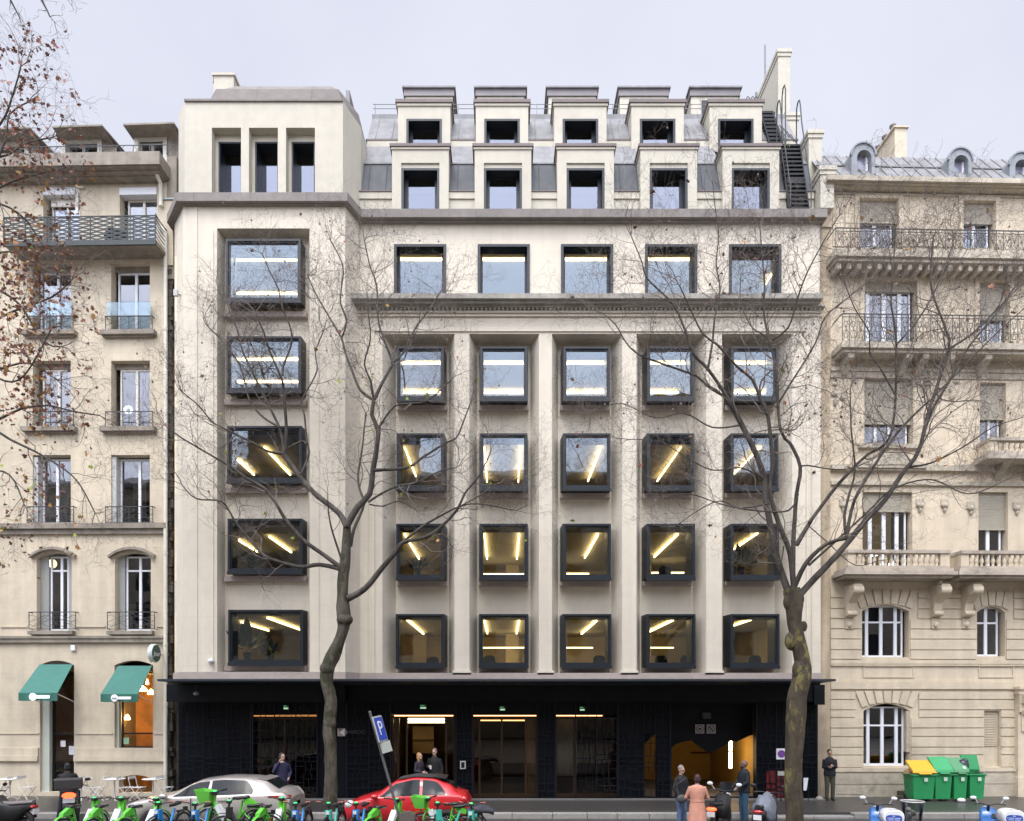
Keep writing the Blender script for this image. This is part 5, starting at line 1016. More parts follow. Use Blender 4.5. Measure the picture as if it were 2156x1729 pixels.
# lit fixtures glimpsed in the third floor window
for u, v_, a_, b_, lb in ((1806, 1170, .22, .03, 'thin white lamp bar at the left of the window over the stone balustrade'), (1881, 1186, .2, .09, 'bright oval lamp in the window over the stone balustrade')):
    x, z = RB.uv(u + 30 if u < 1810 else u, v_, .8); m = MB(); m.ell((0, 0, 0), (a_, .1, b_)); m.xf(Matrix.Rotation(R(-18) if a_ < .21 else 0, 4, 'Y')); o = m.build('ceiling_lamp', mat('lit_white', (1, 1, 1), .5, emit=(1, .95, .85), estr=4)); o.location = wl(x, .8, z, RB); tag(o, lb, 'lamp')
m = MB(); h = H2['F3a']; m.box(h[0] - .5, h[1] + .5, 2.2, 2.3, h[2] - .2, h[3] + .3); m.build('glowing_room_wall', mat('tan_self_lit_wall', (.45, .35, .2), .8, emit=(.5, .36, .18), estr=.25), RT)  # this wall emits a faint glow of its own, standing in for lamplight
m = MB(); m.box(XS, XR2, .36, .40, 0, 1); m.build('cellar_wall', M_BLACK, RT)

# ------------------------------------------------------------------ the far side of the avenue, seen only mirrored in the glass
OP = thing('opposite_building', 'long stone apartment block across the avenue, mirrored in the office windows', 'building', (0, -42, 0))
m = MB(); holes = []
for i in range(20):
    for j in range(6): x = -38 + i * 4; holes.append((x, x + 1.4, 4.5 + j * 3.3, 6.7 + j * 3.3))
mm = MB(); wall(mm, -60, 60, 0, 24.3, 0, holes, -.3); mm.build('wall', mat('far_stone', (.5, .44, .35), .9, var=.15), OP, fix=False)
m.box(-60, 60, -10, -.4, 0, 24.2); m.build('interior', mat('far_glass', (.03, .03, .035), .1), OP)
m = MB(); m.box(-60, 60, -.4, .6, 24.3, 24.8); m.add([(-60, 0, 24.8), (60, 0, 24.8), (60, -3, 26.3), (-60, -3, 26.3)], [(0, 1, 2, 3)])
m.box(-24, -9, -8, -1, 26, 32); m.box(14, 19, -8, -1, 26, 33); m.build('roof', mat('far_zinc', (.2, .2, .22), .6), OP)
# ------------------------------------------------------------------ trees: limbs measured one by one, twigs grown from them
def barkmat(name, c1, c2, moss, thr, spots=None):
    m = bpy.data.materials.new(name); m.use_nodes = True; t = m.node_tree; b = t.nodes['Principled BSDF']; n = t.nodes.new; l = t.links.new
    co = n('ShaderNodeTexCoord'); mp = n('ShaderNodeMapping'); mp.inputs['Scale'].default_value = (1, 1, .45); l(co.outputs['Object'], mp.inputs[0])
    a = n('ShaderNodeTexNoise'); a.inputs['Scale'].default_value = 4.5; a.inputs['Detail'].default_value = 8; a.inputs['Roughness'].default_value = .7; l(mp.outputs[0], a.inputs[0])
    r = n('ShaderNodeValToRGB'); r.color_ramp.elements[0].position = .38; r.color_ramp.elements[0].color = (*c1, 1); r.color_ramp.elements[1].position = .62; r.color_ramp.elements[1].color = (*c2, 1); l(a.outputs['Fac'], r.inputs[0])
    v = n('ShaderNodeTexNoise'); v.inputs['Scale'].default_value = 2.6; v.inputs['Detail'].default_value = 10; v.inputs['Roughness'].default_value = .68; l(mp.outputs[0], v.inputs[0])
    k = n('ShaderNodeMapRange'); k.inputs['From Min'].default_value = thr; k.inputs['From Max'].default_value = thr + .05; l(v.outputs['Fac'], k.inputs['Value'])
    x = n('ShaderNodeMix'); x.data_type = 'RGBA'; l(k.outputs[0], x.inputs['Factor']); l(r.outputs[0], x.inputs[6]); x.inputs[7].default_value = (*moss, 1); l(x.outputs[2], b.inputs['Base Color'])
    b.inputs['Roughness'].default_value = .85; bn = n('ShaderNodeTexNoise'); bn.inputs['Scale'].default_value = 22; bn.inputs['Detail'].default_value = 8; l(mp.outputs[0], bn.inputs[0])
    bp = n('ShaderNodeBump'); bp.inputs['Strength'].default_value = .7; bp.inputs['Distance'].default_value = .03; l(bn.outputs['Fac'], bp.inputs['Height']); l(bp.outputs[0], b.inputs['Normal']); return m
M_BARK1 = barkmat('plane_bark_mossy', (.032, .027, .018), (.10, .086, .066), (.03, .03, .013), .5)
M_BARK2 = barkmat('plane_bark_lichen', (.028, .022, .014), (.07, .056, .034), (.14, .12, .035), .54)
M_LIMB = barkmat('limb_bark', (.025, .021, .018), (.085, .074, .062), (.075, .072, .045), .66)
M_TWIG = mat('twig_bark', (.15, .125, .11), .9, var=.2, scale=2)
M_LRED = mat('russet_leaf', (.22, .085, .045), .7, var=.5, scale=4); M_LYEL = mat('ochre_leaf', (.36, .20, .06), .7, var=.3, scale=4); M_LGRN = mat('lime_green_leaf', (.24, .30, .035), .6, var=.2, scale=4); M_LBRN = mat('plum_brown_leaf', (.16, .06, .055), .7, var=.4, scale=4)
def leaf(mb, p, s, m, rnd):
    d = Vector((rnd.gauss(0, 1), rnd.gauss(0, 1), rnd.gauss(-.6, .6))).normalized(); q = d.cross(Vector((rnd.gauss(0, 1), rnd.gauss(0, 1), rnd.gauss(0, 1)))).normalized()
    pts = [(0, 0), (.35, .25), (.18, .5), (.6, .62), (.28, .78), (0, 1.15), (-.28, .78), (-.6, .62), (-.18, .5), (-.35, .25)]; nn = d.cross(q)
    mb.add([p + (q * x + d * y + nn * (.25 * abs(x))) * s for x, y in pts], [tuple(range(10))], m)
class Tree:
    def __init__(s, seed, ws=1): s.ws = ws; s.r = random.Random(seed); s.tr = MB(); s.lb = MB(); s.tw = MB(); s.tips = []; s.nodes = []
    def twig(s, p, d, ln, rad, lvl, up=.12, droop=0):
        r = s.r; n = max(3, int(ln / (.16 if lvl < 3 else .09))); st = ln / n; pts = [p.copy()]; rs = [rad]; q = p.copy(); d = d.normalized(); ax = Vector((r.gauss(0, 1), r.gauss(0, 1), r.gauss(0, 1)))
        for i in range(n):
            d = (d + Vector((r.gauss(0, 1), r.gauss(0, 1), r.gauss(0, 1))) * (.2 + .06 * lvl) + ax * .05 + Vector((0, 0, up - droop))).normalized()
            q = q + d * st; pts.append(q.copy()); rs.append(max(rad * (1 - .75 * (i + 1) / n), .0019))
            if lvl < 4 and i > 0 and r.random() < (.9, .9, .88, .7)[lvl]:
                e = d.cross(Vector((r.gauss(0, 1), r.gauss(0, 1), r.gauss(0, 1)))).normalized(); nd = d * r.uniform(.4, .9) + e * r.uniform(.6, 1.0)
                cl = (1.5, .95, .5, .24)[lvl] * r.uniform(.5, 1.25) * min(1, ln / ((2.4, 1.4, .7, .35)[lvl])); s.twig(q, nd, max(cl, .1), max(rs[-1] * .62, .003), lvl + 1, up, droop)
        s.tips.append((q.copy(), lvl)); s.tw.tube(pts, rs, 3 if lvl > 1 else 4, cap=False)
    def limb(s, pts, w0, w1, Y0, Y1, trunk=False, gap=.42, ln=1.5, start=.3, tipn=3, wob=.12, up=.1, droop=0, scale=1, bump=None):
        P = []
        for i, (u, v) in enumerate(pts):
            f = i / (len(pts) - 1); Y = Y0 + (Y1 - Y0) * f; P.append(Vector((PX(u, Y), Y, PZ(v, Y))))
        # resample smoothly
        Q = []; Rr = []; N_ = len(P)
        for i in range(N_ - 1):
            a, b_, c, d = P[max(i - 1, 0)], P[i], P[i + 1], P[min(i + 2, N_ - 1)]; k = max(2, int((c - b_).length / .18))
            for j in range(k):
                t = j / k; Q.append(.5 * ((2 * b_) + (c - a) * t + (2 * a - 5 * b_ + 4 * c - d) * t * t + (3 * b_ - a - 3 * c + d) * t ** 3)); f = (i + t) / (N_ - 1); Rr.append(f)
        Q.append(P[-1]); Rr.append(1.0); rad = []
        for q, f in zip(Q, Rr):
            px = s.ws * (w0 + (w1 - w0) * f ** .8) if not isinstance(w0, list) else s.ws * w0[min(int(f * (len(w0) - 1)), len(w0) - 2)] + s.ws * (w0[min(int(f * (len(w0) - 1)), len(w0) - 2) + 1] - w0[min(int(f * (len(w0) - 1)), len(w0) - 2)]) * (f * (len(w0) - 1) - min(int(f * (len(w0) - 1)), len(w0) - 2))
            rad.append(max(px / 2 * (q.y + CD) / F, .006))
        (s.tr if trunk else s.lb).tube(Q, rad, 20 if trunk else 9, wob=.22 if trunk else wob)
        L_ = 0
        for i in range(1, len(Q)):
            L_ += (Q[i] - Q[i - 1]).length
            if Rr[i] > start and L_ > gap * .72 * s.r.uniform(.6, 1.2):
                L_ = 0; d = (Q[i] - Q[i - 1]).normalized(); e = d.cross(Vector((s.r.gauss(0, .5), s.r.gauss(0, 1), s.r.gauss(0, .5)))).normalized()
                s.twig(Q[i], d * s.r.uniform(.3, .9) + e * s.r.uniform(.6, 1.1) * s.r.choice((-1, 1)), ln * 1.1 * s.r.uniform(.5, 1.25), min(rad[i] * .5, .022), 1, up, droop)
        d = (Q[-1] - Q[-2]).normalized()
        for k in range(tipn): s.twig(Q[-1], d + Vector((s.r.gauss(0, .4), s.r.gauss(0, .4), s.r.gauss(0, .3))), ln * s.r.uniform(.6, 1.1), rad[-1] * .75, 1, up, droop)
        return Q
    def finish(s, name, label, cat, loc, bark, leafplan, balls, group=None):
        t = thing(name, label, cat, loc); M = Matrix.Translation(-Vector(loc))
        s.tr.xf(M).build('trunk', bark, t, fix=False); s.lb.xf(M).build('limbs', M_LIMB, t, fix=False); s.tw.xf(M).build('crown', M_TWIG, t, fix=False)
        lf = MB(); bl = MB(); tp = [a for a, lv in s.tips]; s.r.shuffle(tp)
        for (mi, cnt, size, cond) in leafplan:
            c = 0
            for p in tp:
                if c >= cnt: break
                if cond(p): leaf(lf, p + Vector((s.r.gauss(0, .08), s.r.gauss(0, .08), s.r.gauss(-.04, .06))), size * s.r.uniform(.6, 1.25), mi, s.r); c += 1
            s.r.shuffle(tp)
        lf.xf(M).build('leaves', [M_LRED, M_LYEL, M_LGRN, M_LBRN], t, fix=False)['kind'] = 'stuff'
        for p in [q for q in tp if balls[1](q)][:balls[0]]: bl.ell(tuple(p - Vector((0, 0, .12))), .028, 6, 5); bl.tube([p, p - Vector((0, 0, .1))], .003, 3, cap=False)
        bl.xf(M).build('seed_balls', M_TWIG, t, fix=False)['kind'] = 'stuff'; return t
def uvof(p): return CXP + p.x * F / (p.y + CD), HV - (p.z - CZ) * F / (p.y + CD)
A = Tree(21, .86); YT1 = -2.9
A.limb([(696, 1712), (697, 1600), (693, 1530), (697, 1475), (688, 1440), (691, 1408), (706, 1370), (719, 1335), (725, 1308), (721, 1262), (721, 1225), (725, 1195), (729, 1150), (730, 1108)], [36, 29, 29, 28, 27, 32, 36, 25, 27, 36, 25, 27, 26, 20, 20], 0, YT1, YT1 + .1, trunk=True, start=2, tipn=0)
A.tr.ell((PX(689, YT1), YT1, PZ(1408, YT1)), (.24, .22, .24), 12, 8); A.tr.ell((PX(726, YT1), YT1, PZ(1305, YT1)), (.26, .24, .2), 12, 8); A.tr.ell((PX(694, YT1), YT1, PZ(1522, YT1)), (.21, .2, .3), 12, 8)
la = A.limb; y = YT1
la([(729, 1112), (714, 1081), (660, 1037), (629, 1000), (599, 959)], 15, 12, y, y + .6, gap=.7, start=.3, tipn=0)
la([(599, 959), (590, 906), (562, 846), (512, 743), (506, 717), (496, 685), (478, 640)], 8, 3, y + .6, y + 1.4, gap=.3)
la([(599, 959), (603, 906), (598, 835), (594, 801), (567, 738), (556, 701), (540, 665)], 9, 3, y + .6, y - .4, gap=.3)
la([(595, 790), (596, 772), (612, 730), (613, 696), (593, 643), (585, 606), (567, 570), (552, 535)], 6, 2.5, y, y + .3, gap=.28, ln=1.1)
la([(590, 900), (556, 880), (527, 846), (514, 799), (500, 760), (470, 720), (440, 690)], 6, 2.5, y + .6, y + 1.6, gap=.28)
la([(716, 1194), (683, 1169), (636, 1135), (599, 1091), (582, 1061), (555, 1027), (524, 1010), (490, 986), (433, 952), (382, 922), (352, 900)], 12, 3, y, y - .9, gap=.4, start=.35)
la([(716, 1198), (673, 1189), (636, 1194), (599, 1186), (558, 1171), (531, 1142), (497, 1101), (467, 1057), (413, 1050), (382, 1020)], 12, 2.5, y, y + 1.0, gap=.4, start=.3)
la([(599, 955), (568, 952), (531, 932), (484, 908), (450, 891), (414, 850), (383, 826)], 7, 2.5, y + .6, y - .6, gap=.3)
la([(599, 948), (639, 929), (651, 952), (640, 985), (632, 1000)], 5, 5, y + .6, y + .2, gap=9, tipn=0); la([(646, 935), (641, 875), (636, 843), (667, 783), (664, 743), (680, 700)], 5, 2.5, y + .4, y + .9, gap=.28)
la([(730, 1108), (754, 1067), (778, 1040), (785, 993), (792, 952), (796, 905), (783, 875), (787, 843)], 17, 9, y, y - .4, gap=.8, start=.2, tipn=0)
la([(787, 843), (759, 822), (743, 785), (727, 743), (719, 712), (691, 664), (664, 617), (648, 580)], 8, 2.5, y - .4, y + .4, gap=.28)
la([(787, 843), (780, 801), (767, 767), (780, 712), (775, 660)], 6, 2.5, y - .4, y - 1.2, gap=.28)
la([(789, 840), (806, 804), (822, 775), (825, 759), (806, 709), (796, 670), (793, 601), (780, 564), (767, 506)], 9, 2.5, y - .4, y + .2, gap=.28)
la([(824, 765), (849, 743), (875, 691), (905, 650), (930, 610)], 6, 2.5, y - .2, y + .8, gap=.28); la([(796, 903), (830, 856), (865, 850), (901, 843), (950, 800)], 6, 2.5, y - .3, y - 1.2, gap=.28)
la([(719, 712), (730, 677), (717, 638), (720, 596), (722, 559), (696, 506)], 5, 2.5, y + .3, y - .4, gap=.26, ln=1.0)
la([(788, 990), (856, 985), (890, 963), (940, 932), (961, 922), (975, 890), (990, 850)], 8, 3, y - .3, y + .6, gap=.32)
la([(776, 1057), (802, 1040), (839, 1023), (876, 1017), (924, 993), (960, 985)], 6, 2.5, y - .2, y - 1.3, gap=.3); la([(778, 1062), (805, 1066), (840, 1055), (870, 1070)], 4, 2, y - .2, y + .7, gap=.3, ln=.9)
la([(733, 1260), (768, 1240), (802, 1199), (836, 1159), (849, 1142), (896, 1131), (930, 1108), (964, 1071), (978, 1040), (1008, 1003), (1030, 960)], 17, 3, y, y - 1.0, gap=.5, start=.4)
la([(852, 1138), (890, 1108), (930, 1085), (967, 1067), (1008, 1061), (1078, 1074)], 7, 2.5, y - .4, y + .5, gap=.35); la([(967, 1067), (1008, 1045), (1045, 1020), (1085, 1010)], 4, 2, y - .5, y + .3, gap=.3)
la([(738, 1150), (745, 1115), (766, 1062), (757, 1030), (754, 1000), (762, 950), (766, 912), (770, 870)], 9, 3, y + .4, y + 1.1, gap=.4, start=.4)
la([(720, 1180), (700, 1120), (692, 1080), (690, 1040)], 6, 2, y, y - 1.0, gap=.3, ln=1.0)
A.finish('plane_tree', 'nearly bare plane tree with mossy crooked trunk between the silver and red cars', 'tree', (PX(696, YT1), YT1, 0), M_BARK1,
    [(2, 34, .13, lambda p: uvof(p)[1] > 760), (1, 14, .12, lambda p: True), (0, 22, .09, lambda p: True)], (110, lambda p: uvof(p)[1] < 900))
B = Tree(33, .77); YT2 = -7.4; lb = B.limb; y = YT2
B.limb([(1673, 1860), (1673, 1729), (1670, 1650), (1672, 1580), (1676, 1510), (1679, 1460), (1688, 1425), (1690, 1395), (1680, 1350), (1672, 1310), (1673, 1275), (1668, 1240)], [52, 46, 45, 44, 48, 52, 50, 50, 42, 38, 36, 38, 46, 44], 0, y, y, trunk=True, start=2, tipn=0)
for u, v, r_ in ((1692, 1319, .09), (1687, 1412, .22), (1662, 1268, .15), (1680, 1262, .15), (1684, 1440, .19), (1666, 1350, .16), (1676, 1500, .19)): B.tr.ell((PX(u, y), y, PZ(v, y)), (r_, r_ * .9, r_ * 1.5), 14, 10)
lb([(1663, 1250), (1656, 1236), (1633, 1165), (1616, 1074), (1612, 1054), (1609, 1007), (1589, 950), (1562, 895), (1531, 838)], 20, 13, y, y + .7, gap=.9, start=.2, tipn=0)
lb([(1531, 838), (1489, 813), (1466, 792), (1400, 768), (1342, 745), (1316, 718), (1295, 682), (1268, 660)], 8, 2.5, y + .7, y + 1.6, gap=.28)
lb([(1531, 836), (1492, 779), (1460, 745), (1442, 695), (1418, 642), (1363, 587), (1352, 553), (1329, 497)], 10, 2.5, y + .7, y + .2, gap=.26)
lb([(1490, 781), (1500, 721), (1505, 668), (1516, 610), (1508, 555), (1513, 495), (1505, 431), (1500, 380)], 7, 2, y + .5, y + 1.3, gap=.24, ln=1.1)
lb([(1672, 1240), (1663, 1165), (1643, 1111), (1622, 1041), (1626, 973), (1616, 872), (1600, 840), (1585, 800), (1555, 775), (1510, 726), (1479, 702), (1452, 647), (1430, 600)], 16, 3, y - .1, y - .9, gap=.35, start=.35)
lb([(1616, 872), (1600, 830), (1604, 800), (1625, 780)], 5, 4, y - .5, y - .3, gap=.4)
lb([(1670, 1243), (1670, 1155), (1673, 1100), (1677, 1041), (1685, 983), (1663, 933), (1643, 905), (1633, 777), (1619, 716), (1608, 658), (1610, 605), (1605, 540), (1600, 480)], 14, 3, y, y + .4, gap=.3, start=.45)
lb([(1626, 716), (1660, 690), (1679, 629), (1700, 573), (1739, 500), (1768, 452)], 6, 2.5, y + .3, y - .6, gap=.26); lb([(1621, 720), (1600, 700), (1584, 690), (1560, 640), (1560, 580)], 5, 2, y + .3, y + 1.2, gap=.26)
lb([(1637, 858), (1640, 848), (1658, 818), (1716, 724), (1737, 668), (1783, 629), (1830, 590)], 7, 2.5, y + .2, y + .9, gap=.28)
lb([(1685, 983), (1700, 980), (1751, 988), (1800, 985), (1850, 960)], 5, 2, y + .2, y - .9, gap=.28); lb([(1680, 1041), (1660, 1075), (1590, 1075), (1520, 1062), (1450, 1040), (1390, 1050)], 6, 2, y, y - 1.1, gap=.3)
lb([(1677, 1148), (1707, 1097), (1704, 1101), (1751, 1037), (1792, 990), (1830, 955), (1866, 933), (1883, 872), (1887, 720), (1876, 635), (1881, 567), (1885, 480)], 13, 3, y, y - .5, gap=.3, start=.4)
lb([(1884, 830), (1850, 770), (1831, 745), (1830, 700), (1800, 650), (1780, 600)], 5, 2.5, y - .4, y - 1.2, gap=.28); lb([(1887, 725), (1920, 690), (1960, 630), (1990, 560), (2010, 500)], 6, 2.5, y - .4, y + .4, gap=.26)
lb([(1684, 1253), (1717, 1216), (1768, 1162), (1822, 1097), (1863, 1053), (1900, 997), (1934, 950), (1954, 872), (1974, 811), (1998, 730), (1990, 690), (1960, 600), (1965, 500)], 20, 4, y, y + 1.0, gap=.34, start=.45)
lb([(1934, 950), (1960, 870), (2000, 800), (2040, 730), (2090, 670), (2140, 600), (2180, 540)], 9, 3, y + .7, y + .2, gap=.28); lb([(1998, 735), (2050, 700), (2110, 640), (2160, 590)], 7, 2.5, y + .8, y + 1.6, gap=.28)
lb([(1670, 1243), (1697, 1186), (1741, 1145), (1782, 1134)], 15, 9, y - .1, y - .7, gap=.8, start=.5, tipn=0); lb([(1782, 1134), (1778, 1087), (1788, 1041), (1800, 990), (1792, 900), (1790, 820)], 9, 3, y - .7, y - .3, gap=.35)
lb([(1782, 1134), (1799, 1054), (1846, 973), (1890, 910), (1944, 855), (1968, 834), (2040, 760), (2100, 700), (2156, 650)], 10, 2.5, y - .7, y - 1.4, gap=.3)
lb([(1703, 1190), (1770, 1130), (1830, 1075), (1880, 1030), (1960, 1010), (2040, 1040), (2120, 1010)], 7, 2.5, y + .2, y + 1.2, gap=.32); lb([(1905, 985), (1960, 975), (2030, 940), (2090, 900), (2150, 880)], 6, 2, y + .7, y - .4, gap=.28)
lb([(1620, 1060), (1560, 1070), (1515, 1055), (1470, 1075), (1420, 1110)], 5, 2, y, y + .8, gap=.3); lb([(1609, 1010), (1560, 985), (1500, 990), (1440, 960), (1390, 930), (1320, 925)], 5, 2, y + .4, y - .8, gap=.28)
lb([(1562, 895), (1500, 900), (1440, 870), (1380, 880), (1310, 850), (1260, 860)], 5, 2, y + .6, y + 1.3, gap=.28); lb([(1700, 1105), (1740, 1140), (1800, 1190), (1850, 1180)], 3, 2, y + .2, y + .9, gap=.4, ln=.8)
lb([(1650, 1150), (1640, 1190), (1600, 1160)], 4, 2, y, y - .5, gap=.3, ln=.7)
B.finish('plane_tree', 'nearly bare plane tree with thick knobbly lichen trunk in front of the red cabinet', 'tree', (PX(1673, YT2), YT2, -.15), M_BARK2,
    [(0, 80, .12, lambda p: uvof(p)[1] < 1150), (1, 22, .12, lambda p: True), (3, 40, .10, lambda p: True), (2, 6, .1, lambda p: True)], (150, lambda p: uvof(p)[1] < 950))
C = Tree(48); YT3 = -8.5; y = YT3
C.limb([(-330, 1900), (-330, 1500), (-340, 1100), (-335, 700), (-320, 300), (-330, -200)], [60, 56, 50, 44, 34, 22], 0, y, y, trunk=True, start=2, tipn=0)
for k, pts in enumerate([[(-325, 560), (-200, 480), (-80, 330), (0, 262), (30, 190), (44, 140)], [(-325, 760), (-200, 560), (-90, 470), (0, 395), (60, 372), (110, 360)], [(-330, 800), (-150, 640), (-60, 560), (20, 530), (80, 560)], [(-330, 900), (-180, 760), (-60, 700), (30, 655), (110, 625), (150, 590)],
        [(-330, 950), (-200, 850), (-80, 800), (0, 777), (60, 765), (120, 800)], [(-330, 1000), (-180, 920), (-60, 905), (0, 882), (44, 861), (101, 854), (152, 866), (210, 875)], [(-330, 1060), (-160, 930), (-40, 900), (30, 930), (101, 966), (160, 1010), (200, 1080)],
        [(-330, 500), (-180, 380), (-80, 300), (0, 330), (60, 300), (110, 290)], [(-325, 600), (-150, 560), (-30, 600), (40, 640), (90, 720), (130, 730)], [(-330, 1040), (-150, 1000), (-40, 990), (20, 1000), (50, 1060)], [(-330, 640), (-160, 500), (-30, 430), (40, 450), (80, 500)],
        [(-325, 520), (-150, 420), (-40, 380), (10, 300), (20, 240), (60, 215)], [(-330, 780), (-150, 740), (-40, 780), (40, 800), (110, 690)]]):
    C.limb(pts, 8, 2.5, y, y + (-.8, .9, .2)[k % 3], gap=.15, ln=.95, start=.55, up=0, droop=.05)
C.limb([(-330, -200), (-150, -120), (-40, -60), (60, -30), (90, 5), (105, 35)], 10, 3, y, y - .6, gap=.35, ln=.45, start=.6, droop=.15); C.limb([(-330, -150), (-100, -60), (0, -40), (22, 0), (35, 25)], 8, 2.5, y, y + .4, gap=.5, ln=.3, start=.7, droop=.15); C.limb([(-100, -100), (60, -60), (140, -5)], 6, 3, y, y, gap=.5, ln=.4, start=.6, droop=.1)
lim = lambda p: -40 < uvof(p)[0] < 75 + 130 * math.sin(p.x * 53 + p.z * 91) ** 4 and uvof(p)[1] > 60
C.finish('leafy_tree', 'plane tree reaching in from the left edge with russet and ochre leaves still on', 'tree', (PX(-330, YT3), YT3, -.02), M_BARK1,
    [(0, 850, .10, lambda p: lim(p) and uvof(p)[1] < 900), (3, 650, .085, lambda p: lim(p)), (1, 260, .115, lambda p: lim(p) and uvof(p)[1] > 330), (2, 16, .11, lambda p: lim(p) and uvof(p)[1] > 500)], (110, lim))
# ------------------------------------------------------------------ street things
M_RUB = mat('tyre_rubber', (.018, .018, .018), .8); M_PLAS = mat('black_plastic', (.016, .016, .018), .45, var=.1); M_CHROME = mat('polished_metal', (.6, .6, .6), .25, metal=1)
M_CARGL = mat('car_window_glass', (.010, .014, .015), .12, spec=.28); M_SILV = mat('silver_champagne_paint', (.52, .485, .45), .3, metal=.45, coat=.8, var=.03, scale=1.5)
M_RED = mat('bright_red_paint', (.50, .018, .024), .3, coat=.9, var=.03); M_TAIL = mat('red_tail_lens', (.42, .01, .012), .15, coat=1); M_TAILON = mat('lit_tail_lamp', (.9, .05, .02), .3, emit=(1, .07, .02), estr=3.5)
M_HEADL = mat('headlamp_lens', (.6, .62, .62), .1, coat=1); M_PLATE = mat('number_plate', (.7, .7, .72), .5)
M_LIME = mat('lime_green_plastic', (.10, .46, .035), .38, coat=.4, var=.05); M_LIMED = mat('lime_basket_green', (.13, .50, .06), .45); M_BLUEB = mat('bright_blue_bike_paint', (.012, .23, .62), .35, coat=.4); M_TEAL = mat('mint_teal_bike_paint', (.05, .46, .36), .35, coat=.4)
M_WPL = mat('white_plastic', (.72, .74, .75), .35, coat=.4); M_GLOW = mat('green_display', (.05, .6, .15), .4, emit=(.1, .9, .3), estr=.7); M_GRIP = mat('salmon_grip', (.55, .14, .10), .6); M_SADD = mat('black_saddle', (.02, .02, .022), .4, coat=.3)
def wheel(parent, x, z, r, y=0, w_=.05, name='wheel', rim=M_CHROME, spokes=0, disc=None):
    m = MB(); m.torus((x, y, z), r - w_ * .5, w_ * .5, 'y', 28, 8); o = m.build(name, M_RUB, parent); m = MB(); m.torus((x, y, z), r - w_ * 1.1, .015 if spokes else .02, 'y', 24, 5); m.lathe((x, y - .04, z), [(.05, 0), (.05, .08)], 10, axis='y')
    if spokes:
        for k in range(spokes): a = 2 * math.pi * k / spokes; m.tube([(x, y + .02 * (-1) ** k, z), (x + math.cos(a) * (r - w_), y, z + math.sin(a) * (r - w_))], .0035 if spokes > 8 else .02, 4)
    if disc: m.lathe((x, y - disc / 2, z), [(r - w_ * 1.2, 0), (r - w_ * 1.2, disc)], 24, axis='y')
    m.build('rim', rim, o); return o
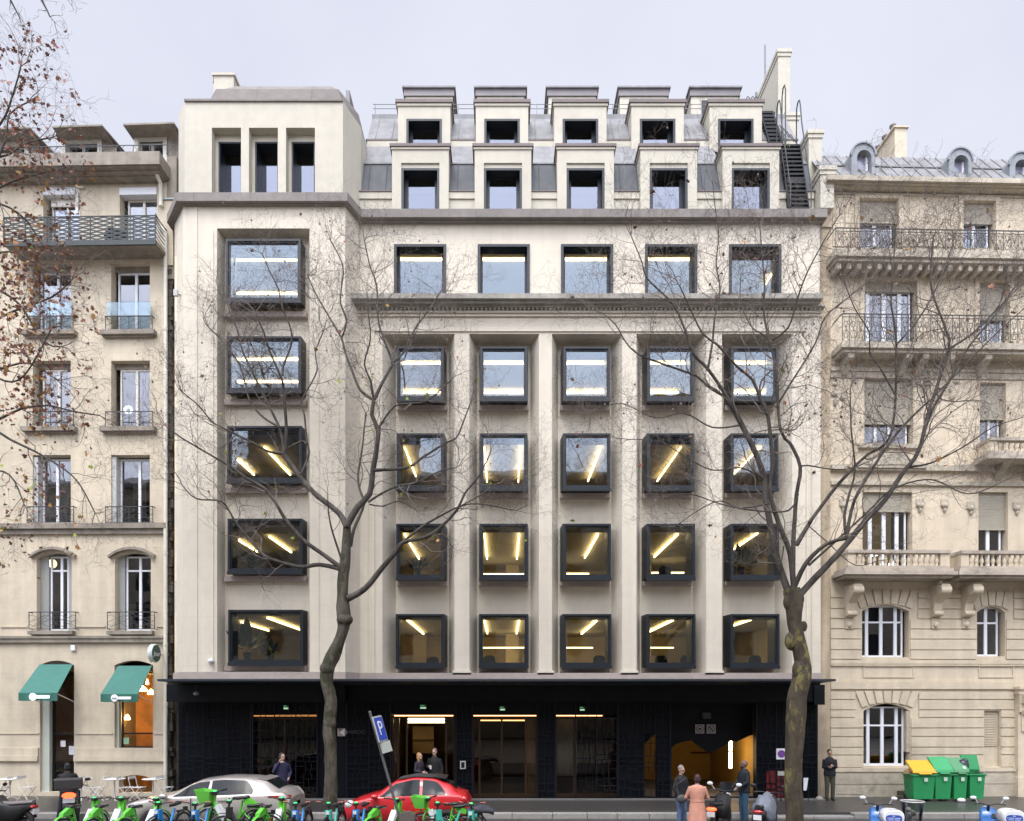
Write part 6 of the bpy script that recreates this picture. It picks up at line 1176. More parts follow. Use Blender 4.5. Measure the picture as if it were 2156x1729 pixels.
def carbody(name, label, x_left, Yc, st, L_, paint, roofm, hw_, side, wind, extras, zg=-.15):
    # st: stations (x from nose, z belt, z roof, half width at belt, half width at roof)
    t = thing(name, label, 'car', (x_left, Yc, zg)); M = MB(); rings = []
    def sec(x, zb, zr, hb, hr, lo):
        side_ = [(hb * .80, lo), (hb * .97, lo + .08), (hb * 1.0, lo + (zb - lo) * .55), (hb * .985, zb - .05), (hb * .955, zb), (hr + (hb * .955 - hr) * .5, (zb + zr) / 2 + .01), (hr + .03, zr - .05), (hr - .06, zr - .012), (hr * .5, zr + .012), (0, zr + .02)]
        return [(x, -y, z) for y, z in side_] + [(x, y, z) for y, z in side_[::-1][1:]]
    def interp(x):
        for a, b_ in zip(st, st[1:]):
            if a[0] <= x <= b_[0]:
                f = (x - a[0]) / (b_[0] - a[0]); f2 = f * f * (3 - 2 * f) * .3 + f * .7; return tuple(a[i] + (b_[i] - a[i]) * f2 for i in range(1, 5))
        return st[-1][1:]
    n = 56
    for i in range(n + 1):
        x = L_ * i / n; zb, zr, hb, hr = interp(x); lo = .2 + (.12 if x < .15 or x > L_ - .12 else 0)
        for wx in (wind['w1'], wind['w2']):
            if abs(x - wx) < .36: lo = max(lo, math.sqrt(.37 ** 2 - (x - wx) ** 2) * .95 + .12) if abs(x - wx) < .35 else lo
        rings.append(sec(x, zb, zr, hb, hr, lo))
    M.rings(rings, 0, True, True); M.build('body', paint, t)
    def side_pt(x, f, off, sgn=-1):
        zb, zr, hb, hr = interp(x); f = f * .86 + .03; z = zb + (zr - zb) * f
        if f < .5: y = hb * .955 + (hr + (hb * .955 - hr) * .5 - hb * .955) * (f / .5)
        else: y = hr + (hb * .955 - hr) * .5 + (hr + .03 - (hr + (hb * .955 - hr) * .5)) * ((f - .5) / .42)
        return (x, sgn * (y + off), z)
    for sg in (-1, 1):
        for (xa, fa0, fa1, xb, fb0, fb1) in side:
            m = MB(); k = 8; rg = []
            for i in range(k + 1):
                x = xa + (xb - xa) * i / k; f0, f1 = fa0 + (fb0 - fa0) * i / k, fa1 + (fb1 - fa1) * (1 - (1 - i / k) ** 2 if fb1 > fa1 else (i / k) ** 2)
                rg.append([side_pt(x, f0 + (f1 - f0) * j / 4, .012, sg) for j in range(5)])
            vs = [p for r_ in rg for p in r_]; m.add(vs, [(i * 5 + j, (i + 1) * 5 + j, (i + 1) * 5 + j + 1, i * 5 + j + 1) for i in range(k) for j in range(4)], 0, True); m.build('side_window', M_CARGL, t, fix=False)
    def across(nm, x0, f0x, x1, mt, y_in=.1, lift=.014):
        m = MB(); k = 8; rg = []
        for i in range(k + 1):
            x = x0 + (x1 - x0) * i / k; zb, zr, hb, hr = interp(x); w_ = hr - y_in; rg.append([(x, -w_ + 2 * w_ * j / 6, zr + .02 + lift - .02 * abs(j - 3) / 3 * 1.2) for j in range(7)])
        vs = [p for r_ in rg for p in r_]; m.add(vs, [(i * 7 + j, (i + 1) * 7 + j, (i + 1) * 7 + j + 1, i * 7 + j + 1) for i in range(k) for j in range(6)], 0, True); return m.build(nm, mt, t, fix=False)
    across('windscreen', wind['a'], 0, wind['b'], M_CARGL); across('rear_window', wind['c'], 0, wind['d'], M_CARGL)
    if roofm: across('soft_roof', wind['b'] + .04, 0, wind['c'] - .02, roofm, .05, .022)
    for wx in (wind['w1'], wind['w2']):
        for sg in (-1, 1): wheel(t, wx, .31, .31, sg * (hw_ - .1), .18, spokes=5)
    extras(t, interp); return t
def ex_silver(t, ip):
    zb, zr, hb, hr = ip(4.3)
    m = MB(); m.rings([[(3.92, -hb * 1.0, .90), (3.94, -hb * 1.005, .98), (3.94, -hb * .9, 1.0)], [(4.3, -hb * .98, .80), (4.3, -hb * 1.005, .97), (4.32, -hb * .9, 1.0)], [(4.5, -hb * .88, .78), (4.53, -hb * .88, .95), (4.53, -hb * .7, .97)], [(4.58, -hb * .6, .8), (4.59, -hb * .6, .94), (4.56, -hb * .55, .95)]], smooth=False); m.build('tail_lamp', M_TAIL, t)
    m = MB(); m.ell((1.25, -1.0, .98), (.12, .1, .08), 12, 8); m.box(1.22, 1.3, -.95, -.8, .92, .97); m.build('wing_mirror', M_SILV, t)
    m = MB(); m.rings([[(3.66, y, 1.40), (3.66, y, 1.425), (3.92, y, 1.375), (3.92, y, 1.36)] for y in (-.5, -.2, .2, .5)], smooth=False); m.build('roof_spoiler', M_SILV, t)
    m = MB(); m.box(1.95, 1.97, -.915, -.90, .3, .92); m.box(3.0, 3.02, -.915, -.9, .3, .92); m.build('door_seam', M_PLAS, t)
    for x in (1.75, 2.8): m = MB(); m.box(x - .1, x + .1, -.935, -.9, .84, .87); m.build('door_handle', M_SILV, t)
    m = MB(); m.box(4.585, 4.60, -.26, .26, .62, .73); m.build('number_plate', M_PLATE, t)
    m = MB(); m.rings([[(.2, -.75, .62), (.2, -.75, .72), (.15, -.6, .72)], [(.5, -.87, .66), (.5, -.86, .78), (.4, -.8, .8)]], smooth=False); m.build('headlamp', M_HEADL, t)
    m = MB(); m.box(1.0, 3.8, -.93, -.88, .2, .34); m.build('sill_trim', M_PLAS, t)
XSL = PX(252, -5.7)
carbody('hatchback_car', 'silver hatchback with red tail lamps standing behind the hire bikes', XSL, -4.85,
    [(0, .58, .60, .62, .55), (.12, .70, .73, .76, .6), (.5, .80, .86, .84, .62), (1.0, .90, .95, .88, .66), (1.28, .94, 1.02, .90, .66), (2.1, .95, 1.375, .91, .60), (2.75, .97, 1.445, .91, .60), (3.4, .99, 1.43, .90, .58), (3.85, 1.0, 1.36, .89, .56), (4.28, 1.03, 1.10, .86, .58), (4.45, 1.03, 1.06, .84, .6), (4.6, .86, .88, .76, .6)], 4.6, M_SILV, None, .91,
    [(1.45, .02, .1, 1.95, .02, .95), (1.95, .02, .95, 2.38, .02, 1.0), (2.46, .02, 1.0, 3.3, .04, .98), (3.3, .04, .98, 3.62, .05, .35)], dict(a=1.32, b=2.05, c=3.88, d=4.24, w1=.88, w2=3.72), ex_silver)
def ex_red(t, ip):
    m = MB(); m.ell((3.42, -.70, .86), (.1, .1, .12), 12, 8); m.build('tail_lamp', M_TAIL, t); m = MB(); m.ell((.28, -.62, .72), (.15, .12, .12), 12, 8); m.build('headlamp', M_HEADL, t)
    m = MB(); m.ell((1.0, -.92, .97), (.11, .09, .075), 12, 8); m.box(1.0, 1.06, -.88, -.72, .9, .95); m.build('wing_mirror', M_RED, t)
    m = MB(); m.box(2.25, 2.265, -.83, -.815, .3, .88); m.build('door_seam', M_PLAS, t); m = MB(); m.box(2.0, 2.2, -.85, -.815, .82, .85); m.build('door_handle', M_CHROME, t)
    m = MB(); m.rings([[(2.55, y, 1.44), (2.55, y, 1.475), (2.9, y, 1.42), (2.9, y, 1.40)] for y in (-.5, 0, .5)], smooth=False); m.build('roof_spoiler', M_PLAS, t)
    m = MB(); m.tube([(.08, -.6, .45), (.02, 0, .45), (.08, .6, .45)], .03, 8); m.build('bumper', M_CHROME, t); m = MB(); m.box(3.57, 3.585, -.26, .26, .55, .66); m.build('number_plate', M_PLATE, t)
XRD = PX(713, -5.7)
carbody('compact_car', 'small rounded red car with black soft roof behind the leaning parking sign', XRD, -4.95,
    [(0, .52, .54, .55, .5), (.12, .68, .70, .68, .55), (.5, .82, .87, .77, .56), (.85, .90, .97, .79, .58), (1.0, .93, 1.03, .80, .58), (1.55, .95, 1.37, .81, .54), (2.05, .96, 1.455, .81, .54), (2.6, .98, 1.43, .80, .52), (3.0, .99, 1.27, .78, .5), (3.3, .97, 1.04, .74, .5), (3.45, .93, .98, .71, .5), (3.58, .74, .76, .62, .48)], 3.58, M_RED, mat('black_fabric_roof', (.03, .028, .03), .8), .82,
    [(1.12, .02, .12, 1.6, .02, .92), (1.6, .02, .92, 2.2, .02, 1.0), (2.28, .02, 1.0, 2.62, .03, .93), (2.62, .03, .93, 2.9, .04, .25)], dict(a=1.02, b=1.55, c=2.72, d=3.2, w1=.66, w2=2.95), ex_red)
# ---- hire bikes
def bk(t):
    m = MB(); A_ = [(.50, -.13, .80), (.74, -.13, .80), (.74, .13, .80), (.50, .13, .80)]; B_ = [(.46, -.19, 1.06), (.84, -.19, 1.10), (.84, .19, 1.10), (.46, .19, 1.06)]
    m.add(A_ + B_, [(0, 3, 2, 1), (0, 1, 5, 4), (1, 2, 6, 5), (2, 3, 7, 6), (3, 0, 4, 7)]); A2 = [(x * .96 + .025, y * .88, z + .012) for x, y, z in A_]; B2 = [(x + (.02 if x < .6 else -.02), y * .9, z) for x, y, z in B_]
    m.add(A2 + B2, [(0, 1, 2, 3), (4, 5, 1, 0), (5, 6, 2, 1), (6, 7, 3, 2), (7, 4, 0, 3)]); m.add(B_ + B2, [(0, 1, 5, 4), (1, 2, 6, 5), (2, 3, 7, 6), (3, 0, 4, 7)]); m.build('basket', M_LIMED, t, fix=False)
def ebike(label, loc, rz, frame, accent, style, basket=False):
    t = thing('hire_bike', label, 'bicycle', loc, rz, 'hire bikes parked along the near kerb')
    wheel(t, .58, .34, .34, spokes=14); wheel(t, -.55, .34, .34, spokes=14)
    m = MB()
    if style == 'lime':
        m.tube([(.44, 0, .80), (.30, 0, .52), (.05, 0, .36), (-.12, 0, .38)], [.045, .075, .085, .07], 10); m.tube([(-.12, 0, .36), (-.24, 0, .86)], .026, 8)
        m.tube([(-.12, 0, .38), (-.55, .05, .34)], .02, 6); m.tube([(-.12, 0, .38), (-.55, -.05, .34)], .02, 6); m.tube([(-.2, 0, .66), (-.55, .06, .36)], .016, 6); m.tube([(-.2, 0, .66), (-.55, -.06, .36)], .016, 6)
    else:
        m.tube([(.42, 0, .86), (.32, 0, .56), (.0, 0, .40)], [.05, .06, .055], 10); m.tube([(.0, 0, .38), (-.2, 0, .82)], .03, 8); m.tube([(.0, 0, .38), (-.55, .05, .34)], .022, 6); m.tube([(0, 0, .38), (-.55, -.05, .34)], .022, 6)
        m.box(.36, .50, -.07, .07, .62, .88)
    m.build('frame', frame, t)
    m = MB(); m.tube([(.42, 0, 1.0), (.50, .0, .70)], .028, 8); m.tube([(.50, .0, .70), (.52, .07, .62), (.58, .07, .34)], .02, 6); m.tube([(.50, 0, .70), (.52, -.07, .62), (.58, -.07, .34)], .02, 6); m.build('fork', frame if style == 'lime' else M_PLAS, t)
    m = MB(); m.tube([(.36, -.31, 1.06), (.40, -.2, 1.05), (.45, -.07, 1.0), (.45, .07, 1.0), (.40, .2, 1.05), (.36, .31, 1.06)], .015, 8); m.box(.38, .5, -.05, .05, .98, 1.05); hb = m.build('handlebar', M_PLAS, t)
    m = MB(); m.tube([(.37, -.22, 1.055), (.33, -.33, 1.065)], .021, 8); m.tube([(.37, .22, 1.055), (.33, .33, 1.065)], .021, 8); m.build('grip', accent, hb)
    m = MB(); m.lathe((.44, 0, 1.05), [(.045, 0), (.045, .02)], 14); m.build('display', M_GLOW, hb)
    m = MB(); m.rings([[(x, -w_, z), (x, -w_ * .6, z - .045), (x, w_ * .6, z - .045), (x, w_, z), (x, w_ * .5, z + .03), (x, -w_ * .5, z + .03)] for x, w_, z in ((-.40, .05, .93), (-.36, .11, .95), (-.26, .12, .94), (-.14, .06, .92), (-.04, .025, .92), (0, .015, .91))]); m.build('saddle', M_SADD, t)
    def fender(cx, a0, a1, mt, wd, r=.385):
        q = MB(); rg = []
        for k in range(11): a = R(a0 + (a1 - a0) * k / 10); x, z = cx + r * math.cos(a), .34 + r * math.sin(a); dx, dz = math.cos(a) * .02, math.sin(a) * .02; rg.append([(x, -wd, z), (x + dx, -wd * .6, z + dz), (x + dx, wd * .6, z + dz), (x, wd, z)])
        q.rings(rg); q.build('mudguard', mt, t)
    if style == 'lime':
        fender(-.55, 20, 175, frame, .05); fender(.58, 20, 150, frame, .035)
        m = MB(); m.prism([(-.62, .70), (-.34, .74), (-.28, .90), (-.34, .95), (-.60, .80)], -.06, .06, 'y'); m.build('rear_panel', frame, t); m = MB(); m.box(-.95, -.93, -.05, .05, .40, .50); m.build('rear_reflector', M_TAIL, t)
        if not basket: m = MB(); m.prism([(.40, .50), (.50, .52), (.56, .98), (.46, 1.0)], -.085, .085, 'y'); bevel(m.build('front_panel', frame, t), .02)
        else: bk(t)
        m = MB(); m.prism([(.12, .42), (.22, .42), (.40, .72), (.34, .78)], -.088, .088, 'y'); m.build('white_frame_panel', M_WPL, t)
    else:
        fender(-.55, 30, 170, M_PLAS, .03); fender(.58, 30, 140, M_PLAS, .03); m = MB(); m.box(-.66, -.34, -.07, .07, .70, .735); m.box(-.70, -.60, -.04, .04, .72, .80); m.build('rear_rack', M_PLAS, t); m = MB(); m.box(.50, .53, -.04, .04, .78, .86); m.build('front_lamp', M_HEADL, t)
    return t
L1 = ebike('green hire bike next to the delivery scooter, its saddle towards us', (PX(170, -7.1), -7.1, -.15), R(78), M_LIME, M_PLAS, 'lime')
def bike2(src, u, y, rz, label): return dup(src, (PX(u, y), y, -.15), R(rz), label)
bike2(L1, 228, -7.1, 80, 'second green hire bike from the delivery scooter'); bike2(L1, 300, -7.15, 72, 'green hire bike in front of the nose of the silver car')
L2 = ebike('green hire bike side on with its basket raised before the silver car doors', (PX(490, -7.0), -7.0, -.12), R(172), M_LIME, M_PLAS, 'lime', True); L2.scale = (1.12, 1.12, 1.16); bike2(L1, 572, -7.1, 75, 'green hire bike in front of the red tail lamp of the silver car')
bike2(L1, 812, -7.25, 60, 'green hire bike leaning by the foot of the parking sign'); bike2(L2, 935, -7.1, 165, 'green hire bike with pale basket before the red car door').scale = (1, 1, 1.04)
D1 = ebike('blue hire bike with salmon grips in front of the silver car bonnet', (PX(357, -7.1), -7.1, -.15), R(-100), M_BLUEB, M_GRIP, 'dott')
bike2(D1, 430, -7.2, -95, 'blue hire bike with salmon grips below the raised green basket'); bike2(D1, 634, -7.2, -92, 'blue hire bike just left of the mossy tree trunk'); bike2(D1, 762, -7.15, -98, 'blue hire bike in front of the nose of the red car')
T1 = ebike('mint green hire bike in front of the mossy tree trunk', (PX(704, -7.2), -7.2, -.15), R(-95), M_TEAL, M_GRIP, 'dott')
bike2(T1, 955, -7.35, -150, 'large mint green hire bike before the rear of the red car'); bike2(T1, 1000, -7.3, -100, 'mint green hire bike at the right end of the row beneath a dark cover')
ebike('black hire bike with no basket behind the green one near the silver car tail', (PX(520, -7.15), -7.15, -.15), R(185), M_PLAS, M_PLAS, 'dott')
m = MB(); m.rings([[(x, -w_, z - .12), (x, -w_ * .8, z), (x, 0, z + h_), (x, w_ * .8, z), (x, w_, z - .12)] for x, w_, z, h_ in ((-.35, .08, .0, .02), (-.22, .16, .04, .06), (0, .19, .06, .08), (.2, .17, .05, .06), (.33, .08, 0, .02))]); o = m.build('seat_cover', mat('dark_violet_cover', (.035, .035, .05), .6)); o.location = (PX(1012, -7.5), -7.5, .72); tag(o, 'dark padded cover lying over the last mint green bike', 'cover')
# ---- leaning parking sign
y = -7.3; px0 = Vector((PX(846, y), y, -.15)); base = Vector((PX(856, y), y, -.15)); top = Vector((PX(779, y), y, PZ(1500, y)))
t = thing('parking_sign', 'blue parking sign on a leaning grey pole in front of the red car', 'sign', base); d = top - base; m = MB(); m.tube([(0, 0, 0), tuple(d)], .034, 10); m.ell(tuple(d), .04, 8, 6); m.build('pole', mat('grey_pole', (.12, .12, .12), .5, metal=.4), t)
m = MB(); ax = d.normalized(); q = Matrix.Translation(Vector((PX(799, y), y, PZ(1535, y))) - base) @ Vector((0, 0, 1)).rotation_difference(Vector((ax.x, ax.y, ax.z))).to_matrix().to_4x4() @ Matrix.Rotation(R(74), 4, 'Z')
a_ = MB(); a_.box(-.26, .26, -.03, .0, -.33, .33); a_.xf(q); pl = bevel(a_.build('plate', mat('sign_back_grey', (.5, .5, .5), .4, metal=.3), t), .02)
a_ = MB(); a_.box(-.22, .22, -.036, -.031, -.29, .29); a_.xf(q); a_.build('blue_face', mat('parking_blue', (.03, .07, .42), .4), t)
o = text('P', .52, 'lettering', M_WHITE, t, (0, 0, 0), ext=.002); o.matrix_local = q @ Matrix.Translation((0, -.04, 0)) @ Matrix.Rotation(R(90), 4, 'X')
q2 = Matrix.Translation(Vector((PX(812, y), y, PZ(1573, y))) - base) @ Vector((0, 0, 1)).rotation_difference(Vector((ax.x, ax.y, ax.z))).to_matrix().to_4x4() @ Matrix.Rotation(R(50), 4, 'Z')
a_ = MB(); a_.box(-.16, .16, -.03, 0, -.14, .14); a_.xf(q2); a_.build('lower_plate', mat('grey_green_plate', (.36, .38, .34), .5), t)
m = MB(); m.prism([(-.18, 0), (.18, 0), (.18, .78), (.05, .86), (-.18, .82)], -.1, .12, 'y'); o = bevel(m.build('bollard_box', mat('scuffed_grey_metal', (.16, .14, .13), .5, metal=.5, dirt=.5)), .02); o.location = (PX(858, -7.7), -7.7, -.15); tag(o, 'scuffed grey metal box at the foot of the leaning parking sign', 'bollard')
# no parking sign by the right tree
y = -.8; t = thing('no_parking_sign', 'square white sign with violet disc by the lichen covered trunk', 'sign', (PX(1645, y), y, 0)); m = MB(); m.tube([(0, .03, 0), (0, .03, PZ(1578, y))], .025, 8); m.build('pole', M_BLACK, t)
m = MB(); m.box(-.17, .17, -.01, .01, PZ(1599, y), PZ(1576, y)); m.build('plate', M_WHITE, t); zc = (PZ(1599, y) + PZ(1576, y)) / 2; m = MB(); m.lathe((0, -.016, zc), [(.13, 0), (.13, .006)], 24, axis='y'); m.build('disc', mat('violet_disc', (.13, .07, .33), .5), t)
m = MB(); m.torus((0, -.017, zc), .115, .012, 'y', 24, 4); m.prism([(-.09, zc + .07), (-.07, zc + .09), (.09, zc - .07), (.07, zc - .09)], -.022, -.017, 'y'); m.build('red_ring', mat('faded_red_ring', (.26, .06, .22), .5), t); m = MB(); m.box(-.12, .10, -.012, .01, PZ(1633, y), PZ(1624, y)); m.build('lower_plate', mat('grey_green_plate', (.36, .38, .34), .5), t)
# ---- motorcycles
def moto(name, label, loc, rz, opt, cat='motorcycle'):
    t = thing(name, label, cat, loc, rz); wheel(t, .68, .3, .3, w_=.11, spokes=5, rim=M_PLAS); wheel(t, -.62, .3, .3, w_=.13, spokes=5, rim=M_PLAS); bc = opt.get('body', M_PLAS)
    m = MB()
    if opt.get('scooter'):
        m.rings([[(x, -w_, z0), (x, -w_, z1 - .06), (x, -w_ * .7, z1), (x, w_ * .7, z1), (x, w_, z1 - .06), (x, w_, z0)] for x, w_, z0, z1 in ((-.88, .10, .52, .66), (-.7, .17, .38, .76), (-.3, .19, .26, .72), (-.05, .16, .2, .62), (.05, .15, .2, .34), (.3, .17, .2, .32), (.38, .2, .22, .7), (.46, .21, .35, .95), (.56, .15, .4, .98), (.66, .08, .5, .75))])
    else:
        m.rings([[(x, -w_, z0), (x, -w_, z1 - .05), (x, -w_ * .6, z1), (x, w_ * .6, z1), (x, w_, z1 - .05), (x, w_, z0)] for x, w_, z0, z1 in ((-.95, .06, .72, .80), (-.7, .12, .56, .80), (-.35, .15, .3, .76), (-.05, .17, .25, .80), (.12, .19, .25, .98), (.35, .18, .3, .98), (.5, .12, .5, .86))])
        m.tube([(.45, .09, .85), (.68, .09, .3)], .028, 8); m.tube([(.45, -.09, .85), (.68, -.09, .3)], .028, 8); m.tube([(.1, -.15, .28), (-.4, -.19, .32), (-.8, -.19, .42)], [.03, .05, .05], 8)
    m.build('bodywork', bc, t)
    m = MB(); m.rings([[(x, -w_, z), (x, -w_ * .7, z + .07), (x, w_ * .7, z + .07), (x, w_, z)] for x, w_, z in ((-.92, .08, .80), (-.75, .13, .79), (-.4, .15, .76), (-.1, .12, .74), (.05, .07, .78))]); m.build('seat', opt.get('seatm', M_SADD), t)
    m = MB(); hz = 1.06; m.tube([(.30, -.38, hz), (.38, -.2, hz + .02), (.42, 0, hz - .03), (.38, .2, hz + .02), (.30, .38, hz)], .017, 8); m.tube([(.42, 0, hz - .03), (.47, 0, .82)], .04, 8); hb = m.build('handlebar', M_PLAS, t)
    for sg in (-1, 1): q = MB(); q.tube([(.36, sg * .26, hz), (.34, sg * .36, hz + .16)], .008, 5); q.ell((.34, sg * .40, hz + .18), (.02, .085, .05), 12, 7); q.build('mirror', opt.get('mirror', M_PLAS), hb)
    m = MB(); m.ell((.62, 0, .88), (.08, .12, .11), 12, 8); m.build('headlamp', M_HEADL, t)
    hi = opt.get('hi', 0) * .22; m = MB(); m.ell((-.93, 0, .70 + hi), (.06, .14 + hi * .15, .055 + hi * .15), 12, 6); m.build('tail_lamp', M_TAILON if opt.get('lit') else M_TAIL, t); m = MB(); m.box(-.99, -.975, -.10 - hi * .2, .10 + hi * .2, .50 + hi, .63 + hi); m.build('number_plate', M_PLATE, t)
    if opt.get('box'):
        bx = opt['box']; m = MB(); m.box(-1.22, -.72, -.33, .33, 1.12, 1.40); bevel(m.build('top_box', mat('scuffed_dark_box', (.035, .032, .034), .55, dirt=.3) if bx == 'dark' else M_WPL, t), .03, 3)
    if opt.get('screen'): m = MB(); m.rings([[(.58, -.2, .98), (.6, 0, 1.0), (.58, .2, .98)], [(.44, -.15, 1.28), (.47, 0, 1.30), (.44, .15, 1.28)]], cap=False); m.build('windscreen', mat('smoked_screen', (.06, .07, .08), .1, spec=.8), t)
    return t
moto('motorcycle', 'black motorcycle with grey seat at the lower left corner', (PX(8, -5.7), -5.7, -.15), R(172), dict(seatm=mat('dusty_grey_seat', (.17, .15, .15), .6)))
MT = moto('delivery_scooter', 'black delivery scooter with dark top box and glowing red tail lamp', (PX(141, -4.6), -4.4, -.15), R(118), dict(scooter=1, box='dark', lit=1, hi=1), 'scooter')
moto('motorcycle', 'black motorcycle with lit red tail lamp beside the woman in the pink coat', (PX(1518, -5.5), -5.5, -.15), R(58), dict(lit=1, screen=1, mirror=M_WPL))
SC = moto('covered_scooter', 'black scooter with folded grey cover left of the lichen covered trunk', (PX(1612, -6.0), -6.0, -.15), R(58), dict(scooter=1), 'scooter')
m = MB(); random.seed(4); rg = []
for k, (x, w_, z0, z1) in enumerate(((-.78, .12, .72, .84), (-.6, .24, .55, .98), (-.35, .29, .5, 1.06), (-.1, .28, .5, 1.04), (.12, .26, .56, 1.10), (.32, .2, .7, 1.0))):
    r_ = []
    for j in range(13): a = R(-20 + 220 * j / 12); f = 1 + .10 * math.sin(j * 2.1 + k * 1.7); r_.append((x + .03 * math.sin(j * 1.9), w_ * math.cos(a) * f, z0 + (z1 - z0) * max(math.sin(a), -.3) * f))
    rg.append(r_)
m.rings(rg); m.build('grey_cover', mat('blue_grey_apron', (.17, .19, .23), .55, var=.2), SC)
def moped(u, y, rz, label):
    MP = moto('hire_moped', label, (PX(u, y), y, -.15), R(rz), dict(scooter=1, body=mat('blue_moped_paint', (.03, .14, .40), .35, coat=.5), mirror=M_WPL), 'moped'); MP.scale = (.9, .9, .9)
    m = MB(); rg = []
    for x, s_ in ((-.74, .80), (-.78, .96), (-.95, 1.0), (-1.16, 1.0), (-1.23, .95), (-1.25, .86)): rg.append([(x, .265 * s_ * (abs(math.cos(a)) ** .75) * (1 if math.cos(a) > 0 else -1), (.94 + .20 * s_ * (abs(math.sin(a)) ** .8) * (1 if math.sin(a) > 0 else -1))) for a in [2 * math.pi * j / 24 for j in range(24)]])
    m.rings(rg); bx = m.build('top_box', M_WPL, MP); m = MB(); rg = []
    for x in (-1.252, -1.262): rg.append([(x, .19 * (abs(math.cos(a)) ** .6) * (1 if math.cos(a) > 0 else -1), .915 + .095 * (abs(math.sin(a)) ** .7) * (1 if math.sin(a) > 0 else -1)) for a in [2 * math.pi * j / 24 for j in range(24)]])
    m.rings(rg, smooth=False); m.build('blue_label', mat('label_blue', (.03, .07, .33), .5), bx)
    lm = mat('label_lettering', (.45, .55, .85), .5)
    for z, ws in ((.980, [(-.04, .03)]), (.927, [(-.165, -.145), (-.135, -.005), (.01, .16)]), (.883, [(-.15, -.135), (-.125, -.05), (-.04, .0), (.01, .145)])):
        for a, c in ws:
            m = MB(); yy = a
            while yy < c - .008: m.box(-1.266, -1.2625, -yy - .011, -yy, z - .014, z + .014); yy += .016
            m.build('lettering', lm, bx)
    m = MB(); m.tube([(-1.2, -.10, 1.135), (-1.2, .10, 1.135)], .008, 5); m.build('box_handle', M_PLAS, bx); return MP
moped(1856, -7.5, 75, 'blue hire moped with white oval top box, nearer the lichen tree'); moped(2094, -7.5, 75, 'blue hire moped cut by the right edge of the photo')
t = thing('litter_bag_stand', 'metal hoop holding a clear rubbish bag behind the first blue moped', 'bin', (PX(1921, -6.6), -6.6, -.15)); m = MB(); m.torus((0, 0, .95), .27, .02, 'z', 24, 6); m.tube([(0, .27, 0), (0, .27, .95)], .03, 8); m.build('hoop', mat('pale_grey_metal', (.5, .5, .48), .4, metal=.4), t)
m = MB(); m.lathe((0, 0, 0), [(.15, .1), (.21, .2), (.22, .5), (.25, .8), (.275, .95)], 18); bg_ = m.build('clear_bag', glass('bag_film', (.72, .72, .70), .06), t, fix=False); m = MB(); random.seed(8)
for k in range(7): m.ell((random.uniform(-.1, .1), random.uniform(-.1, .1), .25 + k * .08), (random.uniform(.05, .1), .07, random.uniform(.04, .08)), 7, 5)
m.build('litter', mat('litter_white', (.5, .5, .48), .7, var=.4, scale=9), t)
# ---- wheelie bins
M_BING = mat('green_bin_plastic', (.02, .26, .085), .45, var=.06); M_BINL = mat('light_green_lid', (.045, .34, .13), .45, var=.06); M_BINY = mat('yellow_lid', (.72, .40, .03), .45)
def bin_(u, w_, h_, label, lidm, ang, d=.55, lidl=.6):
    y = -.62; t = thing('wheelie_bin', label, 'bin', (PX(u, y) , y, 0), 0, 'green wheelie bins against the stone wall'); m = MB(); a = w_ / 2
    m.loft([(-a * .86, -d * .42, .08), (a * .86, -d * .42, .08), (a * .86, d * .42, .08), (-a * .86, d * .42, .08)], [(-a, -d / 2, h_), (a, -d / 2, h_), (a, d / 2, h_), (-a, d / 2, h_)]); m.box(-a - .03, a + .03, -d / 2 - .03, d / 2 + .03, h_ - .07, h_ + .0); bevel(m.build('body', M_BING, t), .02)
    m = MB(); m.rings([[(x, lidl, 0), (x, lidl, .05), (x, .08, .09), (x, 0, .05), (x, 0, 0)] for x in (-a - .02, -a + .03, a - .03, a + .02)], smooth=False); m.box(-a * .55, a * .55, -.05, 0, .0, .045); lo = bevel(m.build('lid', lidm, t), .012); lo.location = (0, -d / 2 - .03 if ang < 70 else .1, h_ + .015); lo.rotation_euler = (R(ang), 0, 0)
    m = MB(); m.torus((0, 0, 0), .08, .025, 'x', 16, 6)
    for sx in (-a * .8, a * .8): q = MB(); q.lathe((sx - .03, d * .42, .1), [(.10, 0), (.10, .06)], 16, axis='x'); q.build('wheel', M_RUB, t)
    m = MB(); m.box(-.02, .10, -d / 2 - .035, -d / 2 - .031, h_ - .25, h_ - .12); m.build('sticker', mat('pale_sticker', (.5, .62, .5), .5), t); return t
bin_(1935, .78, .93, 'leftmost green bin, its yellow lid propped open by cardboard', M_BINY, 40, .62, .62); bin_(1976, .58, .95, 'second bin from the left, light green lid gaping over its body', M_BINL, 46, .6, .7); bin_(2012, .47, .95, 'narrow dull green bin between two brighter ones', mat('dull_green_lid', (.09, .27, .13), .5), 44, .58, .68); bin_(2047, .53, .95, 'rightmost green bin with lid thrown back over black bags', M_BING, 76, .58, .6)
m = MB(); m.prism([(-.34, 0), (.2, 0), (.1, .26), (-.28, .1)], -.1, .12, 'y'); o = m.build('cardboard', mat('cardboard', (.30, .19, .10), .8)); o.location = (PX(1925, -.7), -.7, .93); tag(o, 'brown cardboard sticking out under the yellow lid', 'cardboard')
m = MB(); m.ell((0, 0, 0), (.2, .18, .2), 12, 8); m.ell((.05, -.05, .12), (.1, .1, .12), 10, 6); o = m.build('bin_bag', mat('black_bag', (.03, .035, .045), .25)); o.location = (PX(2027, -.6), -.6, 1.22); tag(o, 'black rubbish bag bulging from the rightmost green bin', 'bag')
m = MB(); m.ell((0, 0, 0), (.12, .14, .2), 10, 7); o = m.build('bin_bag', mat('white_bag', (.6, .6, .64), .4)); o.location = (PX(2026, -.75), -.8, 1.0); tag(o, 'white rubbish bag squeezed beside the black one', 'bag')
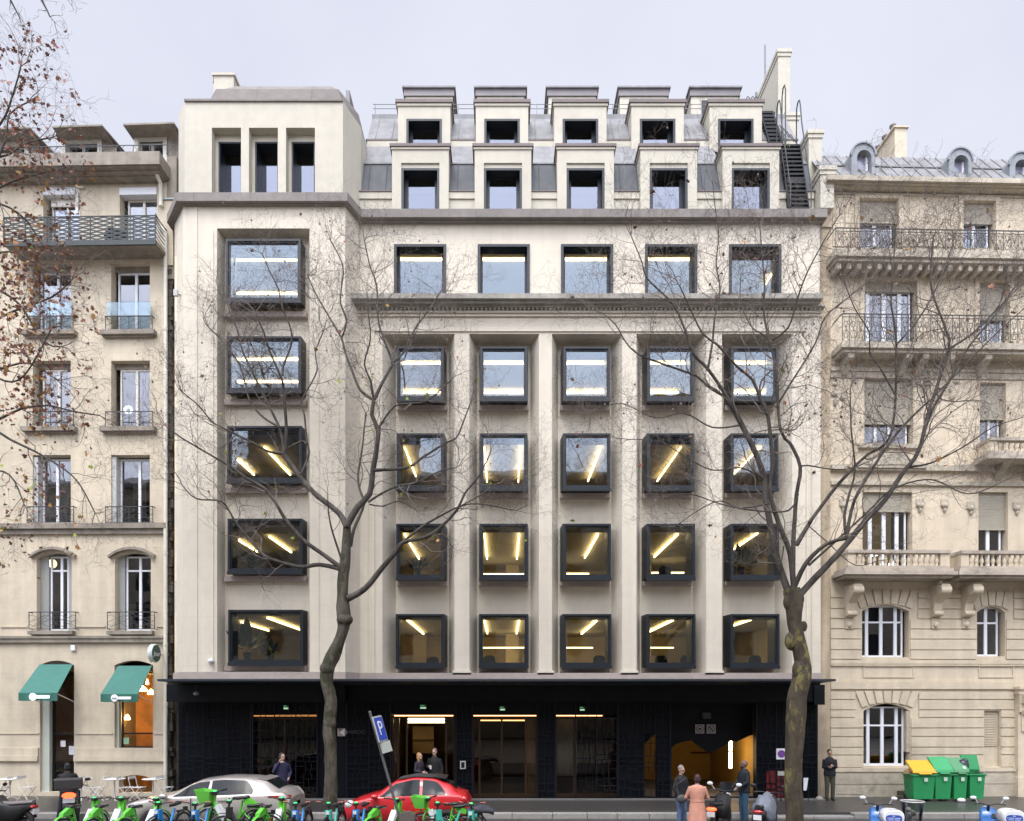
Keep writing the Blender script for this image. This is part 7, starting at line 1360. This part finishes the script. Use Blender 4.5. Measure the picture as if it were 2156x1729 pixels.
for u, v_, sx, lb in ((1934, 1659, .09, 'crumpled white paper lying at the foot of the stone wall'), (2092 * 0 + 2007, 1684, 0, '')):
    if not lb: continue
    m = MB(); random.seed(2); m.rings([[(random.uniform(.7, 1.2) * sx * math.cos(a), random.uniform(.7, 1.2) * sx * .6 * math.sin(a), z) for a in [j * .785 for j in range(8)]] for z in (0, .05, .1, .13)], smooth=False); o = m.build('litter_paper', M_WPL); o.location = (PX(u, -.3), -.3, .27 if False else 0.1); tag(o, lb, 'litter')
m = MB(); m.ell((0, 0, 0), (.15, .08, .08), 10, 6); o = m.build('litter_bag', M_WPL); o.location = (PX(2092 - 9 * 8, -1.0), -1.1, .07); tag(o, 'white plastic bag on the pavement under the green bins', 'litter')
m = MB(); m.rings([[(r_ * math.cos(a), r_ * math.sin(a), z) for a in [j * .785 for j in range(8)]] for r_, z in ((.12, 0), (.13, .06), (.06, .12))], smooth=False); o = m.build('stone_block', mat('pale_block', (.35, .32, .28), .8)); o.location = (PX(1724, -.4), -.45, 0); tag(o, 'small pale stone at the corner foot of the black wall', 'stone')
# ---- cafe tables and chairs
M_CH = mat('white_bistro_paint', (.66, .65, .62), .5)
def bistro_chair(label, loc, rz):
    t = thing('bistro_chair', label, 'chair', loc, rz, 'white folding bistro chairs outside the cafe')
    m = MB()
    for k in range(4): m.box(-.2, .2, -.19 + k * .1, -.12 + k * .1, .445, .46)
    m.build('seat', M_CH, t); m = MB(); m.box(-.2, .2, .235, .25, .74, .84); m.build('backrest', M_CH, t)
    for x in (-.2, .2): m = MB(); m.tube([(x, -.22, 0), (x, .17, .5), (x, .25, .84)], .012, 6); m.build('leg', M_CH, t); m = MB(); m.tube([(x * .92, .24, 0), (x * .92, -.16, .45)], .012, 6); m.build('leg', M_CH, t)
    return t
def bistro_table(label, loc):
    t = thing('bistro_table', label, 'table', loc, 0, 'white bistro tables outside the cafe'); m = MB(); m.lathe((0, 0, .72), [(.34, 0), (.35, .01), (.35, .025), (.34, .03)], 24); m.build('table_top', M_CH, t); m = MB(); m.tube([(0, 0, .08), (0, 0, .72)], .025, 8)
    for k in range(3): a = k * 2.094 + .5; m.tube([(0, 0, .14), (math.cos(a) * .3, math.sin(a) * .3, .01)], .018, 6)
    m.build('pedestal', M_CH, t); return t
tb = bistro_table('leftmost white bistro table by the cafe wall', (PX(25, -.5), -.6, 0)); 
for u, lb in ((171, 'white bistro table just right of the delivery scooter'), (241, 'white bistro table left of the arched cellar opening'), (322, 'white bistro table near the downpipe')): dup(tb, (PX(u, -.6), -.6, 0), .6, lb)
c1 = bistro_chair('white folding chair right of the leftmost bistro table', (PX(60, -.5), -.55, 0), R(80))
for u, rz, lb in ((190, 95, 'white folding chair nearest the delivery scooter, seen end on'), (209, -85, 'white folding chair facing left between two bistro tables'), (266, 100, 'white folding chair directly before the arched cellar opening'), (292, 85, 'white folding chair at the right edge of the arched cellar opening'), (349, 75, 'rightmost white folding chair in front of the downpipe'), (5, -80, 'white folding chair cut by the left edge of the photo')): dup(c1, (PX(u, -.6), -.62, 0), R(rz), lb)
# ------------------------------------------------------------------ people
def remesh(o, vox, sm=4):
    r = o.modifiers.new('r', 'REMESH'); r.mode = 'VOXEL'; r.voxel_size = vox; r.use_smooth_shade = True; s = o.modifiers.new('s', 'SMOOTH'); s.factor = .5; s.iterations = sm
    bpy.context.view_layer.update(); dg = bpy.context.evaluated_depsgraph_get(); me = bpy.data.meshes.new_from_object(o.evaluated_get(dg)); old = o.data; mts = list(old.materials); o.modifiers.clear(); o.data = me; me.materials.clear()
    for m in mts: me.materials.append(m)
    bpy.data.meshes.remove(old); me.name = o.name
def sk(name, c): return mat(name, c, .55, var=.06, scale=20)
def V(*a): return Vector(a)
def hand(mb, w_, d, pn, s=1, curl=.5):
    # palm plus four unequal fingers bending at the knuckles and a thumb off the side near its base
    d = d.normalized(); pn = (pn - d * pn.dot(d)).normalized(); sd = d.cross(pn)
    mb.tube([w_, w_ + d * .045, w_ + d * .09], [.026, .036, .032], 8)
    for k, (off, ln) in enumerate(((-.027, .07), (-.009, .08), (.009, .075), (.027, .058))):
        a = w_ + d * .085 + sd * off; b = a + (d * (1 - curl * .4) + pn * curl * .5) * ln * .5; c = b + (d * (1 - curl) + pn * curl) * ln * .5; mb.tube([a, b, c], [.0105, .010, .0085], 6)
    a = w_ + d * .03 + sd * (-.03) * s; mb.tube([a, a + d * .03 + sd * (-.025) * s + pn * .01, a + d * .06 + sd * (-.022) * s + pn * .03], [.014, .012, .010], 6)
def person(label, loc, rz, H=1.75, arms=((.26, .02, 1.13, .27, -.03, .88), (.26, .02, 1.13, .27, -.03, .88)), legs=((.10, 0, .0), (.10, 0, .0)), skin=(.42, .26, .18), hair=(.03, .02, .015), hairstyle='short', top=(.015, .015, .02), bottom=(.05, .08, .14), shoe=(.02, .02, .02), coat=None, turn=0, lean=0, bald=False, beard=None, nm='x', hands=True, top_rough=.8, nod=0):
    # figure faces -y; arms: (elbow x,y,z, wrist x,y,z) for right (-x) and left (+x); sizes for 1.75 m then scaled
    t = thing('person', label, 'person', loc, rz); S = H / 1.75; SM = Matrix.Scale(S, 4); L0 = lean
    ms = sk('skin_' + nm, skin); sh = [V(-.165, L0, 1.41), V(.165, L0, 1.41)]; hip = [V(-.09, 0, .92), V(.09, 0, .92)]
    el = [V(-arms[0][0], arms[0][1] + L0, arms[0][2]), V(arms[1][0], arms[1][1] + L0, arms[1][2])]; wr = [V(-arms[0][3], arms[0][4] + L0, arms[0][5]), V(arms[1][3], arms[1][4] + L0, arms[1][5])]
    an = [V(-legs[0][0], legs[0][1], .08 + legs[0][2]), V(legs[1][0], legs[1][1], .08 + legs[1][2])]; kn = [(hip[i] + an[i]) / 2 + V(0, -.03, .02) for i in (0, 1)]
    hc = V(0, L0 - .01, 1.625); HM = Matrix.Translation(hc) @ Matrix.Rotation(turn, 4, 'Z') @ Matrix.Rotation(nod, 4, 'X')
    def torso(g, zs=((.86, .155, .105), (.95, .165, .112), (1.05, .145, .10), (1.18, .155, .105), (1.30, .18, .112), (1.40, .175, .10), (1.45, .11, .075), (1.49, .058, .058))):
        rg = []
        for z, a, c in zs: f = max(0, (z - .9) / .55); rg.append([((a + g) * math.cos(x), L0 * f + (c + g) * math.sin(x), z) for x in [2 * math.pi * j / 18 for j in range(18)]])
        return rg
    b = MB(); b.rings(torso(0)); b.tube([V(0, L0, 1.44), hc - V(0, -.01, .07)], [.058, .052], 10)
    for i in (0, 1):
        b.tube([hip[i], kn[i], an[i] + V(0, 0, -.02)], [.085, .056, .04], 10); b.tube([sh[i], el[i], wr[i]], [.052, .04, .027], 8); b.tube([an[i], an[i] + V(0, -.06, -.05), an[i] + V(0, -.15, -.055)], [.04, .04, .03], 8)
        dd = (wr[i] - el[i]).normalized(); hand(b, wr[i], dd, V(1 if i == 0 else -1, -.4, 0), 1 if i else -1)
    hd = MB(); hd.ell((0, .012, .02), (.074, .095, .105), 16, 12); hd.ell((0, -.03, -.055), (.052, .058, .058), 12, 8); hd.tube([(0, -.088, .025), (0, -.108, -.012), (0, -.094, -.026)], [.010, .017, .012], 6); hd.ell((-.076, .01, -.005), (.012, .02, .03), 8, 6); hd.ell((.076, .01, -.005), (.012, .02, .03), 8, 6); hd.ell((0, -.085, -.055), (.026, .012, .010), 8, 6); hd.ell((0, -.083, .035), (.055, .014, .012), 10, 6)
    hd.xf(HM); b.v_off = 0; o = len(b.v); b.v += hd.v; b.f += [[q + o for q in f] for f in hd.f]; b.m += hd.m; b.s += hd.s; b.xf(SM)
    bo = b.build('body', ms, t); remesh(bo, .011, 3)
    e = MB()
    for sx in (-.03, .03): e.ell((sx, -.082, .012), (.012, .008, .007), 8, 6)
    e.xf(SM @ HM).build('eyes', mat('dark_eye', (.03, .02, .02), .3), t)
    mh = mat('hair_' + nm, hair, .7, var=.3, scale=40)
    if not bald or beard:
        h = MB()
        if not bald:
            h.ell((0, .028, .045), (.084, .092, .098), 16, 10)
            if hairstyle == 'long': h.ell((0, .05, -.03), (.088, .06, .12), 12, 8); h.ell((-.07, -.01, -.12), (.038, .06, .17), 8, 8); h.ell((.07, -.01, -.12), (.038, .06, .17), 8, 8)
            if hairstyle == 'bob': h.ell((0, .035, -.01), (.098, .085, .10), 12, 8)
            if hairstyle == 'crop': pass
        if beard: h.ell((0, -.045, -.075), (.058, .055, .05), 12, 8)
        h.xf(SM @ HM); ho = h.build('hair', mh, t); remesh(ho, .012, 2)
        if not bald and hairstyle == 'short': ho.location = (0, .006, .006)
    tm = mat('top_' + nm, top, top_rough, var=.15, scale=6, bump=.3, bscale=18); bm_ = mat('trousers_' + nm, bottom, .85, var=.15, scale=6, bump=.3, bscale=18)
    tr = MB(); tr.rings(torso(.018, ((.80, .15, .11), (.88, .165, .115), (.96, .165, .112), (1.02, .15, .10))))
    for i in (0, 1): tr.tube([hip[i] + V(0, 0, .03), kn[i], an[i] + V(0, 0, .0)], [.102, .078, .062], 12)
    tr.xf(SM); to = tr.build('trousers', bm_, t); remesh(to, .017, 3)
    for i in (0, 1): s_ = MB(); s_.rings([[(an[i].x + w_ * math.cos(a), y + an[i].y, max(z * (1 if math.sin(a) > 0 else 0), 0) * math.sin(a) + an[i].z - .08 + .005) for a in [2 * math.pi * j / 10 for j in range(10)]] for y, w_, z in ((.07, .035, .09), (.03, .05, .12), (-.05, .05, .10), (-.13, .045, .06), (-.18, .03, .04))]); s_.xf(SM); s_.build('shoe', mat('shoe_' + nm, shoe, .5), t)
    j = MB()
    if coat: j.rings(torso(.03, ((.42, .235, .19), (.6, .215, .17), (.85, .185, .14), (.98, .165, .125), (1.05, .150, .112), (1.18, .165, .115), (1.30, .19, .118), (1.40, .18, .105), (1.46, .10, .08))))
    else: j.rings(torso(.03, ((.84, .17, .115), (.92, .175, .12), (1.05, .16, .11), (1.18, .168, .115), (1.30, .175, .12), (1.40, .15, .10), (1.46, .08, .07), (1.50, .05, .05))))
    for i in (0, 1): j.tube([sh[i] + V(.0, 0, .0), (sh[i] + el[i]) / 2, el[i], el[i] * .2 + wr[i] * .8, wr[i]], [.07, .060, .052, .042, .038], 10)
    j.xf(SM); jo = j.build('coat' if coat else 'jacket', tm, t); remesh(jo, .017, 3)
    if coat:
        bl = MB(); bl.rings(torso(.046, ((1.02, .152, .115), (1.045, .15, .113), (1.07, .152, .112)))); bl.xf(SM); bl.build('belt', tm, t)
    return t
def at(u, v_head, H, zg):        # where a person of height H with head top at pixel row v stands
    zt = zg + H; return (CZ - zt) * F / (v_head - HV) - CD
HAND_DOWN = (.25, .03, 1.14, .27, -.02, .88)
y = -.55; person('man in black jacket and olive trousers standing against the stone wall looking at his phone', (PX(1747, y), y, 0), R(-8), 1.74, arms=((.22, .02, 1.13, .10, -.20, 1.16), (.22, .0, 1.14, .04, -.22, 1.20)), skin=(.36, .22, .16), top=(.008, .009, .014), bottom=(.055, .055, .035), nm='wallman', nod=.15)
m = MB(); m.box(-.035, .035, -.006, .006, -.07, .07); o = m.build('phone', M_BLACK); o.location = (PX(1747, -.8), -.80, 1.27); tag(o, 'dark phone held by the man at the stone wall', 'phone')
y = at(0, 1587, 1.80, 0); y = -2.7; person('man in navy coat holding a phone to his ear behind the silver car', (PX(594, y), y, 0), R(35), 1.78, arms=((.30, -.05, 1.16, .13, -.15, 1.50), (.27, .0, 1.14, .16, -.16, .98)), skin=(.40, .25, .20), hair=(.02, .015, .015), top=(.018, .018, .055), bottom=(.012, .012, .03), coat=1, nm='navyman', turn=.3, hairstyle='bob')
y = -1.35; person('woman with long blond hair in dark coat standing in the lit entrance', (PX(883, y), y, 0.03), R(60), 1.66, arms=((.25, .0, 1.13, .12, -.22, 1.08), (.25, 0, 1.13, .10, -.22, 1.05)), skin=(.45, .28, .21), hair=(.34, .19, .08), hairstyle='long', top=(.022, .016, .03), bottom=(.05, .012, .025), nm='blond')
y = -1.25; person('man in black jumper holding a white cup in the lit entrance', (PX(915, y), y, 0.03), R(-18), 1.80, arms=((.27, .0, 1.13, .10, -.24, 1.17), HAND_DOWN), skin=(.42, .27, .2), hair=(.10, .08, .06), hairstyle='short', top=(.007, .007, .009), bottom=(.03, .03, .035), nm='cupman')
m = MB(); m.lathe((0, 0, 0), [(.033, 0), (.042, .11), (.044, .115)], 12); o = m.build('paper_cup', M_WPL); o.location = (PX(907, -1.55) , -1.60, 1.17); tag(o, 'white cup held by the man in the lit entrance', 'cup')
y = at(0, 1612, 1.76, -.15); person('man with cropped grey hair in black jacket and jeans facing the woman in pink', (PX(1434, y), y, -.15), R(38), 1.76, arms=((.29, .02, 1.14, .2, -.12, .90), (.26, -.02, 1.15, .10, -.20, 1.0)), skin=(.36, .22, .17), hair=(.20, .17, .15), hairstyle='crop', top=(.010, .010, .014), bottom=(.09, .14, .24), nm='croppedman', bald=False, nod=.2)
m = MB(); m.ell((0, 0, 0), (.15, .06, .12), 12, 8); m.tube([(-.1, 0, .1), (-.14, 0, .4), (.1, .05, .55)], .012, 5); o = m.build('shoulder_bag', mat('grey_bag', (.06, .065, .06), .7)); o.location = (PX(1436, y - .32), y - .30, .72); tag(o, 'dark grey bag hanging at the hip of the cropped haired man', 'bag')
y = at(0, 1631, 1.66, -.15); person('woman in long salmon pink belted coat seen from behind', (PX(1468, y), y, -.15), R(172), 1.66, arms=((.30, -.04, 1.12, .10, -.22, 1.10), (.30, -.04, 1.12, .10, -.22, 1.10)), skin=(.38, .24, .19), hair=(.045, .018, .018), hairstyle='bob', top=(.52, .25, .18), bottom=(.03, .03, .03), coat=1, nm='pinkcoat', top_rough=.9)
y = at(0, 1600, 1.84, -.15); person('tall bald bearded man in black jacket and blue jeans beside the motorcycle', (PX(1567, y), y, -.15), R(-80), 1.84, arms=((.24, -.06, 1.14, .16, -.28, .98), (.24, -.05, 1.14, .16, -.28, .98)), skin=(.17, .095, .065), hair=(.012, .010, .010), bald=True, beard=True, top=(.010, .012, .018), bottom=(.03, .075, .13), nm='beardman', turn=-.1, nod=-.1)
# scooter rider, seated and seen from behind
sx, sy = PX(139, -4.4), -4.4
person('scooter rider in black astride the delivery scooter, seen from behind', (sx - .02, sy + .10, -.15), R(208), 1.74, arms=((.27, -.22, 1.2, .26, -.42, 1.12), (.27, -.22, 1.2, .26, -.42, 1.12)), legs=((.24, -.12, .02), (.24, -.12, .02)), skin=(.3, .19, .14), hair=(.012, .012, .014), hairstyle='bob', top=(.010, .010, .014), bottom=(.02, .024, .04), nm='rider', lean=-.05)
